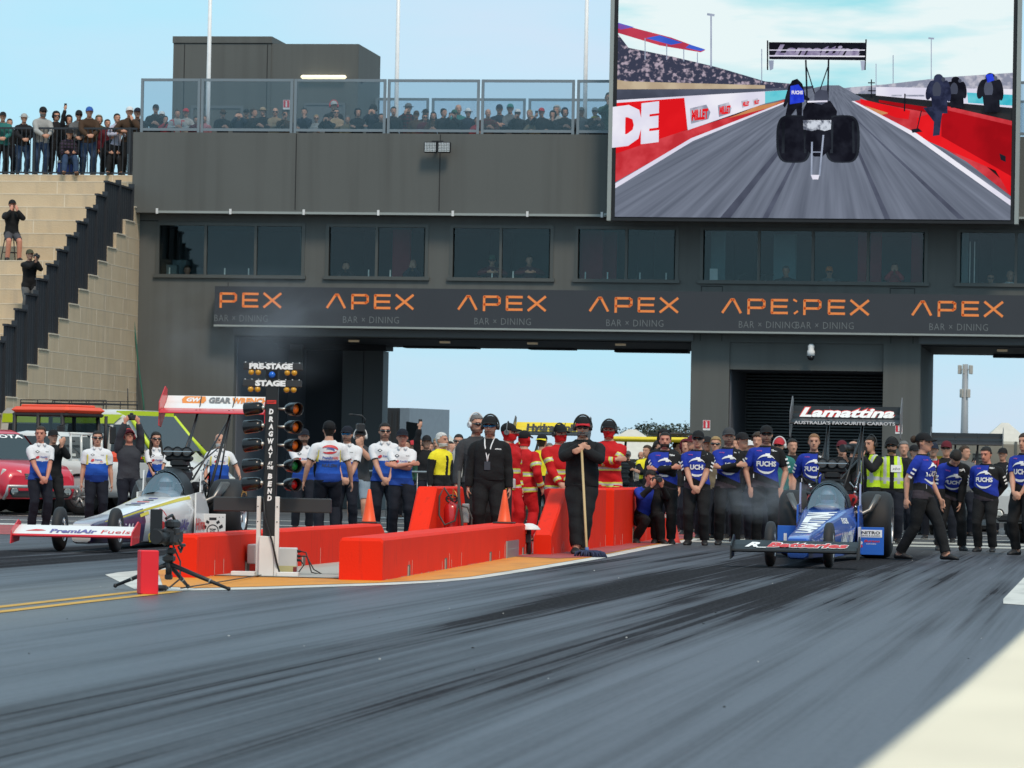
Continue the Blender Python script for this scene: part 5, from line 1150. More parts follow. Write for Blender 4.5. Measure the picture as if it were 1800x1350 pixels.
K(893, 747, 118, yaw=.9, fig=fg('f1', pose='down', bulk=1.15, long=True, hyaw=.5), label='firefighter in red suit and black cap turned sideways beside the black shirted official', cap=BLACK, muffs=mat('muff_grey', (.12, .13, .14), .5), hem=.80, **FS)
K(921, 760, 113, yaw=2.6, fig=fg('f2', pose=dict(hl=(.10, -.2, 1.62), hr=(-.3, -.05, .88), el=(.9, -.3, -.6), curl=.6), bulk=1.15, long=True), label='firefighter in red suit turned away with a hand raised to the ear', cap=BLACK, hem=.78, seed=4, **FS)
K(983, 750, 117, yaw=.25, fig=fg('f3', pose='clasp', bulk=1.15, long=True, hyaw=.4), label='firefighter in red suit half hidden by the man with the broom', cap=BLACK, muffs=mat('headset_black', 0), hem=.78, seed=5, **FS)
K(1069, 743, 110, yaw=-.05, fig=fg('f4', pose='cross', bulk=1.12, long=True, hyaw=-.05), label='firefighter in red suit with folded arms standing at the red wall', cap=BLACK, muffs=mat('headset_black', 0), hem=.78, seed=6, **FS)
K(952, 766, 97, yaw=math.pi-.3, fig=fg('f5', pose='hold', long=True, bulk=1.05), label='crewman in yellow and black race jacket seen from behind between the firefighters', cap=(BLACK, cloth('bright_yellow', 0)), cap_back=True, sleeve='long', design=race_jacket, bottom=BLACK)
K(1023, 736, 131, yaw=-.02, fig=fg('g1', pose=dict(POSES['broom'], al=(.02, -.16, .085), ar=(-.05, -.30, .085)), bulk=1.20, belly=.03, long=True, hpitch=.06), label='bearded man in black leaning on a broom with crossed legs', cap=(BLACK, cloth('red_peak', (.5, .02, .03))), glasses='dark', beard='grey', muffs=mat('headset_black', 0), sleeve='long', top=BLACK, bottom=BLACK, hem=.88, wr=.007, after='broom')
# --- blue and black crew on the right
K(1168, 762, 112, yaw=.0, fig=fg('i1', pose='cross', bulk=1.12, belly=.03), label='bareheaded bearded man in blue and black crew shirt, arms folded, next to the crouching man', hair='dark', hstyle='buzz', beard='dark', skin=3, sleeve='long', **TEAM)
K(1226, 760, 113, yaw=-.1, fig=fg('i2', pose='clasp', bulk=1.06, belly=.02), label='man in blue and black crew shirt and black cap with hands clasped low', cap=BLACK, glasses='dark', seed=2, **TEAM)
K(1280, 755, 112, yaw=.05, fig=fg('i3', pose='cross', bulk=1.02), label='man in blue and black crew shirt and grey cap, arms folded', cap=GREYC, beard='stubble', sleeve='long', seed=3, **TEAM)
K(1346, 751, 112, yaw=.05, fig=fg('i4', pose='pocket', bulk=1.08), label='man in blue crew shirt, black cap and sunglasses with hands in pockets', cap=BLACK, glasses='dark', beard='stubble', hair='dark', seed=4, **TEAM)
K(1430, 765, 109, yaw=.0, fig=fg('i5', pose='behind', bulk=1.0, long=True), label='ginger haired man in blue crew shirt behind the engine of the blue dragster', hair='ginger', hstyle='buzz', seed=5, sleeve='long', **TEAM)
K(1623, 764, 131, yaw=1.15, fig=fg('i6', pose=dict(POSES['walk'], fd=(0, -1, 0)), bulk=1.0, female=True, hyaw=.1), label='crew member with hair bun and black cap striding right beside the rear tyre', cap=BLACK, hair='brown', hstyle='bun', seed=6, sleeve='short', **TEAM)
K(1672, 792, 114, yaw=.15, fig=fg('i7', pose=dict(hl=(.10, -.18, .62), hr=(-.18, -.22, .60), curl=.5, rel=False, al=(.2, .05, .085), ar=(-.19, -.05, .085)), lean=.62, hpitch=.5, bulk=1.04, long=True), label='crew member in blue and black shirt stooping with arms hanging', sc=.98, hair='dark', seed=7, sleeve='long', **TEAM)
K(1734, 787, 115, yaw=-.25, fig=fg('i8', pose='behind', bulk=1.12, belly=.04, long=True, hpitch=.2, hyaw=-.2), label='balding man in blue and black crew shirt with hands behind his back', hair='dark', hstyle='buzz', skin=3, seed=8, sleeve='long', **TEAM)
K(1801, 764, 119, yaw=-.5, fig=fg('i9', pose='clasp', bulk=1.05), label='crew member in blue shirt cut off by the right edge of the photo', hair='brown', seed=9, **TEAM)
K(1139, 862, 112, yaw=.35, fig=fg('h1', pose=dict(hl=(.075, -.44, .93), hr=(-.09, -.44, .92), el=(.8, -.2, -1), er=(-.8, -.2, -1), fl=(-.4, -.1, .9), fr=(.4, -.1, .9), curl=.8, rel=False), seat=(0, .12, .40), lean=.38, hpitch=.05, feet=[(.20, -.12, .085), (-.20, -.02, .085)], bulk=.98), label='crew photographer crouching against the red wall with a camera at his face', sc=.98, skin=3, hair='dark', hstyle='buzz', sleeve='long', after='camera_low', design=team_design, bottom=BLACK, group=CREW_F)
# --- camera crew and people behind the blue dragster
VEST = dict(design=vest_design, sleeve='long', bottom=NAVY)
def bib(F, root, so_): b = decal(F, root, [(quad_pts(-.02, .16, 1.20, 1.32), 0), ('xbo', .07, 1.235, .05, .13, 1, .0, .3)]); b.build('number_bib', [WHITE_M, DARK_M], so_)
K(1530, 770, 104, yaw=-.75, fig=fg('j1', pose=dict(hl=(.10, -.30, 1.42), hr=(-.22, -.34, 1.36), el=(.7, -.3, -1), er=(-.7, -.4, -1), fl=(-.2, -.3, .9), fr=(-.1, -.5, .8), curl=.8), long=True, bulk=1.02), label='television cameraman in hi-vis vest and headset with a camera on his shoulder', hair='dark', muffs=mat('headset_black', 0), after='tv_camera', **VEST)
K(1567, 773, 104, yaw=.05, fig=fg('j2', pose='down', long=True, bulk=1.12, belly=.03, hyaw=-.2), label='bearded man in open hi-vis vest with a white bib and black cap', cap=BLACK, glasses='dark', beard='dark', muffs=mat('headset_black', 0), after=bib, **VEST)
bgk = dict(group='people watching behind the start line')
C_ = dict(vox=.015)
fc = {'down': fg('c_down', pose='down', long=True, **C_), 'cross': fg('c_cross', pose='cross', long=True, **C_), 'phone': fg('c_phone', pose='phone', long=True, **C_), 'phone1': fg('c_phone1', pose='phone1', long=True, **C_), 'face': fg('c_face', pose='face', long=True, **C_), 'chin': fg('c_chin', pose='chin', long=True, **C_),
      'hold': fg('c_hold', pose='hold', long=True, bulk=1.08, **C_), 'rail': fg('c_rail', pose='rail', lean=.22, hpitch=-.15, long=True, bulk=1.04, **C_), 'high1': fg('c_high1', pose='high1', long=True, **C_), 'fem': fg('c_fem', pose='hold', female=True, bulk=.88, long=True, **C_), 'big': fg('c_big', pose='down', bulk=1.18, belly=.05, long=True, **C_), 'side': fg('c_side', pose='down', hyaw=.7, long=True, **C_), 'lookl': fg('c_lookl', pose='cross', hyaw=-.6, long=True, **C_),
      'sit': fg('c_sit', pose=dict(hl=(.12, -.36, .62), hr=(-.12, -.36, .62), curl=.5, rel=False), seat=(0, .05, .47), lean=.25, feet=[(.17, -.42, .085), (-.17, -.42, .085)], long=True, **C_),
      'desk': fg('c_desk', pose=dict(hl=(.12, -.40, .86), hr=(-.12, -.40, .86), fl=(-.6, -.6, 0), fr=(.6, -.6, 0), curl=.5, rel=False), seat=(0, .0, .47), lean=.14, feet=[(.15, -.35, .085), (-.15, -.35, .085)], long=True, **C_),
      'deskface': fg('c_deskf', pose=dict(hl=(.05, -.24, 1.08), hr=(-.05, -.24, 1.08), el=(.8, -.3, -1), er=(-.8, -.3, -1), fl=(-.2, .1, .9), fr=(.2, .1, .9), curl=.3, rel=False), seat=(0, .0, .47), lean=.14, feet=[(.15, -.35, .085), (-.15, -.35, .085)], long=True, **C_)}
cc = {k: cloth('c_'+k, c) for k, c in dict(black=(.013, .013, .015), navy=(.014, .019, .035), grey=(.12, .125, .13), lgrey=(.34, .34, .33), maroon=(.10, .012, .020), red=(.42, .03, .04), brown=(.060, .034, .020), khaki=(.17, .14, .09), beige=(.30, .22, .14), teal=(.03, .16, .15), green=(.03, .09, .06), white=(.6, .6, .6), lav=(.42, .42, .52), olive=(.06, .06, .035), purple=(.045, .03, .055), yellow=(.65, .5, .06), blue=(.03, .10, .35), orange=(.7, .2, .03), pink=(.5, .2, .22)).items()}
def M(k): return cc[k] if isinstance(k, str) else k
def crowd(lst, where, group, **pl):
    for e in lst:
        px, hy, f, top, label = e[:5]; o = dict(e[5]) if len(e) > 5 else {}
        for q in ('cap', 'hood', 'hat', 'mask', 'bottom'):
            if q in o and isinstance(o[q], str): o[q] = cc[o[q]]
        o.setdefault('sleeve', 'long'); o.setdefault('bottom', NAVY)
        kk = where(px, hy, o); K(px, hy, fig=fc[f], top=M(top), label=label, group=group, seed=px % 17, **kk, **o)
def on_ground(px, hy, o): return dict(H=o.pop('H', 1.75), yaw=o.pop('yaw', rnd.uniform(-.3, .3)))
crowd([(724, 777, 'down', 'black', 'spectator in bright red cap among the crowd behind the blue shirted crew', dict(cap='red')), (738, 782, 'fem', 'black', 'dark haired woman in black top in the crowd right of the red capped spectator', dict(hair='dark', hstyle='long', after=lambda F, r, s: decal(F, r, [(blob_pts(0, 1.28, .07, .05), 0)]).build('shirt_print', [RED_M], s))),
       (749, 768, 'high1', 'black', 'spectator in black cap holding a phone high above the crowd', dict(cap='black', H=1.78, after='phone_high')), (768, 772, 'down', 'navy', 'sandy haired spectator just left of the white haired man', dict(hair='blond', H=1.74)),
       (755, 779, 'cross', 'navy', 'spectator with dark hair and folded arms in the crowd by the metal barrier', dict(hair='dark')), (805, 766, 'phone1', 'lgrey', 'dark haired spectator in light grey top and sunglasses right of the white haired man', dict(hair='dark', glasses='dark')),
       (790, 778, 'side', 'black', 'spectator in black behind the shoulder of the white haired man', dict(hair='dark')), (824, 780, 'down', 'black', 'spectator in a grey cap behind the elbow of the grey haired man', dict(cap='grey')), (713, 775, 'down', 'green', 'spectator in green jacket behind the crew with folded arms', dict(hair='dark')),
       (700, 783, 'side', 'navy', 'spectator in navy left of the red capped spectator', dict(hair='brown')), (780, 770, 'down', 'grey', 'spectator in grey cap behind the white haired man', dict(cap='grey', H=1.82)), (815, 774, 'cross', 'black', 'spectator in black with folded arms left of the grey haired man', dict(hair='dark')), (733, 771, 'side', 'olive', 'tall spectator in olive jacket behind the red capped spectator', dict(hair='dark', H=1.84)),
       (1191, 778, 'side', 'navy', 'dark haired spectator between the bearded crew man and the black capped one', dict(hair='dark')), (1217, 768, 'lookl', 'black', 'spectator in maroon cap behind the crew man with hands clasped low', dict(cap='maroon', H=1.8)), (1293, 771, 'cross', 'grey', 'spectator in a grey jacket right behind the grey capped crew man', dict(hair='brown')), (1318, 776, 'down', 'navy', 'spectator in navy with a white cap left of the man with hands in pockets', dict(cap='white')), (1392, 774, 'down', 'black', 'dark haired man in black in front of the roller door', dict(hair='dark')),
       (1588, 778, 'down', 'black', 'man in black with grey hair between the white bib and the red piped jacket', dict(hair='grey')), (1640, 781, 'cross', 'navy', 'spectator in navy right behind the striding crew member', dict(cap='navy')), (1695, 786, 'side', 'grey', 'spectator in grey beside the engine of the black winged dragster', dict(hair='brown')), (1762, 790, 'down', 'black', 'spectator in black cap right of the balding crew man', dict(cap='black')),
       (965, 781, 'down', 'khaki', 'grey haired spectator behind the yellow jacketed crewman', dict(hair='grey')), (1103, 795, 'cross', 'black', 'spectator in grey beanie sitting on the cart behind the red wall', dict(cap='grey')), (1116, 804, 'down', 'black', 'spectator in sunglasses beside the one with the grey beanie', dict(glasses='dark', hair='brown')),
       (1126, 796, 'down', 'lgrey', 'balding spectator behind the cart steering wheel', dict(hstyle='rim', hair='grey')), (1137, 785, 'lookl', 'black', 'brown haired crewman in yellow and black jacket behind the cart steering wheel', dict(design=race_jacket, H=1.7)), (1157, 777, 'side', 'black', 'dark haired woman behind the bearded man with folded arms', dict(hair='dark', hstyle='long')),
       (1166, 758, 'down', 'black', 'spectator in black hood showing above the bearded crew man', dict(hood='black', H=1.85)), (1204, 775, 'cross', 'maroon', 'spectator in dark hood and maroon jacket between two blue shirted crew', dict(hood='maroon')), (1242, 770, 'down', 'black', 'spectator in black cap with white badge behind the blue crew', dict(cap='black')),
       (1257, 770, 'down', 'khaki', 'spectator in sunglasses with fair hair beside the grey capped crew man', dict(glasses='dark', hair='blond')), (1304, 763, 'side', 'black', 'man in black cap in profile right of the grey capped crew man', dict(cap='black', H=1.8)), (1332, 764, 'down', 'black', 'curly brown haired spectator behind the man with hands in pockets', dict(hair='brown', hstyle='curly', H=1.78)),
       (1369, 773, 'big', 'teal', 'man in teal shirt, red cap and headset right of the man with hands in pockets', dict(cap='red', muffs=MATS['headset_white'], glasses='dark', sleeve='short')), (1479, 777, 'down', 'black', 'man in red beanie and sunglasses behind the left wing strut', dict(cap='maroon', glasses='dark')), (1500, 778, 'side', 'black', 'bald man behind the wing struts of the blue dragster', dict(hstyle='bald')),
       (1607, 785, 'side', 'black', 'man in black cap and red piped jacket left of the striding crew member', dict(cap='black', design=piped(cc['black'], cc['red']))), (1663, 778, 'down', 'black', 'man in maroon cap and red piped black jacket behind the stooping crew member', dict(cap='maroon', glasses='dark', design=piped(cc['black'], cc['red']))), (1714, 808, 'down', 'black', 'short spectator in black behind the balding crew man', dict(hair='dark', H=1.6))],
      on_ground, bgk['group'])
# --- roof terrace
def on_roof(px, hy, o):
    Y = o.pop('Y', 100.55 if hy > 186 else 101.3); return dict(at=(P(px, hy, Y).x, Y, ROOF), yaw=o.pop('yaw', rnd.uniform(-.35, .35)))
RT = 'spectators behind the glass balustrade on the roof'
crowd([(274, 184, 'hold', 'black', 'big spectator in dark beanie at the left end of the glass balustrade', dict(cap='black', Y=100.6)), (285, 196, 'down', 'black', 'spectator in white cap at the left end of the glass balustrade', dict(cap='white', Y=101)), (291, 204, 'phone1', 'red', 'child in red jacket holding a phone behind the first glass panel', dict(hair='dark')),
       (312, 193, 'hold', 'grey', 'man in grey and red jacket carrying a child on the roof', dict(hair='brown', design=piped(cc['lgrey'], cc['red']))), (327, 191, 'fem', 'lgrey', 'child in red beanie and pale grey jacket on the roof', dict(cap='red', Y=100.9)), (345, 205, 'down', 'maroon', 'spectator in maroon behind the post right of the red beanie child', dict(hair='dark')), (359, 203, 'down', 'pink', 'child in pink top beside the first flagpole on the roof', dict(hair='brown')),
       (392, 193, 'hold', 'black', 'man in brown cap and sunglasses on the roof right of the first flagpole', dict(cap='brown', glasses='dark')), (419, 197, 'face', 'navy', 'man with both hands at his face on the roof', dict(hair='dark')), (433, 192, 'down', 'black', 'spectator in black cap left of the straw hat on the roof', dict(cap='black', Y=101.2)), (446, 191, 'side', 'black', 'bareheaded spectator just left of the straw hat on the roof', dict(hair='brown', Y=101)),
       (462, 189, 'hold', 'black', 'spectator in a straw hat on the roof', dict(hat='beige')), (484, 190, 'cross', 'beige', 'bald man in sunglasses and beige jacket on the roof', dict(hstyle='bald', glasses='dark')), (501, 195, 'phone1', 'brown', 'spectator in brown holding a phone under the roof extinguisher sign', dict(hair='brown', after='phone1')), (535, 190, 'chin', 'navy', 'dark haired man with hand at chin on the roof', dict(hair='dark')),
       (556, 202, 'fem', 'lgrey', 'blond woman in sunglasses and white scarf on the roof', dict(hair='blond', glasses='dark')), (578, 200, 'phone', 'black', 'spectator in black cap photographing in front of the plant room door', dict(cap='black', after='phone')), (591, 191, 'cross', 'beige', 'man in sunglasses and tan jacket in front of the plant room door', dict(glasses='dark', hair='brown', Y=100.9)), (587, 178, 'down', 'black', 'tall spectator with red ear muffs in front of the plant room door', dict(cap='lgrey', muffs=MATS['muff_red'], Y=101.6)),
       (611, 204, 'down', 'khaki', 'spectator in khaki right of the tan jacket on the roof', dict(hair='grey')), (629, 191, 'cross', 'black', 'spectator in a dark hood right of the plant room door', dict(hood='black')), (656, 185, 'phone', 'navy', 'spectator in cap and muffs at the right corner of the plant room', dict(cap='black', muffs=MATS['headset_black'], after='phone')), (670, 200, 'down', 'black', 'short spectator left of the second flagpole on the roof', dict(hair='dark')),
       (692, 188, 'down', 'black', 'spectator in black right behind the second flagpole', dict(hair='dark')), (718, 182, 'phone1', 'maroon', 'spectator in grey bucket hat and maroon plaid shirt on the roof', dict(hat='grey', design=plaid(cc['maroon'], cc['black']))), (732, 195, 'down', 'brown', 'spectator in brown cap next to the maroon plaid shirt', dict(cap='brown', Y=101)), (748, 192, 'lookl', 'black', 'spectator in black beanie behind the one with glasses on the roof', dict(cap='black', Y=101.2)),
       (747, 200, 'down', 'maroon', 'spectator in dark glasses above the floodlight', dict(hair='dark', glasses='dark')), (762, 197, 'fem', 'brown', 'long haired woman above the floodlight', dict(hair='dark', hstyle='long')), (780, 191, 'side', 'black', 'dark haired man looking sideways right of the floodlight', dict(hair='dark')), (799, 193, 'phone', 'black', 'spectator in green cap holding up a camera on the roof', dict(cap='green', after='phone')), (806, 184, 'down', 'teal', 'bald man in teal jacket on the roof', dict(hstyle='bald', Y=101.3)),
       (823, 191, 'down', 'navy', 'spectator in a wide white hat on the roof', dict(hat='white')), (838, 206, 'fem', 'red', 'child in red and black at the post right of the white hat', dict(hair='dark')), (858, 192, 'hold', 'brown', 'bald spectator in brown and red plaid on the roof', dict(hstyle='bald', design=plaid(cc['maroon'], cc['brown']))), (878, 184, 'hold', 'navy', 'spectator in navy cap and jacket on the roof', dict(cap='navy')), (897, 183, 'cross', 'grey', 'spectator in bright green cap on the roof', dict(cap='teal')),
       (910, 192, 'phone1', 'black', 'spectator in white cap with a phone on the roof', dict(cap='white', after='phone1')), (931, 193, 'down', 'black', 'fair haired spectator left of the red cap on the roof', dict(hair='blond', Y=101)), (935, 203, 'fem', 'khaki', 'short light haired child left of the red cap on the roof', dict(hair='blond')), (952, 190, 'phone1', 'black', 'spectator in red cap and black jacket on the roof', dict(cap='red', after='phone1')), (972, 195, 'chin', 'black', 'spectator in black hood with hand at the mouth on the roof', dict(hood='black')),
       (979, 186, 'down', 'lgrey', 'spectator in pale grey hood on the roof', dict(hood='lgrey', Y=101.4)), (993, 190, 'hold', 'black', 'spectator in dark hood left of the third flagpole', dict(hood='navy')), (1022, 189, 'down', 'grey', 'spectator in grey cap and top at the third flagpole', dict(cap='grey')), (1046, 189, 'cross', 'black', 'spectator in grey beanie with a yellow scarf near the big screen', dict(cap='lgrey', glasses='dark', after=lambda F, r, s: scarf(F, r))), (1050, 203, 'face', 'brown', 'short spectator with hands at face near the big screen', dict(hair='brown')),
       (1071, 163, 'phone1', 'green', 'tall spectator in dark green jacket beside the big screen', dict(hair='dark', Y=101.2, after='phone1'))], on_roof, RT)
def scarf(F, root):
    b = MB(); b.tube([F.A @ Vector((math.cos(2*math.pi*i/16)*.085, .005+math.sin(2*math.pi*i/16)*.09, 1.47)) for i in range(17)], .03, 8); b.build('scarf', cc['yellow'], root)
# --- top landing of the stone terrace
def on_landing(px, hy, o):
    Y = o.pop('Y', YR+.30); return dict(at=(P(px, hy, Y).x, Y, ZT_), yaw=o.pop('yaw', rnd.uniform(.0, .35)))
LD = 'spectators at the black railing on the stone terrace'
crowd([(5, 197, 'rail', 'teal', 'spectator in black beanie at the left edge of the railing', dict(cap='black', bottom=BLACK)), (17, 209, 'down', 'black', 'short spectator behind the beanie at the left edge of the railing', dict(hair='brown', Y=YR+.9)), (41, 200, 'rail', 'black', 'spectator in pale brimmed hat and black hoodie leaning on the railing', dict(hat='lgrey', bottom=JEANS)), (73, 188, 'rail', 'lgrey', 'man in light grey cardigan, black cap and jeans leaning on the railing', dict(cap='black', bottom=JEANS, beard='grey', glasses='dark')),
       (99, 196, 'down', 'black', 'spectator in black hood and sunglasses at the railing', dict(hood='black', glasses='dark', bottom=BLACK, Y=YR+.6)), (121, 203, 'high1', 'black', 'spectator in black hood lifting a phone at the railing', dict(hood='black', bottom=BLACK, after='phone_high')), (138, 194, 'rail', 'grey', 'spectator in black beanie and grey top left of the blue cap', dict(cap='black', glasses='dark', bottom=BLACK, Y=YR+.45)), (156, 188, 'rail', 'brown', 'man in blue cap and brown jacket leaning on the railing', dict(cap='blue', bottom=JEANS)),
       (174, 203, 'down', 'olive', 'spectator in khaki hood right of the blue cap', dict(hood='khaki', bottom=BLACK, Y=YR+.8)), (189, 210, 'down', 'maroon', 'short spectator in maroon at the railing', dict(hair='brown', bottom=BLACK, Y=YR+.7)), (206, 200, 'fem', 'lav', 'woman with a hair bun and pale lavender jacket at the railing', dict(hair='dark', hstyle='bun', bottom=BLACK)), (228, 188, 'chin', 'brown', 'man in white cap and dark brown coat at the right end of the railing', dict(cap='white', bottom=BLACK)), (242, 190, 'down', 'black', 'spectator in dark cap squeezed against the grey building', dict(cap='navy', bottom=BLACK, Y=YR+.9))], on_landing, LD)
K(117, 236, at=(P(117, 240, YR-.15).x, YR+.10, ZT_-.02), sc=.98, yaw=.12, fig=fc['sit'], top=cc['purple'], label='man in purple check shirt and jeans sitting on a blue cool box', group=LD, sleeve='long', bottom=JEANS, cap=cc['black'], design=plaid(cc['purple'], cc['black']), shoe=cc['brown'])
K(193, 240, at=(P(193, 240, YR).x, YR+.35, ZT_), sc=.98, yaw=.12, fig=fc['sit'], top=cc['black'], label='man in black cap and jacket sitting low behind the railing', group=LD, sleeve='long', bottom=BLACK, cap=cc['black'])
def step_at(px, py):   # the terrace tread whose edge lies nearest to a pixel
    return min(steps, key=lambda q: abs(P(px, py, q[0]).z-q[1]))
q = step_at(20, 447)
fg('t1', pose=dict(hl=(.07, -.22, 1.30), hr=(-.07, -.22, 1.30), el=(.9, -.3, -1), er=(-.9, -.3, -1), fl=(-.1, .2, .9), fr=(.1, .2, .9), curl=.2, rel=False), seat=(0, .05, .74), feet=[(.15, -.24, .085), (-.15, -.20, .085)], long=True, vox=.014)
K(20, 345, at=(P(20, 447, q[0]+.4).x, q[0]+.42, q[1]), sc=.98, yaw=.2, fig=FIGS['t1'], label='man in black sweater and grey shorts perched on a stool on the terrace', cap=BLACK, sleeve='long', top=BLACK, bottom=cloth('grey_shorts', (.07, .07, .08)), shorts=True, skin=3)
q2 = step_at(50, 565)
K(50, 439, at=(P(50, 560, q2[0]+.4).x, q2[0]+.4, q2[1]), yaw=.35, fig=fg('t2', pose='camera', long=True, vox=.014), label='photographer in black jacket standing behind the stepped metal fence', cap=cc['olive'], sleeve='long', top=BLACK, bottom=cc['grey'], hem=.74, after='camera_mid')
# --- people behind the upper windows
def in_room(px, hy, o):
    Y = o.pop('Y', 100.95); return dict(at=(P(px, hy, Y).x, Y, P(px, hy, Y).z-1.34), sc=1.0, yaw=o.pop('yaw', rnd.uniform(-.2, .3)))
crowd([(609, 457, 'deskface', 'black', 'man covering his mouth with both hands behind the second upper window', dict(hair='dark')), (727, 455, 'deskface', 'navy', 'bald man with hands at his face behind the second upper window', dict(hstyle='bald')), (865, 447, 'desk', 'maroon', 'man in dark green cap and maroon top behind the third upper window', dict(cap='green', glasses='dark')), (930, 447, 'desk', 'maroon', 'dark haired man in maroon behind the third upper window', dict(hair='dark')),
       (330, 465, 'desk', 'black', 'man in black behind the first upper window', dict(hair='brown')), (1383, 466, 'desk', 'black', 'man in black jacket behind the wide upper window', dict(hair='grey')), (1458, 467, 'desk', 'grey', 'spectator in orange cap behind the wide upper window', dict(cap='orange', glasses='dark')), (1573, 460, 'deskface', 'red', 'man in bright red jacket filming behind the wide upper window', dict(hair='brown')), (1741, 478, 'desk', 'brown', 'man in sunglasses behind the last upper window', dict(glasses='dark', hair='dark')), (1774, 474, 'desk', 'white', 'bald man in white shirt behind the last upper window', dict(hstyle='bald'))], in_room, 'people behind the upper windows')
# ---------------------------------------------------------------- build them
remesh_all(list(FIGS.values()))
BLKP = mat('black_plastic', 0); held = []
for J in JOBS:
    F = J['fig']; kw = J['kw']; p = J['pos']
    root = thing('person', J['label'], 'person', p, J['yaw']+math.atan2(-p.x, p.y), J['group']); root.scale = (J['sc'],)*3
    so_ = person(F, root, **kw)
    a = J['after']
    if callable(a): a(F, root, so_)
    elif a: held.append((a, F, root))
bpy.context.view_layer.update()
for a, F, root in held:
    W = root.matrix_world; hl, hr = W @ F.hand_l, W @ F.hand_r; mid = (hl+hr)/2; fwd = (W.to_3x3() @ Vector((0, -1, 0))).normalized(); rz = math.atan2(fwd.x, -fwd.y); who = root['label']
    if a in ('phone', 'phone1', 'phone_high'):
        c = hr if a != 'phone' else mid
        t = thing('phone', 'dark phone held by the '+' '.join(who.split()[:10]), 'phone', c, rz); b = MB(); b.rbox((0, -.012, .035), (.075, .010, .15) if a != 'phone' else (.15, .010, .075), .006); b.build('case', BLKP, t); b = MB(); b.bx(-.03, .03, -.006, -.004, -.02, .09) if a != 'phone' else b.bx(-.066, .066, -.006, -.004, .005, .065); b.build('display', mat('phone_glass', (.02, .025, .03), .1), t)
    elif a.startswith('camera'):
        c = mid+Vector((0, 0, .03)); t = thing('camera', {'camera_high': 'black camera raised overhead by the heavy man in charcoal sweater', 'camera_low': 'grey black camera at the face of the crouching crew photographer', 'camera_mid': 'black camera of the photographer behind the stepped metal fence'}[a], 'camera', c, rz)
        b = MB(); b.rbox((0, 0, 0), (.15, .075, .10), .015); b.rbox((0, 0, .06), (.06, .06, .04), .012); b.build('body', BLKP, t); b = MB(); b.lathe([(0, .034), (.03, .036), (.05, .04), (.10, .042), (.105, .036)], (0, -.037, 0), (0, -1, 0), 16); b.build('lens', BLKP, t)
    elif a == 'tv_camera':
        t = thing('television_camera', 'black shoulder television camera carried by the hi-vis cameraman', 'camera', mid+Vector((0, .0, .10)), rz)
        b = MB(); b.rbox((.02, .10, 0), (.13, .36, .18), .02); b.rbox((.02, .30, .0), (.11, .10, .20), .02); b.build('body', BLKP, t); b = MB(); b.lathe([(0, .045), (.1, .05), (.16, .05), (.17, .065), (.24, .07)], (.02, -.08, 0), (0, -1, 0), 16); b.build('lens', BLKP, t); b = MB(); b.rbox((-.09, -.02, .05), (.10, .07, .07), .01); b.tube([(.02, .2, .1), (.02, .1, .15), (.02, -.05, .14)], .012, 8); b.build('viewfinder', BLKP, t)
    elif a == 'broom':
        g0 = S(1034, 135.5); g0.z = .03; top = mid+Vector((0, 0, .0)); top = top+(top-g0).normalized()*.06
        t = thing('broom', 'wide blue broom with a pale handle held by the man in black', 'broom', (g0.x, g0.y, 0)); o0 = Vector((g0.x, g0.y, 0)); b = MB(); b.tube([g0-o0+Vector((0, 0, .06)), top-o0], .017, 10); b.build('handle', mat('pale_wood', (.52, .36, .17), .6, scale=14), t)
        b = MB(); rb = random.Random(2)
        for i in range(60):
            x = rb.uniform(-.16, .26); y = rb.uniform(-.07, .07); b.tube([(x*.5, y*.4, .085), (x*.9, y, .06), (x*1.05, y*1.3, .004)], [.012, .016, .009], 5)
        b.rbox((.04, 0, .075), (.30, .09, .03), .01); b.build('mop_head', mat('navy_mop', (.03, .04, .09), .95, vary=.5, scale=30), t)
        b = MB(); b.cyl((0, 0, .06), (0, 0, .13), .024); b.build('socket', mat('mop_socket_blue', (.05, .14, .35), .5), t)
# the TV camera seen above the bearded cameraman, cool box and stool
c = S(634, 99)+Vector((0, 0, ZAT(628, 752, 99))); t = thing('television_camera', 'black television camera with a curved arm above the bearded cameraman', 'camera', c, .3)
b = MB(); b.rbox((-.02, .0, 0), (.14, .3, .16), .02); b.build('body', BLKP, t); b = MB(); b.tube([(.05, 0, .08), (.06, 0, .16), (.0, 0, .22), (-.16, 0, .235)], [.014, .014, .013, .012], 8); b.rbox((-.19, 0, .235), (.08, .05, .03), .008); b.build('boom_arm', BLKP, t)
c = P(112, 298, YR); t = thing('cool_box', 'blue cool box behind the railing under the man in the check shirt', 'box', (c.x, YR+.22, ZT_), .1)
b = MB(); b.rbox((0, 0, .17), (.42, .26, .34), .03); b.build('tub', mat('cooler_blue', (.02, .05, .25), .4), t); b = MB(); b.rbox((0, 0, .375), (.44, .28, .06), .02); b.build('lid', mat('cooler_white', (.6, .62, .65), .4), t)
c = P(10, 440, q[0]+.45); t = thing('stool', 'tall black stool under the man in grey shorts on the terrace', 'stool', (P(18, 440, q[0]+.47).x, q[0]+.47, q[1]))
b = MB(); b.lathe([(.60, .16), (.63, .17), (.66, .16)], n=16); b.build('seat', BLKP, t)
for sx, sy in ((1, 1), (1, -1), (-1, 1), (-1, -1)): b = MB(); b.tube([(sx*.11, sy*.11, .60), (sx*.19, sy*.19, 0)], .014, 6); b.build('leg', BLKP, t)
b = MB(); b.tube([(math.cos(i*math.pi/4+.78)*.235, math.sin(i*math.pi/4+.78)*.235, .22) for i in range(0, 9, 2)], .01, 6); b.build('foot_ring', BLKP, t)
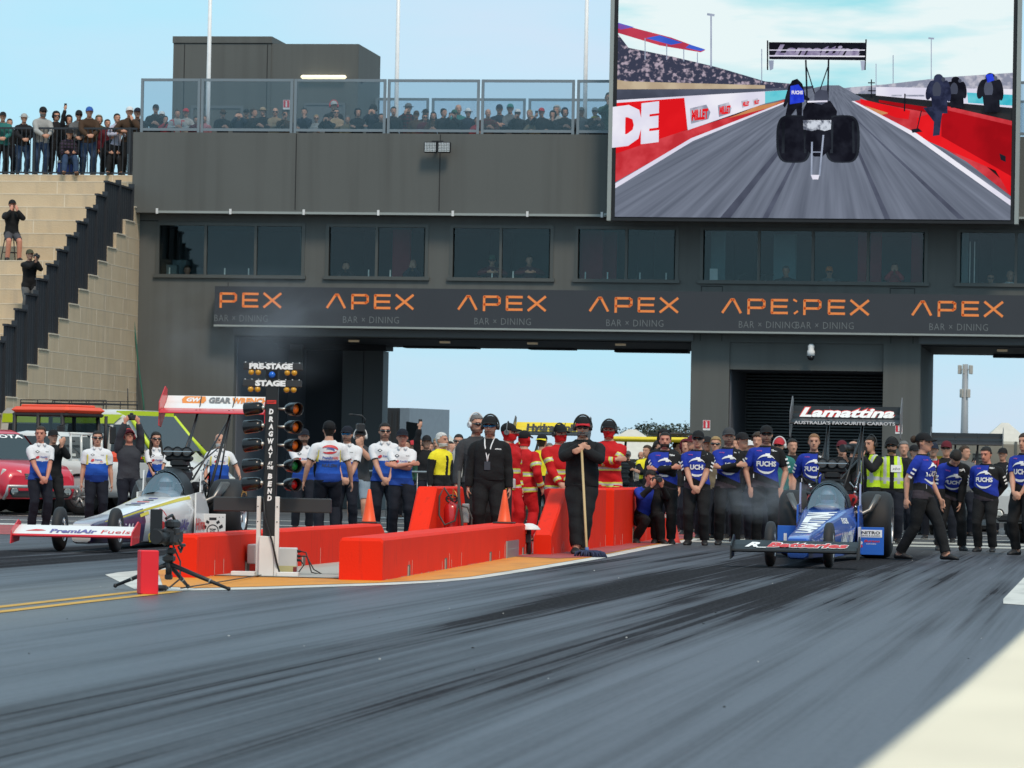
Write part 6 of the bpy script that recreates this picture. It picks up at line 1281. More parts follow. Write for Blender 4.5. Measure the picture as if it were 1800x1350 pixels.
# ================================================================ red walls on the island
def redwall_mat():
    m = mat('red_wall_paint', (.80, .028, .008), .6, spec=.1, vary=.10, scale=1.5, bump=.12, bscale=50); nt = m.node_tree; L = nt.links; b = nt.nodes['Principled BSDF']
    src = b.inputs['Base Color'].links[0].from_socket; tc = nt.nodes['Texture Coordinate']
    mp = node(nt, 'ShaderNodeMapping'); mp.inputs['Scale'].default_value = (6, 6, 1.2); L.new(tc.outputs['Object'], mp.inputs[0])
    n = node(nt, 'ShaderNodeTexNoise'); n.inputs['Scale'].default_value = 2; n.inputs['Detail'].default_value = 6; L.new(mp.outputs[0], n.inputs['Vector'])
    r = node(nt, 'ShaderNodeMapRange'); r.inputs[1].default_value = .58; r.inputs[2].default_value = .78; r.inputs[4].default_value = .55; L.new(n.outputs['Fac'], r.inputs[0])
    x = node(nt, 'ShaderNodeMix', data_type='RGBA'); L.new(r.outputs[0], x.inputs[0]); L.new(src, x.inputs[6]); x.inputs[7].default_value = (.46, .03, .018, 1); L.new(x.outputs[2], b.inputs['Base Color'])
    return m
RW = redwall_mat(); SLOT = mat('drain_slot_shadow', (.16, .13, .11), .8); CHIP = mat('bare_concrete_chip', (.50, .44, .38), .8)
def redwall(label, near, far, width, h, ramp0=0., ramp1=0., low0=0., low1=0., slots=(), extra=None, name='red_wall'):
    """wall block whose right face runs between two ground points; ramps slope the ends, low* is the height left at the end"""
    near, far = Vector((near[0], near[1], 0)), Vector((far[0], far[1], 0)); d = (far-near); L_ = d.length; ang = math.atan2(d.y, d.x)-math.pi/2
    t = thing(name, label, 'wall', near, ang); c = .03
    prof = [(0, 0), (0, low0 if ramp0 else h-c), ((ramp0 if ramp0 else c), h), (L_-(ramp1 if ramp1 else c), h), (L_, low1 if ramp1 else h-c), (L_, 0)]
    b = MB(); rings = []
    def ring(x, ins):
        o = []
        for y, z in prof: o.append(Vector((x, y, z-(ins if z > .05 else 0))))
        return o
    b.loft([ring(-width, .025), ring(-width+.025, 0), ring(-.025, 0), ring(0, .025)], 0, True, False)
    w_ = b.build('wall_body', RW, t)
    for y, hh in slots:
        s = MB(); s.bx(-.02, .004, y-.10, y+.10, .0, hh); s.bx(.004, .006, y-.10, y-.05, .0, hh*.9, 1); s.build('drain_slot', [SLOT, CHIP], t)
    rr = random.Random(len(label)); k = MB()       # chipped paint along the foot and scratches
    for i in range(int(L_*16)):
        y = rr.uniform(0, L_); q = rr.uniform(.01, .035); k.add([(.0035, y-q, 0), (.0035, y+q, 0), (.0035, y+q*.4, rr.uniform(.006, .022)), (.0035, y-q*.5, rr.uniform(.004, .018))], [(0, 1, 2, 3)])
    for i in range(int(L_*.8)):
        y = rr.uniform(0, L_); k.bx(.001, .003, y, y+.008, .02, rr.uniform(.08, .2))
    k.build('chipped_paint', CHIP, t)
    return t
a0, a1 = G(345, 1017), G(590.6, 990.6); dirl = (a1-a0).normalized()
wl_near = a0; wl_far = a0+dirl*(47.9-a0.y)/dirl.y
wl = redwall('low red wall behind the starting light tree with a grey box on its side', wl_near, wl_far, .27, .425, 0, .7, 0, .12, [(2.3, .13), (5.2, .13), (8, .12)])
b0, b1 = G(672, 1022), G(935, 974)
wr_ = redwall('low red wall along the near lane with three drain slots and a metal plate', b0, b1, .43, .42, 0, .9, 0, .16, [(1.9, .12), (4.9, .13), (9.2, .12), (12.9, .11)])
p = MB(); L_ = (b1-b0).length; p.bx(-.003, .012, L_-3.1, L_-1.75, .005, .22); p.bx(.012, .014, L_-3.1, L_-1.75, .11, .118, 1); p.bx(-.003, .016, L_-3.16, L_-3.1, .005, .22, 1); p.build('metal_plate', [mat('brushed_plate', (.33, .32, .34), .4, metal=.6), LIGHTG], wr_)
h0, h1 = G(968.5, 976), G(1064, 962)
redwall('high red wall with a sloping end behind the man with the broom', h0, h1, .235, .87, 1.55, 0, .265, 0, [(3.2, .28), (7.3, .28)])
j0, j1 = G(1078, 961), G(1152, 949)
redwall('high red wall section the photographer crouches against', j0, j1, .33, .87, 0, .02, 0, .8, [(3.0, .26)])
l0 = S(750, 133); l1 = S(833, 126); l1.x = l0.x-.05
redwall('short high red wall with both ends sloped, an extinguisher against it', (l0.x, l0.y), (l1.x, l0.y+3.9), .27, .87, .9, .7, .12, .1)
# ================================================================ starting light tree
TP = G(472, 1014); KT = 1/177.0
tr = thing('starting_light_tree', 'black drag racing start light pole with amber bulbs and vertical white lettering', 'traffic light', TP, .12)
X_ = lambda px, py: (px-484+.0186*(1014-py))*KT
Z_ = lambda py: (1014-py)*KT
BLKM = mat('black_tree_paint', (.012, .012, .013), .45); WHT = mat('white_enamel', (.72, .71, .68), .45); LETW = mat('letter_white', (.85, .85, .85), .5, vary=0)
b = MB(); b.rbox((0, 0, (Z_(942)+Z_(640))/2), (.125, .11, Z_(640)-Z_(942)), .008); b.build('pole', BLKM, tr)
b = MB(); b.rbox((-.02, 0, Z_(942)/2), (.15, .15, Z_(942)), .006); b.build('base_column', WHT, tr)
for px in (463, 497):
    b = MB(); b.rbox((X_(px, 940)-.0, -.06 if px > 480 else .02, Z_(872)/2), (.042, .05, Z_(872)), .004); b.build('post', WHT, tr)
    b = MB()
    for z in (.55, .70): b.cyl((X_(px, 940), -.09, z), (X_(px, 940), -.083, z), .007, n=8)
    b.build('post_bolt', mat('dark_bolt', (.08, .08, .08), .4, metal=.6), tr)
b = MB(); b.rbox((X_(484, 887), .13, Z_(887)), (1.18, .09, .145), .01); b.build('guard_beam', mat('black_beam', (.028, .028, .030), .5), tr)
for py, s, w_, px in ((642.5, 'PRE-STAGE', .435, 475), (672.5, 'STAGE', .305, 475)):
    b = MB(); b.rbox((X_(478, py), -.03, Z_(py)), (.59, .05, .068), .006); q = b.build('sign_bar', mat('bar_grey', (.03, .031, .034), .5), tr)
    b = MB(); put_text(b, s, (X_(px, py), -.062, Z_(py)-.024), EXv, EZv, .052, w_, 0, .07, 0, 1, True); b.build('lettering', LETW, q)
    b = MB()
    for i in range(9):
        x = -.27+.0675*i; b.cyl((x, -.03, Z_(py)+.034), (x, -.03, Z_(py)+.043), .006, n=6)
    b.build('rivet', LETW, q)
    for dx in (-.215, -.145, .145, .215):
        b = MB(); b.ball((X_(478, py)+dx, -.035, Z_(py)-.060), .030, n=14, k=10); b.lathe([(0, .02), (.03, .02)], (X_(478, py)+dx, -.035, Z_(py)-.04), n=10, m=1); b.build('amber_bulb', [mat('amber_glass', (.62, .30, .02), .15, spec=.6, vary=.1), BLKM], tr)
b = MB(); b.ball((0, -.055, Z_(657.5)), .034, n=16, k=12); b.build('blue_bulb', mat('blue_glass', (.01, .13, .60), .12, spec=.6, vary=.05), tr)
for sx in (-1, 1):
    b = MB(); b.box((0, -.02, Z_(657.5)), (.10, .07, .075)); b.build('bulb_housing', BLKM, tr); break
# five rows of hooded lamps
AMB = mat('lamp_amber', (.75, .13, .01), .25, vary=0); GRN = mat('lamp_green', (.01, .16, .03), .25, vary=0); RDL = mat('lamp_red', (.40, .005, .005), .25, vary=0); CHR = mat('lamp_socket', (.45, .45, .43), .35, metal=.7)
hoodm = mat('hood_black_gloss', (.008, .008, .009), .25)
for py, lm in ((717, AMB), (748.5, AMB), (781, AMB), (817, GRN), (850, RDL)):
    z = Z_(py)
    for s in (-1, 1):
        ax = Vector((-.93, .25, -.10)) if s < 0 else Vector((.62, -.78, -.03)); ax.normalize()
        base = Vector((s*.135, -.01, z+.003)) if s < 0 else Vector((.185, .02, z+.0))
        b = MB(); b.tube([(s*.06, -.01, z), base], .012, 8, 1)
        b.lathe([(-.045, .025), (-.04, .050), (0, .063), (.05, .064), (.135, .069), (.14, .067), (.138, .062), (.08, .060), (.05, .058)], base, ax, 20, 0, cap=False); b.lathe([(-.047, .001), (-.045, .022)], base, ax, 20, 0)
        b.lathe([(-.075, .016), (-.05, .024), (-.04, .024)], base, ax, 12, 1); q = b.build('lamp_hood', [hoodm, CHR], tr)
        b = MB(); b.lathe([(.055, .058), (.075, .052), (.092, .034), (.098, .004)], base, ax, 16); b.build('lens', lm, q)
b = MB(); b.box((0, -.058, Z_(705.5)), (.095, .006, .036)); q = b.build('emblem', mat('emblem_red', (.65, .03, .02), .5), tr)
b = MB(); b.add([(-.045, -.0625, Z_(705)-.002), (.045, -.0625, Z_(705)+.004), (.02, -.0625, Z_(705)-.006), (-.045, -.0625, Z_(705)-.006)], [(3, 2, 1, 0)]); b.build('emblem_mark', BLKM, q)
b = MB()
py = 722
for ch, dy in (('D', 13), ('R', 13), ('A', 12.5), ('G', 12.5), ('W', 12), ('A', 12), ('Y', 14), ('AT', 7.5), ('THE', 15), ('B', 13), ('E', 12.5), ('N', 12), ('D', 12)):
    h_ = .050 if len(ch) == 1 else .030
    wl_ = {'W': .062, 'AT': .05, 'THE': .062}.get(ch, .046); put_text(b, ch, (.0, -.0585, Z_(py)-h_*.5), EXv, EZv, h_, wl_, 0, .06, .12, 1, True); py += dy+.3
b.build('lettering', LETW, tr)
for px0, px1, py in ((419, 461, 1012), (500, 538, 1014)):
    b = MB(); b.rbox((X_((px0+px1)/2, py), -.05, .028), ((px1-px0)*KT, .14, .05), .005); b.build('base_foot', WHT, tr)
jb = thing('junction_box', 'grey white electrical box with a row of plugs at the foot of the light tree', 'box', G(505, 1010), .12)
b = MB(); b.rbox((0, .04, .14), (.19, .12, .27), .008); b.bx(-.095, .095, -.022, -.02, .01, .09, 1); b.build('cabinet', [mat('cabinet_white', (.62, .64, .62), .5), mat('warning_sticker', (.52, .50, .25), .5)], jb)
b = MB()
for z in (.24, .19, .15): b.cyl((.095, .02, z), (.13, .02, z), .016, n=10)
b.build('plug', BLKP, jb); b = MB(); b.bx(.06, .096, -.024, .0, .01, .08); b.build('red_cover', mat('dull_red', (.20, .03, .03), .5), jb)
o = Vector(jb.location); cb = MB()
def cable(pts, r=.007): cb.tube(pts, r, 6)
w0 = o
cable([w0+Vector(q) for q in ((.13, .02, .24), (.19, .0, .23), (.22, -.02, .15), (.26, -.04, .03), (.34, -.02, .012), (.52, -.05, .012))]); cable([w0+Vector(q) for q in ((.13, .02, .19), (.2, -.01, .19), (.28, -.03, .06), (.37, -.03, .012), (.55, -.03, .012))]); cable([w0+Vector(q) for q in ((.13, .02, .15), (.17, .0, .1), (.13, -.05, .03), (.08, -.1, .012), (-.05, -.16, .012), (-.2, -.15, .012), (-.24, -.16, .1), (-.2, -.17, .3), (-.19, -.13, .42))])
cable([TP+Vector(q) for q in ((-.05, -.07, .8), (-.03, -.09, .6), (.05, -.09, .35), (.1, -.1, .15), (.12, -.05, .05))], .010)
g2 = G(318, 1040); cable([TP+Vector((-.05, -.12, .02)), TP.lerp(g2, .4)+Vector((0, 0, .03)), TP.lerp(g2, .8)+Vector((0, .05, .03)), g2+Vector((0, 0, .03))], .006)
tag(cb.build('cable', mat('black_cable', (.012, .012, .012), .5)), 'black cables looping over the concrete around the light tree', 'cable')
# grey box on the low wall with its plug
nb = thing('power_box', 'pale pink grey box mounted on the side of the low red wall', 'box', wl_near+dirl*2.45+Vector((.03, 0, .2)), math.atan2(dirl.y, dirl.x)-math.pi/2)
b = MB(); b.rbox((.045, 0, 0), (.09, .62, .20), .01); b.build('cabinet', mat('pinkish_plastic', (.55, .45, .42), .5), nb)
b = MB(); b.rbox((.10, .42, -.005), (.09, .14, .09), .015); b.build('plug_socket', WHT, nb); b = MB(); b.tube([(.10, .44, -.05), (.10, .46, -.10), (.12, .6, -.14), (.16, .9, -.19)], .008, 6); b.build('plug_lead', BLKP, nb)
# ================================================================ trackside camera on a low tripod, red foam block
g0 = G(252, 1045)
t = thing('red_foam_block', 'upright bright red block standing at the tip of the orange island', 'block', g0+Vector((.02, .06, 0)), .45); b = MB(); b.rbox((0, 0, .187), (.155, .15, .372), .008); b.build('block', mat('red_foam', (.80, .012, .025), .55, vary=.05), t); b = MB(); b.bx(.0775, .079, -.01, .01, .21, .30); b.build('hand_slot', BLKP, t)
gc = G(296, 1038)
t = thing('trackside_camera', 'black broadcast camera on a low spread tripod beside the red block', 'camera', gc, -.1)
for a_, e in ((200, (-.50, .02)), (-12, (.56, -.02)), (75, (.06, .34))):
    b = MB(); v = Vector((e[0], e[1], .03)); b.tube([(0, 0, .235), v*.55+Vector((0, 0, .105)), v], [.022, .019, .013], 10); b.ball(v, .02, n=8, k=6); q = b.build('tripod_leg', BLKP, t); b = MB(); b.tube([v*.68+Vector((0, 0, .075)), v*.70+Vector((0, 0, .070))], .021, 10); b.build('clamp_ring', LIGHTG, q)
b = MB(); b.cyl((0, 0, .10), (0, 0, .30), .028); b.rbox((0, 0, .28), (.10, .10, .07), .02); b.rbox((.02, 0, .345), (.07, .09, .06), .015); b.rbox((.0, .0, .12), (.06, .06, .05), .01); b.build('tripod_head', BLKP, t)
b = MB(); b.rbox((.0, .05, .47), (.13, .30, .15), .03); b.rbox((.015, .03, .58), (.09, .20, .08), .02); b.rbox((-.06, .15, .50), (.05, .12, .10), .02); b.tube([(.0, .12, .62), (.02, .0, .66), (.0, -.1, .63)], .013, 8); b.rbox((.06, .0, .52), (.04, .12, .06), .01); b.build('camera_body', BLKP, t)
b = MB(); b.lathe([(0, .055), (.08, .058), (.10, .062), (.18, .062)], (-.01, -.1, .47), (-.1, -1, 0), 18); b.rbox((-.075, -.14, .60), (.11, .02, .22), .006); b.rbox((-.02, -.20, .53), (.10, .06, .02), .004); b.build('lens_hood', BLKP, t)
b = MB(); b.tube([(.05, .1, .38), (.10, .02, .34), (.14, -.06, .38), (.12, -.10, .45)], .012, 8); b.tube([(-.04, .2, .40), (.02, .24, .25), (.05, .16, .1), (.03, -.05, .03)], .008, 6); b.rbox((.15, -.08, .40), (.03, .10, .03), .008); b.build('control_cable', BLKP, t)
b = MB(); b.rbox((-.03, -.12, .025), (.13, .10, .05), .02); b.build('battery_pack', BLKP, t)
# ================================================================ cones
def cone(px, py_base, s, label, hpx, base_z):
    pos = S(px, s); t = thing('traffic_cone', label, 'cone', (pos.x, pos.y, base_z), 0, 'orange cones on the low red walls'); h = hpx/s
    b = MB(); b.lathe([(.018, h*.225), (.03, h*.20), (h*.5, h*.125), (h*.98, h*.045), (h, h*.03)], n=24); b.build('cone_body', mat('cone_orange', (.85, .09, .01), .45, vary=.06), t)
    b = MB(); b.rbox((0, 0, .009), (h*.62, h*.62, .02), .008); b.build('rubber_base', BLKP, t)
cone(650, 920, 143, 'orange traffic cone on the end of the low wall behind the light tree', 60, .426)
cone(888, 925, 136, 'orange traffic cone on the low wall in front of the firefighters', 59, .421)
pos = S(1178, 110); t = thing('traffic_cone', 'tall red cone with white bands and a white printed panel behind the crouching photographer', 'cone', pos)
b = MB(); b.lathe([(.0, .20), (.04, .17), (.30, .115), (.52, .05), (.58, .03)], n=24); b.build('cone_body', mat('cone_red', (.70, .05, .03), .45), t)
for z0, z1 in ((.40, .46), (.48, .53), (.55, .585)): b = MB(); b.lathe([(z0, .115-(z0-.30)*.295+.004), (z1, .115-(z1-.30)*.295+.004)], n=24, cap=False); b.build('white_band', WHT, t)
b = MB(); b.rbox((0.02, -.16, .22), (.07, .012, .16), .004); b.build('printed_panel', mat('panel_white', (.68, .66, .66), .5), t)
# ================================================================ extinguisher with hose
pos = S(788, 130.5); t = thing('fire_extinguisher', 'large red fire extinguisher with hoses hung on the short red wall', 'fire extinguisher', (l0.x+.17, pos.y, .24), .1)
b = MB(); b.lathe([(.0, .095), (.02, .105), (.33, .105), (.39, .085), (.42, .04), (.44, .035)], n=20); b.build('cylinder', mat('extinguisher_red', (.50, .012, .012), .3, coat=.5), t)
b = MB(); b.tube([(.075*math.cos(a), 0, .47+.05*math.sin(a)) for a in [2*math.pi*i/16 for i in range(17)]], .013, 8); b.cyl((0, 0, .42), (0, 0, .47), .02); b.tube([(-.07, 0, .47), (.07, 0, .47)], .01, 6); b.build('hand_wheel', BLKP, t)
b = MB(); b.tube([(.03, -.10, .43), (-.10, -.12, .62), (-.16, -.12, .50), (-.16, -.12, .25), (-.08, -.13, .12), (.06, -.13, .18), (.10, -.12, .42), (.09, -.10, .62)], .013, 8); b.tube([(.10, -.1, .85), (.10, -.12, .5), (.15, -.12, .2), (.17, -.1, -.2)], .02, 8); b.tube([(.14, -.1, .38), (.22, -.08, .36), (.28, -.06, .22), (.26, -.06, -.15)], .012, 8); b.build('hose', mat('hose_rubber', (.06, .055, .05), .6), t)
b = MB(); b.rbox((.19, .0, .28), (.10, .04, .26), .01); b.build('valve_plate', mat('valve_grey', (.35, .34, .33), .4, metal=.5), t); b = MB(); b.tube([(.02, -.12, .48), (.03, -.13, .60), (.06, -.13, .56), (.08, -.13, .5)], .008, 6); b.build('safety_strap', mat('strap_orange', (.8, .35, .08), .5), t)
# white domed lamp at the gap between the walls, pole with two grey boxes beside the official
pos = S(932, 134); t = thing('dome_lamp', 'white domed cover on a short black stand in the gap between the red walls', 'lamp', pos)
b = MB(); b.lathe([(.335, .15), (.345, .15), (.385, .115), (.415, .05), (.42, .005)], n=20); b.build('dome_cover', WHT, t); b = MB(); b.cyl((0, 0, 0), (0, 0, .335), .03); b.rbox((-.02, -.03, .22), (.09, .06, .12), .01); b.build('stand', BLKP, t); b = MB(); b.rbox((-.07, 0, .29), (.07, .05, .05), .01); b.build('amber_marker', mat('amber_marker', (.6, .42, .12), .5), t)
pos = S(896, 124); t = thing('sensor_post', 'dark post with two grey boxes beside the official in black', 'post', pos)
b = MB(); b.rbox((0, 0, .50), (.07, .06, 1.02), .006); b.build('post', BLKP, t)
for dx in (-.062, .062): b = MB(); b.rbox((dx, -.02, .92), (.05, .08, .145), .012); b.build('sensor_box', mat('sensor_grey', (.45, .46, .46), .5), t)
t = thing('white_stick', 'thin white stick held low by the official in black shirt', 'stick', S(834, 128)+Vector((.02, -.12, 0))); b = MB(); b.tube([(0, 0, 0), (.02, .02, .40), (.035, .05, .62)], .011, 8); b.build('stick', WHT, t)
# crowd-control barrier behind the crew
t = thing('crowd_barrier', 'galvanised metal crowd barrier in front of the watching crowd', 'barrier', S(770, 92))
b = MB()
for z in (.15, 1.05): b.tube([(-1.6, 0, z), (2.2, 0, z)], .02, 8)
for x in [-1.6+.2*i for i in range(20)]: b.tube([(x, 0, .15), (x, 0, 1.05)], .009, 6)
b.tube([(-1.6, 0, 0), (-1.6, 0, 1.05)], .02, 8); b.tube([(.6, 0, 0), (.6, 0, 1.05)], .02, 8); b.build('barrier_frame', mat('galvanised', (.35, .36, .36), .4, metal=.7), t)
# ================================================================ dragsters (nose toward the camera; y = 0 at the front axle, +y to the rear)
TYRE = mat('slick_rubber', (.016, .016, .018), .7, vary=.2, scale=3); RIM = mat('rim_alloy', (.5, .5, .52), .3, metal=.8); CARB = mat('black_carbon', (.009, .010, .012), .45, spec=.3); CHROME = mat('polished_metal', (.55, .55, .57), .22, metal=.95); ENGB = mat('engine_black', (.02, .02, .022), .4, metal=.3)
CANG = glassmat('canopy_glass', (.55, .62, .68), .27, .10)
def wheel(parent, x, y, r, w_, name='wheel', spokes=10, letters=None):
    b = MB(); ed = .22*w_ if w_ > .2 else .3*w_
    b.lathe([(-w_/2, r*.55), (-w_/2, r*.80), (-w_/2+ed*.35, r*.94), (-w_/2+ed, r*.995), (0, r), (w_/2-ed, r*.995), (w_/2-ed*.35, r*.94), (w_/2, r*.80), (w_/2, r*.55)], (x, y, r), (1, 0, 0), 40, cap=False)
    o = b.build(name, TYRE, parent)
    b = MB()
    for s in (-1, 1):
        b.lathe([(s*w_*.36, r*.30), (s*w_*.46, r*.57), (s*w_*.5, r*.56)], (x, y, r), (1, 0, 0), 28, cap=False); b.lathe([(s*w_*.2, r*.05), (s*w_*.48, r*.07), (s*w_*.49, r*.04)], (x, y, r), (1, 0, 0), 12)
        for k in range(spokes):
            a = 2*math.pi*k/spokes; b.tube([(x+s*w_*.44, y+math.cos(a)*r*.06, r+math.sin(a)*r*.06), (x+s*w_*.40, y+math.cos(a)*r*.55, r+math.sin(a)*r*.55)], r*.022, 5)
    b.build('rim', RIM, o)
    if letters:
        b = MB(); put_text(b, letters, (x+w_/2+.003, y-.02, r*.40), Vector((0, 1, 0)), EZv, r*.2, r*1.0, 0, .05, center=True, fn=lambda p: Vector((x+w_/2+.004, y+math.sin((p.y-y)/(r*.72))*r*.70, r-math.cos((p.y-y)/(r*.72))*r*.70*-1 if False else r+math.cos((p.y-y)/(r*.72))*r*.66+(p.z-r*.5)*.6))); b.build('tyre_letter', mat('tyre_gold', (.55, .28, .05), .5), o)
    return o
BODY = [ # y, half width low, z low, half width mid, z mid, half width top, z top
 (-.34, .11, .12, .13, .22, .115, .345), (-.26, .12, .10, .15, .23, .125, .365), (0, .13, .10, .165, .26, .13, .39), (1.2, .16, .09, .19, .30, .15, .45), (2.6, .20, .08, .235, .36, .19, .54), (3.7, .25, .07, .30, .41, .235, .60), (4.5, .30, .07, .36, .44, .26, .65), (5.0, .33, .07, .38, .47, .28, .675), (5.7, .35, .07, .39, .49, .31, .70), (6.25, .34, .07, .36, .48, .31, .72)]
def bring(y):
    for a, b in zip(BODY, BODY[1:]):
        if y <= b[0]: t = max(0, (y-a[0])/(b[0]-a[0])); return [lerp(p, q, t) for p, q in zip(a, b)]
    return list(BODY[-1])
def body_side(y, z, off=.005):     # x on the right flank
    _, wl, zl, wm, zm, wt, zt_ = bring(y)
    return (lerp(wl, wm, (z-zl)/(zm-zl)) if z < zm else lerp(wm, wt, min(1, (z-zm)/(zt_-zm))))+off
def squeeze(o):     # set the cockpit, engine and rear axle at their distance behind the front axle
    for q in o.children:
        if q.name.startswith(('rear_wing', 'front_wing', 'front_wheel')): continue
        squeeze_mesh(q.data); squeeze(q)
def squeeze_mesh(me):
    for v in me.vertices:
        y = v.co.y
        if y > 1.2: k = max(0, min(1, (v.co.z-.95)/.85)); v.co.y = (1.2+(y-1.2)*.78)*(1-k)+y*k if v.co.z > .95 and y > 7.1 else 1.2+(y-1.2)*.78
def dragster(label, X, Y, rz, c, group='top fuel dragsters', wingtext=None, nosetext=None):
    t = thing('dragster', label, 'race car', (X, Y, 0), rz, group)
    ms = [c['body'], c['side'], c['front'], c['stripe'], c.get('nose', c['body'])]
    b = MB(); ys = [-.34, -.3, -.26, -.1, 0, .6, 1.2, 1.9, 2.6, 3.2, 3.7, 4.1, 4.5, 5.0, 5.7, 6.25]; rings = []
    for y in ys:
        _, wl, zl, wm, zm, wt, zt_ = bring(y); k = .7
        rings.append([Vector(p) for p in ((-wl*k, y, zl), (wl*k, y, zl), (wl, y, zl+.02), (wm, y, zm), (lerp(wm, wt, .55), y, lerp(zm, zt_, .6)), (wt, y, zt_-.015), (wt*.85, y, zt_), (-wt*.85, y, zt_), (-wt, y, zt_-.015), (-lerp(wm, wt, .55), y, lerp(zm, zt_, .6)), (-wm, y, zm), (-wl, y, zl+.02))])
    b.loft(rings, 0, True, True); n = 12
    for i in range(len(b.f)-2):
        y = ys[i//n]; j = i % n
        if j in (1, 2, 3, 4, 8, 9, 10): b.m[i] = 2 if y < 2.4 else 1
        elif y < 1.1: b.m[i] = 4
    body = b.build('body', ms, t)
    b = MB(); 
    for s in (1, -1):  # stripe along the upper edge
        vs = []; fs = []
        for k, y in enumerate([.3, 1.2, 2.2, 3.2, 4.2, 4.9, 5.6]):
            z = bring(y)[6]-.03; q = .006+.0045*y
            vs += [(s*(body_side(y, z-q, .006)), y, z-q), (s*(body_side(y, z+q*.4, .008)), y, z+q*.4)]
            if k: fs.append((2*k-2, 2*k, 2*k+1, 2*k-1) if s > 0 else (2*k-2, 2*k-1, 2*k+1, 2*k))
        b.add(vs, fs, 0)
        for y0, z0, y1, z1, w_ in ((2.75, .48, 2.95, .12, .035), (2.95, .09, 4.2, .09, .025), (2.85, .47, 2.3, .43, .02)):
            d = Vector((0, y1-y0, z1-z0)).normalized(); nn = Vector((0, -d.z, d.y))*w_; p0, p1 = Vector((0, y0, z0)), Vector((0, y1, z1))
            q = [p0-nn, p1-nn, p1+nn, p0+nn]; q = [Vector((s*body_side(v.y, max(v.z, .08), .007), v.y, max(v.z, .08))) for v in q]; b.add(q, [(0, 1, 2, 3)])
    b.build('stripe', c['stripe'], body)
    # canopy: windscreen, roof hoop, driver's helmet
    can = [(4.75, .22, .65, .08), (4.95, .25, .67, .17), (5.2, .27, .68, .27), (5.5, .28, .69, .335), (5.85, .285, .70, .355), (6.2, .275, .71, .335), (6.45, .24, .71, .28)]
    def crings(lst, g=0): return [[Vector((w_*(1+g)*math.cos(math.pi*i/12)*(1-.22*math.sin(math.pi*i/12)), y, zb0+h*(1+g)*math.sin(math.pi*i/12)**.8)) for i in range(13)] for y, w_, zb0, h in lst]
    b = MB(); b.loft(crings(can[:4]), 0, False, True, closed=False); ws = b.build('windscreen', CANG, t)
    b = MB(); b.loft(crings(can[3:], .02)+crings(can[3:][::-1], -.05), 0, False, True, closed=False); b.loft([[p for p in q] for q in crings([(5.42, .28, .69, .33), (5.5, .29, .69, .345)], .02)], 0, False, True, closed=False); b.build('canopy_roof', c.get('roof', CARB), t)
    b = MB(); b.ball((0, 5.62, .83), (.115, .16, .13), n=16, k=10); b.ball((0, 5.60, .66), (.2, .14, .11)); hm = b.build('driver_helmet', mat('helmet_white', (.55, .56, .58), .3), t)
    b = MB(); b.loft([[Vector((.117*math.cos(a), 5.62-.163*math.sin(a), .83+z)) for a in [math.pi*(.2+.6*i/8) for i in range(9)]] for z in (-.035, .035)], 0, False, True, closed=False); b.build('visor', CARB, hm)
    b = MB(); b.bx(-.27, .27, 5.9, 6.3, .5, .78); b.build('cockpit_tub', ENGB, t)
    # side fins behind the cockpit
    for s in (1, -1):
        b = MB(); b.prism([(6.0, .62), (6.22, .62), (6.16, 1.0), (6.06, 1.02)], Matrix(((0, 1, 0, s*.40-.01), (1, 0, 0, 0), (0, 0, 1, 0), (0, 0, 0, 1))), .02); b.build('side_fin', c['fin'], t)
        # rear flank panel
        b = MB(); b.prism([(5.6, .07), (6.9, .09), (6.7, .50), (6.2, .74), (5.6, .72)], Matrix(((0, 1, 0, s*.405-.012), (1, 0, 0, 0), (0, 0, 1, 0), (0, 0, 0, 1))), .024); b.build('flank_panel', c['side'], t)
        # deflector board in front of each rear tyre
        b = MB(); b.rbox((s*.60, 6.95, .25), (.37, .02, .37), .004); bd = b.build('deflector_board', c['board'], t); bd.location = (-s*.07, -.49, 0)
        if c.get('boardtext'): c['boardtext'](bd, s)
    # engine, blower, injector scoops, headers
    b = MB(); b.rbox((0, 6.75, .62), (.36, .75, .44), .05); b.rbox((0, 6.7, .95), (.27, .6, .20), .05); b.rbox((0, 6.68, 1.13), (.22, .42, .14), .04)
    for k in range(5): b.box((0, 6.45+.12*k, 1.06), (.30, .03, .03))
    en = b.build('engine', ENGB, t)
    b = MB()
    for s in (1, -1):
        b.tube([(s*.26, 6.45, .80), (s*.26, 7.05, .80)], .075, 10); b.tube([(s*.26, 6.46, .70), (s*.26, 7.0, .70)], .05, 8)
    b.build('valve_cover', c['valve'], en)
    b = MB()
    for s in (1, -1):
        for k in range(4): b.tube([(s*.24, 6.5+.17*k, .66), (s*.38, 6.54+.17*k, .60), (s*.50, 6.62+.17*k, .66), (s*.60, 6.74+.17*k, .86)], [.026, .028, .029, .031], 10)
        b.tube([(s*.30, 6.4, .45), (s*.42, 6.6, .35), (s*.45, 7.1, .35)], .022, 8)
    b.build('exhaust_header', mat('header_steel', (.22, .21, .20), .4, metal=.8, vary=.3, scale=8), en)
    b = MB(); b.rbox((0, 6.62, 1.19), (.36, .30, .09), .03); b.rbox((0, 6.60, 1.275), (.42, .22, .12), .05)
    sc_ = b.build('injector_scoop', CARB, t)
    for x in (-.132, 0, .132):
        b = MB(); b.lathe([(0, .066), (-.03, .069), (-.035, .064), (-.012, .056)], (x, 6.475, 1.285), (0, 1, 0), 20, cap=False); b.lathe([(-.012, .056), (-.011, .004)], (x, 6.475, 1.285), (0, 1, 0), 20, 1, cap=False); b.build('scoop_mouth', [CARB, mat('butterfly_dark', (.085, .09, .095), .5)], sc_)
    b = MB(); b.bx(-.20, .20, 6.425, 6.433, 1.279, 1.291); b.build('butterfly_shaft', CHROME, sc_)
    b = MB(); rr = random.Random(4)
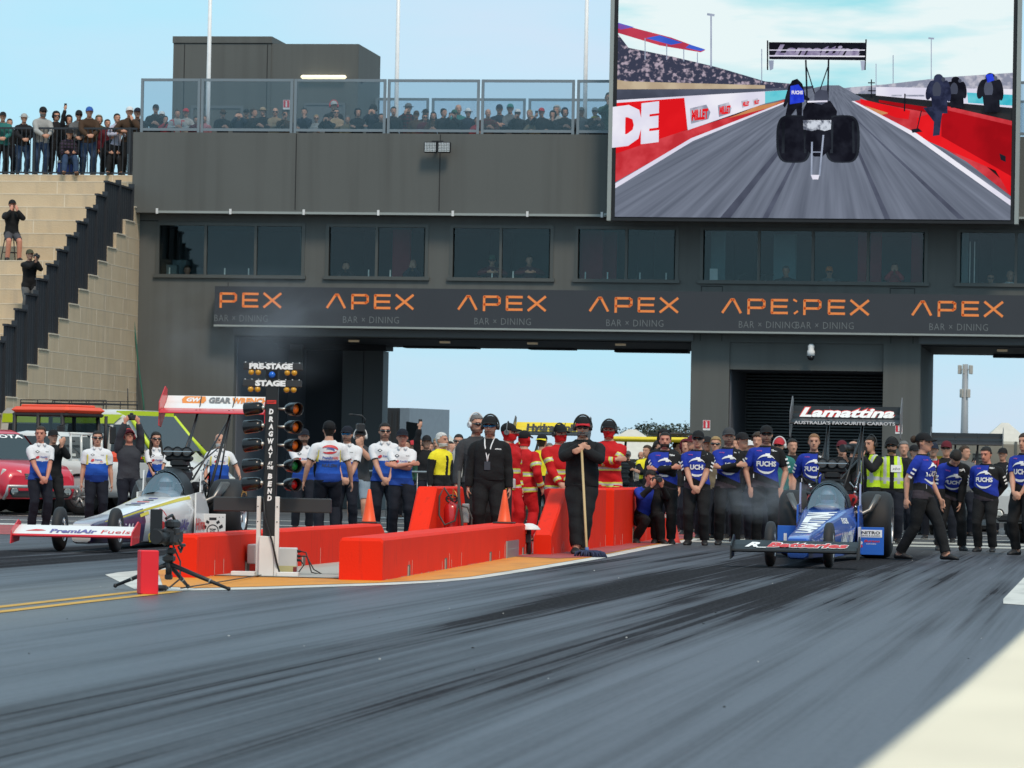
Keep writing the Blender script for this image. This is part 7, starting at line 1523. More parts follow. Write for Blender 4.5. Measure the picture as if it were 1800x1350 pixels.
    for k in range(16):
        x = rr.choice((-1, 1))*rr.uniform(.12, .34); y = rr.uniform(6.2, 7.1); z = rr.uniform(.6, 1.05); b.tube([(x, y, z), (x*1.25, y+rr.uniform(-.1, .1), z+rr.uniform(0, .15)), (x*1.1, y+rr.uniform(-.25, .25), z+rr.uniform(-.2, .2)), (x*.7, y+.2, z)], rr.choice((.010, .014, .018)), 6, rr.choice((0, 0, 1)))
    for k in range(10): b.ball((rr.choice((-1, 1))*rr.uniform(.15, .33), rr.uniform(6.3, 7.0), rr.uniform(.7, 1.0)), .022, 1, 8, 6)
    b.build('fuel_line', [ENGB, CHROME], en)
    # rear axle, tyres, wheelie frame
    b = MB(); b.cyl((-.5, 7.62, .455), (.5, 7.62, .455), .06); b.rbox((0, 7.6, .455), (.3, .36, .36), .08)
    for s in (1, -1): b.tube([(s*.28, 6.2, .2), (s*.30, 7.0, .3), (s*.22, 7.7, .5)], .022, 8); b.tube([(s*.30, 6.3, .8), (s*.28, 7.1, .85), (s*.2, 7.75, .6)], .022, 8)
    b.build('rear_axle', ENGB, t)
    
    # front axle and wheels
    b = MB(); b.cyl((-.34, 0, .275), (.34, 0, .275), .022); b.tube([(-.3, 0, .25), (0, .25, .22), (.3, 0, .25)], .014, 6); b.build('front_axle', ENGB, t)
    for s in (1, -1): wheel(t, s*.355, 0, .275, .115, 'front_wheel', 14)
    # front wing
    b = MB(); sec = [(-.26, .185), (-.27, .20), (-.25, .222), (-.10, .275), (.08, .325), (.09, .318), (-.08, .255)]
    b.loft([[Vector((x, -.55+y, z)) for y, z in sec] for x in (-.75, .75)], 0, True, False)
    for i in range(len(sec)):
        if i in (0, 1, 6): b.m[i] = 1
    fw = b.build('front_wing', [c['fwing'], c['fedge']], t)
    for s in (1, -1):
        b = MB(); b.prism([(-.90, .10), (-.48, .13), (-.40, .36), (-.52, .39), (-.86, .26)], Matrix(((0, 1, 0, s*.755-.008), (1, 0, 0, 0), (0, 0, 1, 0), (0, 0, 0, 1))), .016); b.build('end_plate', c['fend'], fw)
    if nosetext: nosetext(fw)
    # rear wing on struts
    rw = MB()
    def foil(y, z, ch, th, tilt, m): # one element
        s_ = [(-.5, 0), (-.46, .35), (-.2, .5), (.5, 0), (.45, -.15), (-.2, -.4), (-.46, -.3)]; ct, st = math.cos(tilt), math.sin(tilt)
        rw.loft([[Vector((x, y+a*ch*ct-b_*th*st, z+a*ch*st+b_*th*ct)) for a, b_ in s_] for x in (-.765, .765)], m, True, False)
    foil(7.72, 1.885, .34, .04, R(13), 1); foil(7.97, 1.955, .15, .025, R(34), 0); foil(8.11, 2.045, .17, .025, R(48), 0)
    wg = rw.build('rear_wing', [c['wing'], c['wedge']], t)
    for s in (1, -1):
        b = MB(); b.prism([(7.62, 1.66), (7.76, 1.64), (8.10, 1.88), (8.16, 2.20), (8.02, 2.24), (7.62, 2.0)], Matrix(((0, 1, 0, s*.775-.006), (1, 0, 0, 0), (0, 0, 1, 0), (0, 0, 0, 1))), .012); b.build('end_plate', c['wend'], wg)
    if wingtext: wingtext(wg)
    b = MB()
    for s in (1, -1):
        b.tube([(s*.24, 7.55, .55), (s*.24, 7.78, 1.85)], .022, 8); b.tube([(s*.24, 7.9, 1.9), (s*.25, 8.08, 2.1)], .008, 6); b.tube([(s*.24, 7.78, 1.80), (s*.10, 7.2, .9)], .014, 8); b.tube([(s*.24, 7.78, 1.80), (s*.34, 8.0, .8)], .014, 8); b.tube([(s*.24, 7.7, 1.35), (-s*.05, 7.5, .95)], .012, 6)
        b.bx(s*.24-.012, s*.24+.012, 7.68, 8.12, 1.885, 1.90)
    b.build('wing_strut', ENGB, t)
    squeeze(t)
    wheel(t, -.545, 6.21, .458, .45, 'rear_tyre', 8); wheel(t, .545, 6.21, .458, .45, 'rear_tyre', 8, c.get('letters'))
    return t
def ontext(parent, name, mats, fnlist):
    b = MB()
    for f in fnlist: f(b)
    return b.build(name, mats, parent)
LW = mat('letter_white', 0); LR = mat('letter_red', (.62, .03, .03), .5, vary=0); LK = mat('letter_black', (.02, .02, .022), .5, vary=0); LO = mat('letter_orange', (.75, .26, .05), .5, vary=0); LP = mat('letter_purple', (.12, .10, .30), .5, vary=0); LG = mat('letter_grey', (.16, .165, .17), .5, vary=0)
MAIN = lambda x, z, y=7.553: Vector((x, y, z))
# planes that carry lettering: the upper wing elements and the front wing
U2 = Vector((0, math.cos(R(48)), math.sin(R(48)))); U1 = Vector((0, math.cos(R(34)), math.sin(R(34))))
FW = Vector((0, .17, .05)).normalized()
# --- blue dragster in the near lane
BLU = mat('blue_race_paint', (.030, .115, .52), .28, coat=.6, vary=.08, scale=2); BLU2 = mat('pale_blue_paint', (.12, .22, .62), .3, coat=.5, vary=.1, scale=2)
def rboard(o, s):
    b = MB()
    if s > 0:
        b.bx(.46, .76, 6.936, 6.94, .30, .40, 0); b.bx(.475, .745, 6.932, 6.936, .312, .388, 1)
        put_text(b, 'NITRO', (.485, 6.930, .342), EXv, EZv, .040, .25, 2, .03); put_text(b, 'DRAG & CLASSIC', (.485, 6.930, .316), EXv, EZv, .014, .25, 2, .02)
        put_text(b, 'Burson', (.52, 6.936, .235), EXv, EZv, .032, .21, 3, .03, .25); put_text(b, 'AUTO PARTS', (.55, 6.936, .205), EXv, EZv, .014, .13, 0, .02); b.lathe([(0, .026), (.002, .026)], (.475, 6.935, .225), (0, 1, 0), 14, 0); b.lathe([(0, .022), (.002, .022)], (.48, 6.933, .18), (0, 1, 0), 14, 3)
    else:
        put_text(b, 'L', (-.70, 6.936, .20), EXv, EZv, .13, .1, 0, .06)
    b.build('board_print', [LW, mat('letter_white', 0), LK, LR], o)
right_c = dict(body=BLU, side=BLU, front=BLU, stripe=BLU2, fin=mat('fin_pale', (.35, .40, .62), .4), board=mat('board_blue', (.02, .13, .55), .4, vary=.04), valve=mat('valve_red', (.45, .02, .02), .35, coat=.4), wing=CARB, wedge=CARB, wend=mat('end_plate_grey', (.13, .13, .14), .4), fwing=CARB, fedge=CARB, fend=CARB, boardtext=rboard)
def r_wing(o):
    b = MB(); p = Vector((0, 8.11, 2.045))
    O = p-U2*.085; n = Vector((0, -U2.z, U2.y)) ; n = -n if n.y > 0 else n
    put_text(b, 'Lamattina', Vector((0, 7.94, 1.945)), EXv, Vector((0, .5, .87)), .160, 1.37, 1, .085, .3, center=True); put_text(b, 'Lamattina', Vector((.006, 7.925, 1.953)), EXv, Vector((0, .5, .87)), .148, 1.34, 0, .04, .3, center=True)
    put_text(b, "AUSTRALIA'S FAVOURITE CARROTS", Vector((0, 7.53, 1.838)), EXv, Vector((0, .25, .97)), .046, 1.42, 2, .03, .0, center=True)
    b.build('lettering', [LW, LR, mat('letter_pale_grey', (.45, .45, .47), .5, vary=0)], o)
def r_nose(o):
    b = MB(); O = Vector((0, -.55-.235, .232)); n = Vector((0, -FW.z, FW.y))
    def al(s, x, w_, h, m, bold, k=0, sh=.25): put_text(b, s, O+FW*.06+EXv*x+n*(.004+k), EXv, FW, h*1.9, w_, m, bold, sh)
    al('R', -.60, .17, .095, 0, .05, 0, .4); al('_', -.46, .12, .095, 0, .03); al('Batteries', -.34, .98, .098, 0, .085, .0); al('Batteries', -.333, .965, .090, 1, .04, .004)
    b.build('lettering', [LW, LR], o)
rd_ = dragster('blue top fuel dragster with a black rear wing in the near lane', -3.79, 47.65, R(.0), right_c, wingtext=r_wing, nosetext=r_nose)
b = MB()
def hood(p): # lay lettering on the sloping nose
    y = p.y; return Vector((p.x, y, bring(y)[6]+.006))
v, f = text2d('LAMATTINA', .05, .0)
put_text(b, 'LAMATTINA', (.13, .35, 0), Vector((0, 1, 0)), Vector((-1, 0, 0)), .26, 4.0, 0, .06, 0, fn=lambda p: Vector((p.x*(.6+.16*p.y), p.y, bring(p.y)[6]+.006)))
for s, y, z, w_, h in (('LAMATTINA', 1.0, .20, 1.9, .14), ('LAMATTINA', 3.7, .22, 1.4, .17), ('FUCHS', 3.9, .50, .6, .07)):
    put_text(b, s, (0, y, z), Vector((0, 1, 0)), EZv, h, w_, 0, .05, 0, fn=lambda p: Vector((body_side(p.y, p.z, .006), p.y, p.z)))
ob = b.build('body_lettering', LW, rd_); squeeze_mesh(ob.data)
b = MB(); b.rbox((.415, 5.75, .30), (.02, .42, .28), .004); squeeze_mesh(b.build('scrutineer_panel', mat('panel_white', 0), rd_).data)
# --- white dragster in the far lane
WRP = mat('white_race_paint', (.84, .84, .84), .3, coat=.5, vary=.03); YLP = mat('yellow_race_stripe', (.78, .66, .06), .4, vary=.05); PURP = mat('purple_panel', (.045, .02, .10), .35, coat=.4, vary=.5, scale=6); REDP = mat('red_wing_paint', (.62, .015, .025), .35, coat=.3, vary=.04); WW = mat('white_wing_face', (.76, .75, .74), .4, vary=.03)
def lboard(o, s):
    if s < 0: return
    b = MB(); cx, cz = .61, .235
    b.loft([[Vector((cx+r*math.cos(2*math.pi*i/24), 6.935, cz-.03+r*math.sin(2*math.pi*i/24))) for i in range(24)] for r in (.085, .072)], 0, False, False)
    for sx in (-1, 1): b.add([(cx+sx*.095, 6.934, cz-.01), (cx+sx*.145, 6.934, cz+.02), (cx+sx*.13, 6.934, cz+.06), (cx+sx*.085, 6.934, cz+.03)], [(0, 1, 2, 3) if sx < 0 else (3, 2, 1, 0)]); b.add([(cx+sx*.06, 6.934, cz+.06), (cx+sx*.10, 6.934, cz+.08), (cx+sx*.085, 6.934, cz+.115), (cx+sx*.045, 6.934, cz+.09)], [(0, 1, 2, 3) if sx < 0 else (3, 2, 1, 0)])
    b.bx(cx-.05, cx+.05, 6.934, 6.936, cz+.115, cz+.15); put_text(b, 'TOP', (cx, 6.933, cz-.03), EXv, EZv, .028, .09, 0, .05, .2, center=True); put_text(b, 'FUEL', (cx, 6.933, cz-.065), EXv, EZv, .024, .08, 0, .05, .2, center=True)
    for sx in (.10, .15): b.lathe([(0, .006), (.003, .006)], (cx+sx-.01, 6.934, cz+.155), (0, 1, 0), 8, 0)
    b.build('board_print', LK, o)
left_c = dict(body=WRP, side=WRP, front=PURP, stripe=YLP, fin=WRP, nose=mat('nose_grey_graphic', (.30, .29, .34), .35, coat=.4, vary=.6, scale=5), board=WW, valve=ENGB, wing=WW, wedge=REDP, wend=REDP, fwing=WW, fedge=REDP, fend=REDP, boardtext=lboard, letters='EAGLE')
def l_wing(o):
    b = MB(); p = Vector((0, 8.11, 2.045)); n = Vector((0, -U2.z, U2.y)); n = -n if n.y > 0 else n; O = p-U2*.072+n*.02
    q = [O+EXv*x+U2*z for x, z in ((-.52, -.012), (-.22, -.012), (-.18, .05), (-.20, .13), (-.50, .13), (-.54, .07))]; b.poly(q, 1); put_text(b, 'GW', O+EXv*-.36+U2*.025+n*.004, EXv, U2, .075, .22, 3, .06, .2, center=True)
    put_text(b, 'GEAR', O+EXv*-.14+U2*.005, EXv, U2, .11, .33, 0, .05); put_text(b, 'WRENCH', O+EXv*.20+U2*.005, EXv, U2, .11, .53, 1, .05)
    b.build('lettering', [LG, LO, LW, WW], o)
def l_nose(o):
    b = MB(); O = Vector((0, -.55-.235, .232)); n = Vector((0, -FW.z, FW.y))
    def al(s, x, w_, h, m, bold, sh=.0): put_text(b, s, O+FW*.03+EXv*x+n*.004, EXv, FW, h*1.9, w_, m, bold, sh)
    b.add([O+FW*.05+EXv*x+FW*z+n*.004 for x, z in ((-.62, .03), (-.50, .10), (-.42, .09), (-.36, .05), (-.46, .03))], [(0, 1, 2, 3, 4)], 1); b.f[-1] = b.f[-1][::-1]
    al('PremiAir', -.30, .58, .075, 0, .04); al('Fuels', .34, .36, .075, 1, .0)
    b.build('lettering', [LP, LR], o)
ld_ = dragster('white and yellow top fuel dragster with a red and white wing in the far lane', -12.67, 47.6, R(1.7), left_c, wingtext=l_wing, nosetext=l_nose)
b = MB()
sd_ = lambda p: Vector((.432 if p.y > 5.55 else body_side(p.y, p.z, .006), p.y, p.z))
put_text(b, 'PETER', (0, 5.95, .84), Vector((0, 1, 0)), EZv, .05, .22, 0, .04, fn=lambda p: Vector((.413, p.y+.05, p.z))); put_text(b, 'XIBERRAS', (0, 5.92, .72), Vector((0, 1, 0)), EZv, .045, .28, 0, .04, fn=lambda p: Vector((.434, p.y, p.z)))
put_text(b, 'PremiAir', (0, 4.0, .22), Vector((0, 1, 0)), EZv, .16, 1.3, 1, .03, fn=sd_); put_text(b, 'Hire', (0, 5.5, .22), Vector((0, 1, 0)), EZv, .16, .8, 2, .03, fn=lambda p: Vector((.434, p.y, p.z)))
vv = [sd_(Vector((0, 3.55+.28*math.cos(a), .36+.16*math.sin(a)))) for a in [2*math.pi*i/16 for i in range(16)]]; b.poly(vv, 2)
put_text(b, 'W', (0, 1.3, .20), Vector((0, 1, 0)), EZv, .14, .5, 3, .02, fn=lambda p: Vector((body_side(p.y, p.z, .006), p.y, p.z)))
for i, m in enumerate((0, 1, 2, 0, 1)): b.add([Vector((-.1+.02*i, 2.9+.34*i, bring(2.9+.34*i)[6]+.006)), Vector((.10, 2.9+.34*i, bring(2.9+.34*i)[6]+.006)), Vector((.09, 3.05+.34*i, bring(3.05+.34*i)[6]+.006)), Vector((-.12+.02*i, 3.05+.34*i, bring(3.05+.34*i)[6]+.006))], [(0, 1, 2, 3)], m)
squeeze_mesh(b.build('body_lettering', [LK, LP, LR, LW], ld_).data)
# --- two more cars waiting behind
def bg_c(wing, edge, body): return dict(body=body, side=body, front=body, stripe=body, fin=body, board=body, valve=ENGB, wing=wing, wedge=edge, wend=mat('end_plate_grey', 0), fwing=wing, fedge=edge, fend=CARB)
YW = mat('yellow_wing', (.80, .60, .02), .4, vary=.04)
def y_wing(o):
    b = MB(); p = Vector((0, 8.11, 2.045)); n = Vector((0, -U2.z, U2.y)); n = -n if n.y > 0 else n
    put_text(b, 'Hydraulink', Vector((0, 7.90, 1.945)), EXv, Vector((0, .5, .87)), .150, 1.05, 0, .06, 0, center=True); b.build('lettering', LK, o)
pY = S(970, 86); dragster('dragster with a yellow wing waiting behind the firefighters', pY.x, pY.y-8.0, math.atan2(-pY.x, pY.y)*.0, bg_c(YW, CARB, mat('black_race_paint', (.015, .015, .017), .3, coat=.4)), wingtext=y_wing)
pK = S(1699, 81); dragster('dragster with a plain black wing waiting behind the stooping crew member', pK.x, pK.y-8.0, 0, bg_c(CARB, CARB, mat('black_race_paint', 0)))
# ================================================================ vehicles behind the far lane
VG = mat('vehicle_glass', (.03, .038, .042), .08, spec=.6, vary=.1, scale=1.); CARW = mat('car_white', (.62, .62, .60), .3, coat=.5, vary=.04); CARR = mat('car_red', (.60, .02, .045), .3, coat=.5, vary=.05); LIMEV = mat('ambulance_lime', (.55, .70, .03), .4, vary=.04); TRIM = mat('black_trim', (.018, .018, .02), .6); LAMPG = mat('headlamp_glass', (.60, .60, .56), .12, spec=.6, vary=.3, scale=12); SILVP = mat('silver_paint', (.38, .38, .38), .35, metal=.5)
def carwheel(t, x, y, r=.38, w_=.26):
    b = MB(); b.lathe([(-w_/2, r*.62), (-w_/2, r*.9), (-w_/2+.04, r), (w_/2-.04, r), (w_/2, r*.9), (w_/2, r*.62)], (x, y, r), (1, 0, 0), 28, cap=False); o = b.build('wheel', TYRE, t)
    b = MB(); s = 1 if x > 0 else -1; b.lathe([(s*w_*.2, .06), (s*w_*.46, r*.62), (s*w_*.3, r*.64)], (x, y, r), (1, 0, 0), 20, cap=False)
    for k in range(6): a = k*math.pi/3; b.tube([(x+s*w_*.40, y, r), (x+s*w_*.42, y+math.cos(a)*r*.6, r+math.sin(a)*r*.6)], .028, 6)
    b.build('rim', SILVP, o)
def ute(label, pos, rz, paint, rack=False, bar=False):
    """dual cab pickup: nose toward -y, length about 5.2 m"""
    t = thing('pickup_truck', label, 'pickup', pos, rz); hw = .88
    def sec(y, zs, ws): return [Vector((-w_, y, z)) for z, w_ in zip(zs, ws)]+[Vector((w_, y, z)) for z, w_ in list(zip(zs, ws))[::-1]]
    b = MB(); b.loft([sec(y, zs, ws) for y, zs, ws in ((-2.62, (.42, .55, .70, .82), (.66, .74, .72, .62)), (-2.52, (.36, .55, .80, .93), (.76, .82, .80, .70)), (-2.25, (.34, .55, .86, 1.02), (.80, .87, .86, .76)), (-1.5, (.34, .55, .92, 1.10), (.82, .89, .88, .80)), (-1.0, (.32, .55, .96, 1.14), (.82, .90, .89, .84)), (1.0, (.32, .55, .98, 1.14), (.82, .90, .89, .85)), (1.05, (.34, .55, .98, 1.14), (.82, .90, .89, .86)), (2.45, (.40, .55, .98, 1.13), (.80, .89, .89, .87)), (2.55, (.44, .6, .98, 1.12), (.78, .86, .87, .86)))], 0, True, True)
    body = b.build('body', paint, t)
    cab = [(-1.18, 1.09, .76, 1.12), (-.45, 1.70, .62, 1.14), (.0, 1.77, .64, 1.14), (.75, 1.75, .64, 1.14), (1.08, 1.14, .80, 1.14)]
    b = MB(); rings = []
    for y, zt_, wt, zb0 in cab: rings.append([Vector((-.86, y if zt_ > 1.2 else y, zb0-.02)), Vector((-wt-.02, y, zt_-.06 if zt_ > 1.2 else zt_)), Vector((-wt+.08, y, zt_)), Vector((wt-.08, y, zt_)), Vector((wt+.02, y, zt_-.06 if zt_ > 1.2 else zt_)), Vector((.86, y, zb0-.02))])
    b.loft(rings, 0, True, True, closed=True); b.build('cab', paint, t)
    g = MB(); g.add([(-.72, -1.13, 1.155), (.72, -1.13, 1.155), (.58, -.51, 1.665), (-.58, -.51, 1.665)], [(0, 1, 2, 3)])
    g.v[-4:] = [(x, y-.018, z+.015) for x, y, z in g.v[-4:]]; g.build('windscreen', VG, t)
    for s in (1, -1):
        g = MB()
        for ya, yb2, yc, yd_ in ((-.93, -.06, -.06, -.42), (.0, .86, .68, .0)): g.add([(s*.862, ya, 1.19), (s*.862, yb2, 1.19), (s*.70, yc, 1.66), (s*.70, yd_, 1.66)], [(0, 1, 2, 3) if s > 0 else (3, 2, 1, 0)])
        g.build('side_window', VG, t)
        b = MB(); b.rbox((s*1.0, -.82, 1.22), (.20, .12, .17), .04); b.build('mirror', paint if not bar else TRIM, t)
        b = MB(); b.rbox((s*.885, -.35, 1.02), (.03, .16, .03), .01); b.rbox((s*.885, .5, 1.02), (.03, .16, .03), .01); b.build('door_handle', TRIM, t)
        b = MB(); b.loft([[Vector((s*xx, yy, zz)) for xx, yy, zz in q] for q in (((.40, -2.575, .79), (.40, -2.50, .93), (.78, -2.42, .955), (.815, -2.38, .82)), ((.42, -2.62, .78), (.42, -2.545, .925), (.79, -2.45, .945), (.825, -2.42, .815)))], 0, True, False); b.build('headlight', LAMPG, t)
        b = MB(); b.lathe([(0, .075), (.02, .08), (.03, .06)], (s*.60, -2.62, .50), (0, -1, 0), 16); b.lathe([(0, .11), (.012, .1)], (s*.60, -2.61, .50), (0, -1, 0), 16, 1); b.build('fog_light', [LAMPG, TRIM], t)
        for y in (-1.62, 1.55):
            b = MB(); b.loft([[Vector((s*(.84 if k else .92), y+rr_*math.cos(a), .38+rr_*math.sin(a))) for a in [math.pi*i/14 for i in range(15)]] for k, rr_ in ((0, .50), (0, .45), (1, .44))], 0, False, True, closed=False); b.build('wheel_arch', TRIM, t)
            carwheel(t, s*.76, y)
        b = MB(); b.rbox((s*.70, 2.56, .92), (.14, .04, .36), .01); b.build('tail_light', mat('tail_red', (.35, .01, .01), .2), t)
    b = MB(); b.rbox((0, -2.605, .80), (.74, .03, .13), .01)
    for k in range(4): b.rbox((0, -2.625, .755+.032*k), (.72, .012, .012), .003, 1)
    b.build('grille', [TRIM, SILVP], t)
    b = MB(); b.rbox((0, -2.60, .44), (1.3, .10, .14), .03, 0); b.build('bumper_intake', TRIM, t)
    g = MB(); g.add([(-.62, 1.055, 1.22), (.62, 1.055, 1.22), (.56, .83, 1.66), (-.56, .83, 1.66)], [(3, 2, 1, 0)]); g.v[-4:] = [(x, y+.02, z) for x, y, z in g.v[-4:]]; g.build('rear_window', VG, t)
    if rack:
        for x in (-.62, -.2, .2, .62): b = MB(); b.tube([(x, 1.16, 1.10), (x, 1.14, 1.72)], .028, 8); b.build('rack_bar', CARW, t)
        b = MB(); b.tube([(-.66, 1.14, 1.72), (.66, 1.14, 1.72)], .03, 8); b.build('rack_bar', CARW, t); b = MB(); b.rbox((-.1, 1.0, 1.70), (.22, .03, .035), .01); b.build('brake_light', mat('tail_red', 0), t)
        b = MB(); b.rbox((.40, 1.085, 1.27), (.18, .004, .06), .002); b.build('window_sticker', LAMPG, t)
    if bar:
        b = MB(); b.tube([(-.80, -2.55, .35), (-.82, -2.72, .45), (-.80, -2.72, .60), (.80, -2.72, .60), (.82, -2.72, .45), (.80, -2.55, .35)], .035, 8); b.build('nudge_bar', SILVP, t)
    return t
pr = S(72, 86); red_t = ute('red pickup truck facing the track behind the crew at the left edge', pr+Vector((-1.74, 1.93, 0)), R(42), CARR, bar=True)
b = MB(); put_text(b, 'TOYOTA', (-.55, 0, 0), EXv, Vector((0, .77, .63)), .11, 1.1, 0, .03, fn=lambda p: Vector((p.x, -.62+p.y-.02, 1.585+p.z+.012))); b.build('windscreen_lettering', LW, red_t)
pw = S(250, 83); ute('white dual cab pickup truck seen from behind with a ladder rack, left of the tractor', pw+Vector((-2.44, .75, 0)), R(-107), CARW, rack=True)
pv = S(1800, 100); ute('white pickup truck cut off by the right edge behind the crew', pv+Vector((1.35, 1.8, 0)), R(-28), CARW)
# --- ambulance
pa = S(232, 78); am = thing('ambulance', 'white and lime ambulance van with dark side windows parked by the terrace', 'ambulance', pa+Vector((-.5, .6, 0)), R(66)); am.scale = (.95, 1, .935)
hw = 1.0
b = MB()
def asec(y, w0, zb0, zt_, wt): return [Vector((-w0*.96, y, zb0)), Vector((-w0, y, zb0+.3)), Vector((-w0, y, min(1.35, zt_-.15))), Vector((-wt, y, zt_-.10)), Vector((-wt+.14, y, zt_)), Vector((wt-.14, y, zt_)), Vector((wt, y, zt_-.10)), Vector((w0, y, min(1.35, zt_-.15))), Vector((w0, y, zb0+.3)), Vector((w0*.96, y, zb0))]
b.loft([asec(*q) for q in ((-2.75, .80, .42, .92, .70), (-2.6, .92, .36, 1.10, .82), (-1.95, .99, .34, 1.32, .88), (-1.80, 1.0, .34, 1.42, .86), (-.95, 1.0, .34, 2.38, .80), (-.6, 1.0, .34, 2.48, .84), (2.7, 1.0, .34, 2.50, .86), (2.78, .97, .4, 2.44, .83))], 0, True, True)
b.build('body', CARW, am)
g = MB(); g.add([(-.84, -1.74, 1.50), (.84, -1.74, 1.50), (.76, -1.0, 2.32), (-.76, -1.0, 2.32)], [(0, 1, 2, 3)]); g.v[-4:] = [(x, y-.025, z+.02) for x, y, z in g.v[-4:]]; g.build('windscreen', VG, am)
b = MB(); b.bx(-.80, .80, -1.0, -.55, 2.30, 2.45) ; b.build('roof_band', LIMEV, am)
for s in (1, -1):
    g = MB()
    for y0, y1, z0, z1, i in ((-1.55, -.55, 1.42, 2.12, .55), (-.45, .75, 1.42, 2.12, 0), (.85, 2.5, 1.42, 2.12, 0)):
        q = [(s*1.004, y0, z0), (s*1.004, y1, z0), (s*.905, y1, z1), (s*.905, y0+i, z1)]; g.add(q, [(0, 1, 2, 3) if s > 0 else (3, 2, 1, 0)])
    so2 = g.build('side_window', VG, am)
    if s > 0:
        b = MB(); put_text(b, 'Ambulance Service', (0, .95, 1.80), Vector((0, 1, 0)), EZv, .13, 1.5, 0, .02, fn=lambda p: Vector((1.010-(p.z-1.42)*.1414, p.y, p.z))); put_text(b, 'Australia', (0, 1.25, 1.58), Vector((0, 1, 0)), EZv, .12, .9, 0, .02, fn=lambda p: Vector((1.010-(p.z-1.42)*.1414, p.y, p.z))); b.build('lettering', mat('lime_letters', (.45, .48, .06), .5), so2)
    b = MB(); b.add([(s*1.006, -1.9, 1.0), (s*1.006, 2.7, 1.0), (s*1.006, 2.7, 1.36), (s*1.006, -1.7, 1.36)], [(0, 1, 2, 3) if s > 0 else (3, 2, 1, 0)]); b.add([(s*.905, -.55, 2.14), (s*.905, 2.7, 2.14), (s*.875, 2.7, 2.36), (s*.875, -.8, 2.36)], [(0, 1, 2, 3) if s > 0 else (3, 2, 1, 0)])
    b.tube([(s*1.0, -1.78, 1.45), (s*.90, -1.35, 1.90), (s*.83, -.98, 2.33)], .06, 8); b.build('lime_panel', LIMEV, am)
    b = MB(); b.rbox((s*1.12, -1.5, 1.55), (.16, .12, .30), .03); b.build('mirror', TRIM, am)
    b = MB(); b.rbox((s*.72, -2.66, .82), (.36, .14, .20), .04); b.build('headlight', LAMPG, am)
    for y in (-1.75, 1.75): carwheel(am, s*.86, y, .36, .24)
b = MB(); b.rbox((0, -2.72, .62), (1.2, .08, .20), .03); b.build('grille', TRIM, am); b = MB(); b.rbox((.0, -2.73, .90), (.5, .1, .16), .03); b.build('red_badge_panel', mat('amb_red', (.65, .04, .02), .4), am)
b = MB()
for x in (-.6, .6): b.tube([(x, -.1, 2.62), (x, 2.4, 2.62)], .02, 6); b.tube([(x, -.1, 2.70), (x, 2.4, 2.70)], .012, 6)
for y in (-.1, .4, .9, 1.4, 1.9, 2.4): b.tube([(-.6, y, 2.62), (.6, y, 2.62)], .014, 6); b.tube([(.6, y, 2.48), (.6, y, 2.70)], .012, 6); b.tube([(-.6, y, 2.48), (-.6, y, 2.70)], .012, 6)
b.build('roof_rack', TRIM, am)
b = MB(); b.tube([(-.3, -.5, 2.5), (-.3, -.48, 3.0)], .012, 6); b.build('antenna', TRIM, am)
# second emergency vehicle showing at the far left
pz = S(20, 71); a2 = clone(am, pz+Vector((.45, 2.2, 0)), R(80), None, 'second lime and white ambulance showing behind the tractor at the left edge')
# --- tractor with a red roofed cab
pt = S(126, 80); tk = thing('tractor', 'tractor with an orange red cab roof and dark glass behind the pickups', 'tractor', pt, R(66)); tk.scale = (.93,)*3
b = MB(); b.rbox((0, .45, 2.42), (1.45, 1.75, .16), .08); b.rbox((0, .45, 2.52), (1.1, 1.4, .06), .03); b.build('cab_roof', mat('tractor_orange', (.80, .085, .03), .4, vary=.05), tk)
b = MB()
for x in (-.66, .66):
    for y in (-.32, .5, 1.22): b.tube([(x*1.04, y, .95), (x, y+(.0 if y > 0 else .1), 2.34)], .05, 8)
b.rbox((0, .45, 2.31), (1.40, 1.68, .09), .03); b.rbox((0, .45, .95), (1.44, 1.66, .14), .04); b.build('cab_frame', TRIM, tk)
TG = glassmat('tractor_glass', (.35, .42, .44), .06, .03); b = MB(); b.add([(-.64, -.30, 1.02), (.64, -.30, 1.02), (.62, -.22, 2.27), (-.62, -.22, 2.27)], [(0, 1, 2, 3)]); b.add([(.68, -.27, 1.02), (.68, 1.2, 1.02), (.655, 1.2, 2.27), (.655, -.19, 2.27)], [(0, 1, 2, 3)]); b.add([(-.68, -.27, 1.02), (-.68, 1.2, 1.02), (-.655, 1.2, 2.27), (-.655, -.19, 2.27)], [(3, 2, 1, 0)]); b.build('cab_glass', TG, tk)
b = MB(); b.rbox((0, .75, 1.25), (.55, .5, .6), .08); b.rbox((0, .98, 1.7), (.5, .12, .5), .05); b.build('seat', TRIM, tk)
b = MB(); b.rbox((0, -1.15, 1.15), (.72, 1.5, .62), .12); b.rbox((0, -1.92, 1.05), (.6, .1, .5), .05, 1); b.build('bonnet', [MATS['tractor_orange'], TRIM], tk)
for s in (1, -1):
    b = MB(); b.loft([[Vector((s*xx, .75+1.02*math.cos(a), .80+1.0*math.sin(a))) for a in [math.pi*(.1+.75*i/10) for i in range(11)]] for xx in (.72, 1.15)]+[[Vector((s*xx, .75+.98*math.cos(a), .80+.96*math.sin(a))) for a in [math.pi*(.1+.75*i/10) for i in range(11)]] for xx in (1.15, .72)], 0, False, True, closed=False); b.build('mudguard', MATS['tractor_orange'], tk)
    carwheel(tk, s*.95, .75, .80, .42); carwheel(tk, s*.80, -1.45, .5, .32)
    b = MB(); b.tube([(s*.7, -.35, 2.1), (s*.95, -.42, 2.05)], .015, 6); b.rbox((s*.98, -.43, 1.85), (.22, .05, .40), .03); b.build('mirror', TRIM, tk)
b = MB(); b.cyl((.5, -.6, 1.4), (.5, -.6, 2.3), .04); b.build('exhaust_stack', TRIM, tk)
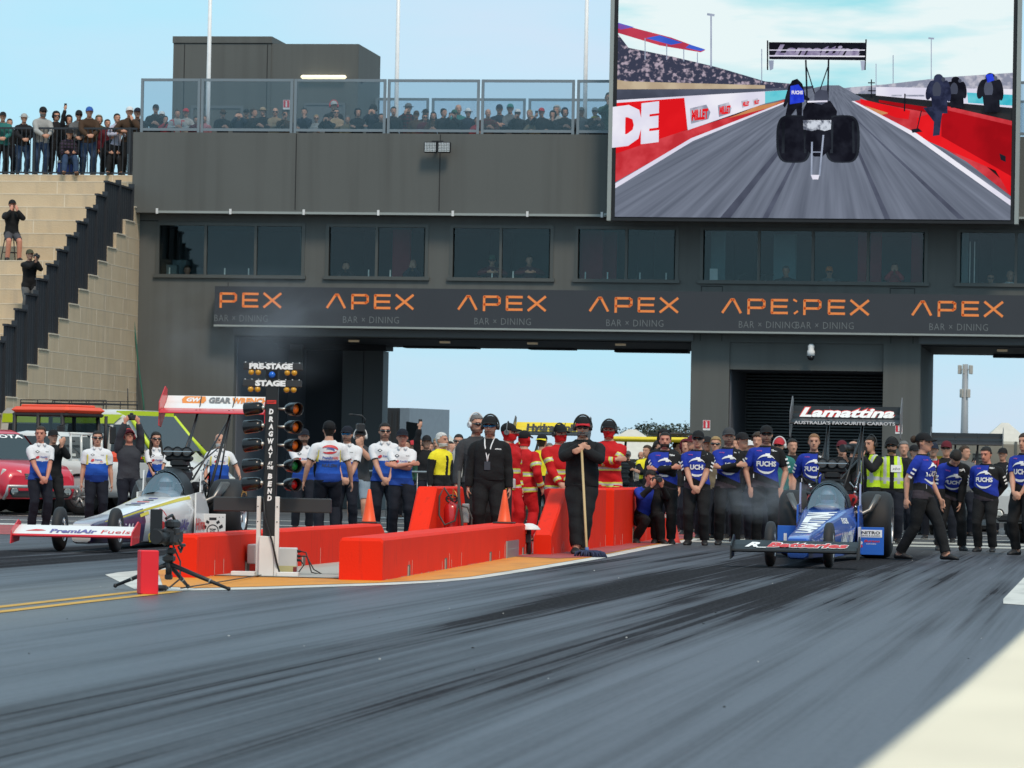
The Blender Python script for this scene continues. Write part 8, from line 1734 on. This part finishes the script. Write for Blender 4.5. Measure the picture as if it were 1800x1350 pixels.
# --- yellow cart behind the red wall
pc = S(1148, 88); ct = thing('utility_cart', 'cart with a long yellow canopy roof and black seats behind the red wall', 'cart', pc, R(80))
b = MB(); b.rbox((0, 0, 1.78), (1.15, 1.62, .10), .04); b.build('canopy_roof', mat('cart_yellow', (.75, .58, .03), .4), ct)
b = MB()
for x in (-.5, .5):
    for y in (-.8, .8): b.tube([(x, y, .5), (x, y*.92, 1.75)], .025, 8)
b.build('canopy_post', TRIM, ct)
b = MB(); b.rbox((0, .45, .75), (1.05, .5, .16), .05); b.rbox((0, .72, 1.08), (1.05, .12, .5), .05)
for k in range(4): b.rbox((0, .655, .92+.1*k), (1.0, .03, .05), .01)
b.build('seat', TRIM, ct); b = MB(); b.rbox((0, 0, .45), (1.15, 2.0, .35), .08); b.rbox((0, -.9, .75), (1.1, .3, .5), .08); b.build('body', mat('cart_yellow', 0), ct)
b = MB(); b.tube([(.05+.19*math.cos(a), -.42+.05*math.sin(a), 1.14+.17*math.sin(a)) for a in [2*math.pi*i/18 for i in range(19)]], .015, 8); b.tube([(.05, -.42, 1.14), (.05, -.62, .85)], .022, 8)
for a in (0, 2.1, 4.2): b.tube([(.05, -.42, 1.14), (.05+.19*math.cos(a), -.42, 1.14+.17*math.sin(a))], .012, 6)
b.build('steering_wheel', WHT, ct); b = MB(); b.tube([(-.3, -.7, 1.9), (-.3, .0, 1.9), (.3, .0, 1.9), (.3, -.7, 1.9), (-.3, -.7, 1.9)], .03, 6); b.rbox((0, -.35, 1.85), (.5, .6, .03), .01); b.build('roof_rack', TRIM, ct)
for s in (1, -1):
    for y in (-.7, .7): carwheel(ct, s*.5, y, .25, .18)
# ================================================================ yard beyond the building
p = S(705, 58); t = thing('shipping_container', 'dark shipping container with a grey blue end panel beyond the opening', 'container', p, R(-20))
b = MB(); b.bx(-3.2, -.05, 0, 2.4, 0, 2.95)
for k in range(16): b.bx(-3.1+.19*k, -3.02+.19*k, -.02, 0, .1, 2.85)
b.build('side_wall', mat('container_dark', (.035, .038, .042), .6), t); b = MB(); b.bx(-.05, .28, -.05, 2.4, 0, 2.95); b.build('end_panel', mat('container_blue_grey', (.22, .28, .34), .5), t)
b = MB(); put_text(b, 'LGT', (.20, -.055, 1.15), EZv, Vector((-1, 0, 0)), .16, .8, 0, .03); b.build('lettering', LW, t)
p = S(726, 62); t = thing('leaning_board', 'dark tilted board standing right of the container', 'board', p, .2); b = MB(); b.prism([(-.2, 0), (.1, 0), (.17, 2.4), (-.22, 2.45)], Matrix.Identity(4), .06); b.build('panel', mat('board_dark', (.03, .032, .035), .6), t); b = MB(); b.tube([(.0, .05, 2.0), (.1, .7, 0)], .03, 6); b.build('prop', TRIM, t)
def marquee(px, s, w_, h, lab, c=(.62, .60, .54)):
    p = S(px, s); t = thing('marquee', lab, 'tent', p, .1); b = MB(); b.loft([[Vector((x*w_/2, y*1.5, z)) for x, y in ((-1, -1), (1, -1), (1, 1), (-1, 1))] for z in (h*.62,)]+[[Vector((x*w_*.04, y*.1, h)) for x, y in ((-1, -1), (1, -1), (1, 1), (-1, 1))]], 0, False, False); b.build('roof', mat('canvas_white', c, .8), t)
    b = MB()
    for x in (-1, 1):
        for y in (-1, 1): b.cyl((x*w_*.48, y*1.45, 0), (x*w_*.48, y*1.45, h*.63), .03)
    b.build('leg', LIGHTG, t)
    b = MB(); b.bx(-w_*.49, w_*.49, 1.44, 1.46, 0, h*.62); b.build('back_wall', mat('canvas_white', 0), t)
marquee(748, 52, 2.2, 3.0, 'cream canvas marquee right of the tilted board'); marquee(1110, 55, 3.2, 2.5, 'white umbrella shaped tent behind the cart'); marquee(1765, 56, 2.6, 2.9, 'white tent behind the balding crew man')
def lamp_post(px, py, s, lab):
    p = S(px, s); h = ZAT(px, py, s); t = thing('lamp_post', lab, 'lamp post', p); b = MB(); b.tube([(0, 0, 0), (0, 0, h)], [.09, .05], 8); b.build('pole', mat('galv_grey', (.28, .30, .32), .5), t); b = MB(); b.tube([(0, 0, h*.72), (-1.2, 0, h*.725)], .04, 6); b.rbox((-1.3, 0, h*.72), (.6, .25, .1), .03); b.build('lamp_head', MATS['galv_grey'], t)
lamp_post(766, 727, 22, 'distant street lamp post above the white haired man')
# cell tower
p = S(1694, 38); h = ZAT(1694, 640, 38); t = thing('cell_tower', 'slim grey mobile phone mast with two rings of antenna panels', 'mast', p)
b = MB(); b.tube([(0, 0, 0), (0, 0, h)], [.22, .13], 10); b.build('mast', mat('galv_grey', 0), t)
for z, n, r_, hh in ((h-.25, 6, .30, .42), (h-1.35, 5, .20, .40)):
    for k in range(n):
        a = 2*math.pi*k/n+.3; b = MB(); b.rbox((math.cos(a)*r_, math.sin(a)*r_, z), (.11, .08, hh), .02, 0, a); b.tube([(0, 0, z), (math.cos(a)*r_, math.sin(a)*r_, z)], .02, 6); b.build('antenna_panel', mat('antenna_grey', (.42, .40, .36), .5), t)
# race transporter and shed at the right
p = S(1700, 62); t = thing('race_transporter', 'cream coloured race transporter trailer with a yellow panel behind the black winged dragster', 'trailer', p, .08)
b = MB(); b.rbox((0, 1.3, 1.35), (3.2, 2.6, 1.7), .08); b.build('box_body', mat('cream_body', (.66, .62, .52), .5, vary=.04), t); b = MB(); b.bx(-1.45, -.55, -.008, 0, 1.0, 1.75); b.build('yellow_panel', mat('cart_yellow', 0), t)
b = MB(); b.bx(.15, .55, -.012, 0, 1.25, 1.85); [b.bx(.15, .55, -.02, -.012, 1.30+.1*k, 1.32+.1*k, 1) for k in range(6)]; b.build('vent', [LIGHTG, TRIM], t); b = MB(); b.bx(1.32, 1.40, -.02, 0, .5, 2.2); b.build('edge_trim', LIGHTG, t)
for x in (-1, 1): carwheel(t, x*1.2, .4, .45, .3)
p = S(1810, 55); t = thing('shed', 'low dark shed behind the white pickup at the right edge', 'shed', p); b = MB(); b.bx(-.9, 4, 0, 3, 0, 2.0); b.build('wall', mat('shed_dark', (.05, .055, .06), .6), t); b = MB(); b.bx(-1.0, 4.1, -.1, 3.1, 2.0, 2.12); b.build('roof', TRIM, t)
# gum trees far behind
def gum(px, py_top, s, lab, seed, wcr, hcr):
    rr = random.Random(seed); p = S(px, s); h = ZAT(px, py_top, s); t = thing('gum_tree', lab, 'tree', p, 0, 'gum trees beyond the yard'); tips = []
    b = MB(); b.tube([(0, 0, 0), (.1, 0, h*.3), (.05, .1, h*.5)], [.24, .18, .15], 8)
    for k in range(9):
        a = rr.uniform(0, 6.3); q = Vector((math.cos(a)*wcr*rr.uniform(.25, .95), math.sin(a)*wcr*.6*rr.uniform(.2, 1), h-hcr*rr.uniform(.15, .7))); b.tube([(.05, .1, h*.45), Vector((.05, .1, h*.45)).lerp(q, .5)+Vector((0, 0, -.2)), q], [.10, .06, .025], 6); tips.append(q)
        for j in range(2): q2 = q+Vector((rr.uniform(-.7, .7), rr.uniform(-.5, .5), rr.uniform(0, .5))); b.tube([q, q2], [.025, .012], 5); tips.append(q2)
    b.build('trunk', mat('gum_bark', (.20, .15, .11), .9), t)
    b = MB()
    for q in tips:
        for j in range(30):
            d = Vector((rr.gauss(0, .42), rr.gauss(0, .36), rr.gauss(0, .17)))*(wcr/2.6); c = q+d; r_ = rr.uniform(.05, .11)*(wcr/2.2); n = Vector((rr.uniform(-1, 1), rr.uniform(-1, 1), rr.uniform(-1, 1))); sx, ux, _ = frame(n)
            b.add([c-sx*r_-ux*r_*.5, c+sx*r_-ux*r_*.35, c+sx*r_*.7+ux*r_*.6, c-sx*r_*.6+ux*r_*.45], [(0, 1, 2, 3)], 0 if rr.random() < .6 else 1)
    b.build('crown', [mat('gum_leaf', (.040, .055, .035), .7, vary=.3), mat('gum_leaf_dark', (.020, .030, .022), .7, vary=.3)], t)
gum(1134, 751, 33, 'spreading gum tree left of the twin crown above the yellow cart', 1, 2.3, 1.3); gum(1160, 749, 31, 'gum tree with sparse crown behind the hooded spectator', 2, 2.0, 1.4)
gum(1663, 772, 20, 'small far gum tree above the maroon capped man', 3, 1.8, 1.2); gum(1676, 775, 18, 'tiny far gum tree left of the phone mast', 4, 1.6, 1.2)
# low far tree belt and rise on the horizon
rr = random.Random(12); b = MB()
for i in range(240):
    x = rr.uniform(-130, 70); y = rr.uniform(395, 440); h = rr.uniform(1.2, 3.2); 
    for j in range(22):
        c = Vector((x+rr.gauss(0, 1.6), y+rr.gauss(0, 1), max(.2, h*rr.uniform(.2, 1)))); r_ = rr.uniform(.3, .7); n = Vector((rr.uniform(-1, 1), rr.uniform(-1, 1), rr.uniform(-1, 1))); sx, ux, _ = frame(n)
        b.add([c-sx*r_-ux*r_, c+sx*r_-ux*r_*.7, c+sx*r_*.8+ux*r_, c-sx*r_*.7+ux*r_*.8], [(0, 1, 2, 3)])
tag(b.build('far_scrub', mat('far_scrub_green', (.06, .075, .055), .9, vary=.4, scale=.3)), 'belt of low grey green scrub along the horizon beyond the yard', 'scrub', kind='stuff')
# ================================================================ thin tyre smoke drifting by the blue dragster and the left pillar
def smoke(name, c, size, dens, lab, seed):
    m = bpy.data.materials.new('drifting_smoke'); m.use_nodes = True; nt = m.node_tree; nt.nodes.clear(); L = nt.links
    o = node(nt, 'ShaderNodeOutputMaterial'); v = node(nt, 'ShaderNodeVolumePrincipled'); v.inputs['Color'].default_value = (.75, .78, .85, 1); v.inputs['Anisotropy'].default_value = .2; L.new(v.outputs[0], o.inputs['Volume'])
    tc = node(nt, 'ShaderNodeTexCoord'); n = node(nt, 'ShaderNodeTexNoise'); n.inputs['Scale'].default_value = 1.6; n.inputs['Detail'].default_value = 4; n.inputs['Distortion'].default_value = .8
    mp = node(nt, 'ShaderNodeMapping'); mp.inputs['Location'].default_value = (seed, 0, 0); L.new(tc.outputs['Object'], mp.inputs[0]); L.new(mp.outputs[0], n.inputs['Vector'])
    ln = node(nt, 'ShaderNodeVectorMath', operation='LENGTH'); L.new(tc.outputs['Object'], ln.inputs[0])
    f = node(nt, 'ShaderNodeMapRange'); [setattr(f.inputs[i+1], 'default_value', q) for i, q in enumerate((.15, 1.0, 1, 0))]; L.new(ln.outputs['Value'], f.inputs[0])
    r = node(nt, 'ShaderNodeMapRange'); [setattr(r.inputs[i+1], 'default_value', q) for i, q in enumerate((.42, .70, 0, dens))]; L.new(n.outputs['Fac'], r.inputs[0])
    mu = node(nt, 'ShaderNodeMath', operation='MULTIPLY'); L.new(f.outputs[0], mu.inputs[0]); L.new(r.outputs[0], mu.inputs[1]); L.new(mu.outputs[0], v.inputs['Density'])
    b = MB(); b.ball((0, 0, 0), 1, n=20, k=12); ob = b.build(name, m, None, c); ob.scale = size; tag(ob, lab, 'smoke', kind='stuff')
pS = S(1352, 118); smoke('smoke', (pS.x, pS.y, .78), (.95, .6, .42), 1.3, 'thin grey tyre smoke drifting in front of the blue crew', 0)
pS = S(440, 84); smoke('smoke', (pS.x, pS.y, 3.9), (2.6, 1.2, 1.5), .35, 'faint smoke hanging by the left pillar above the white dragster wing', 5)
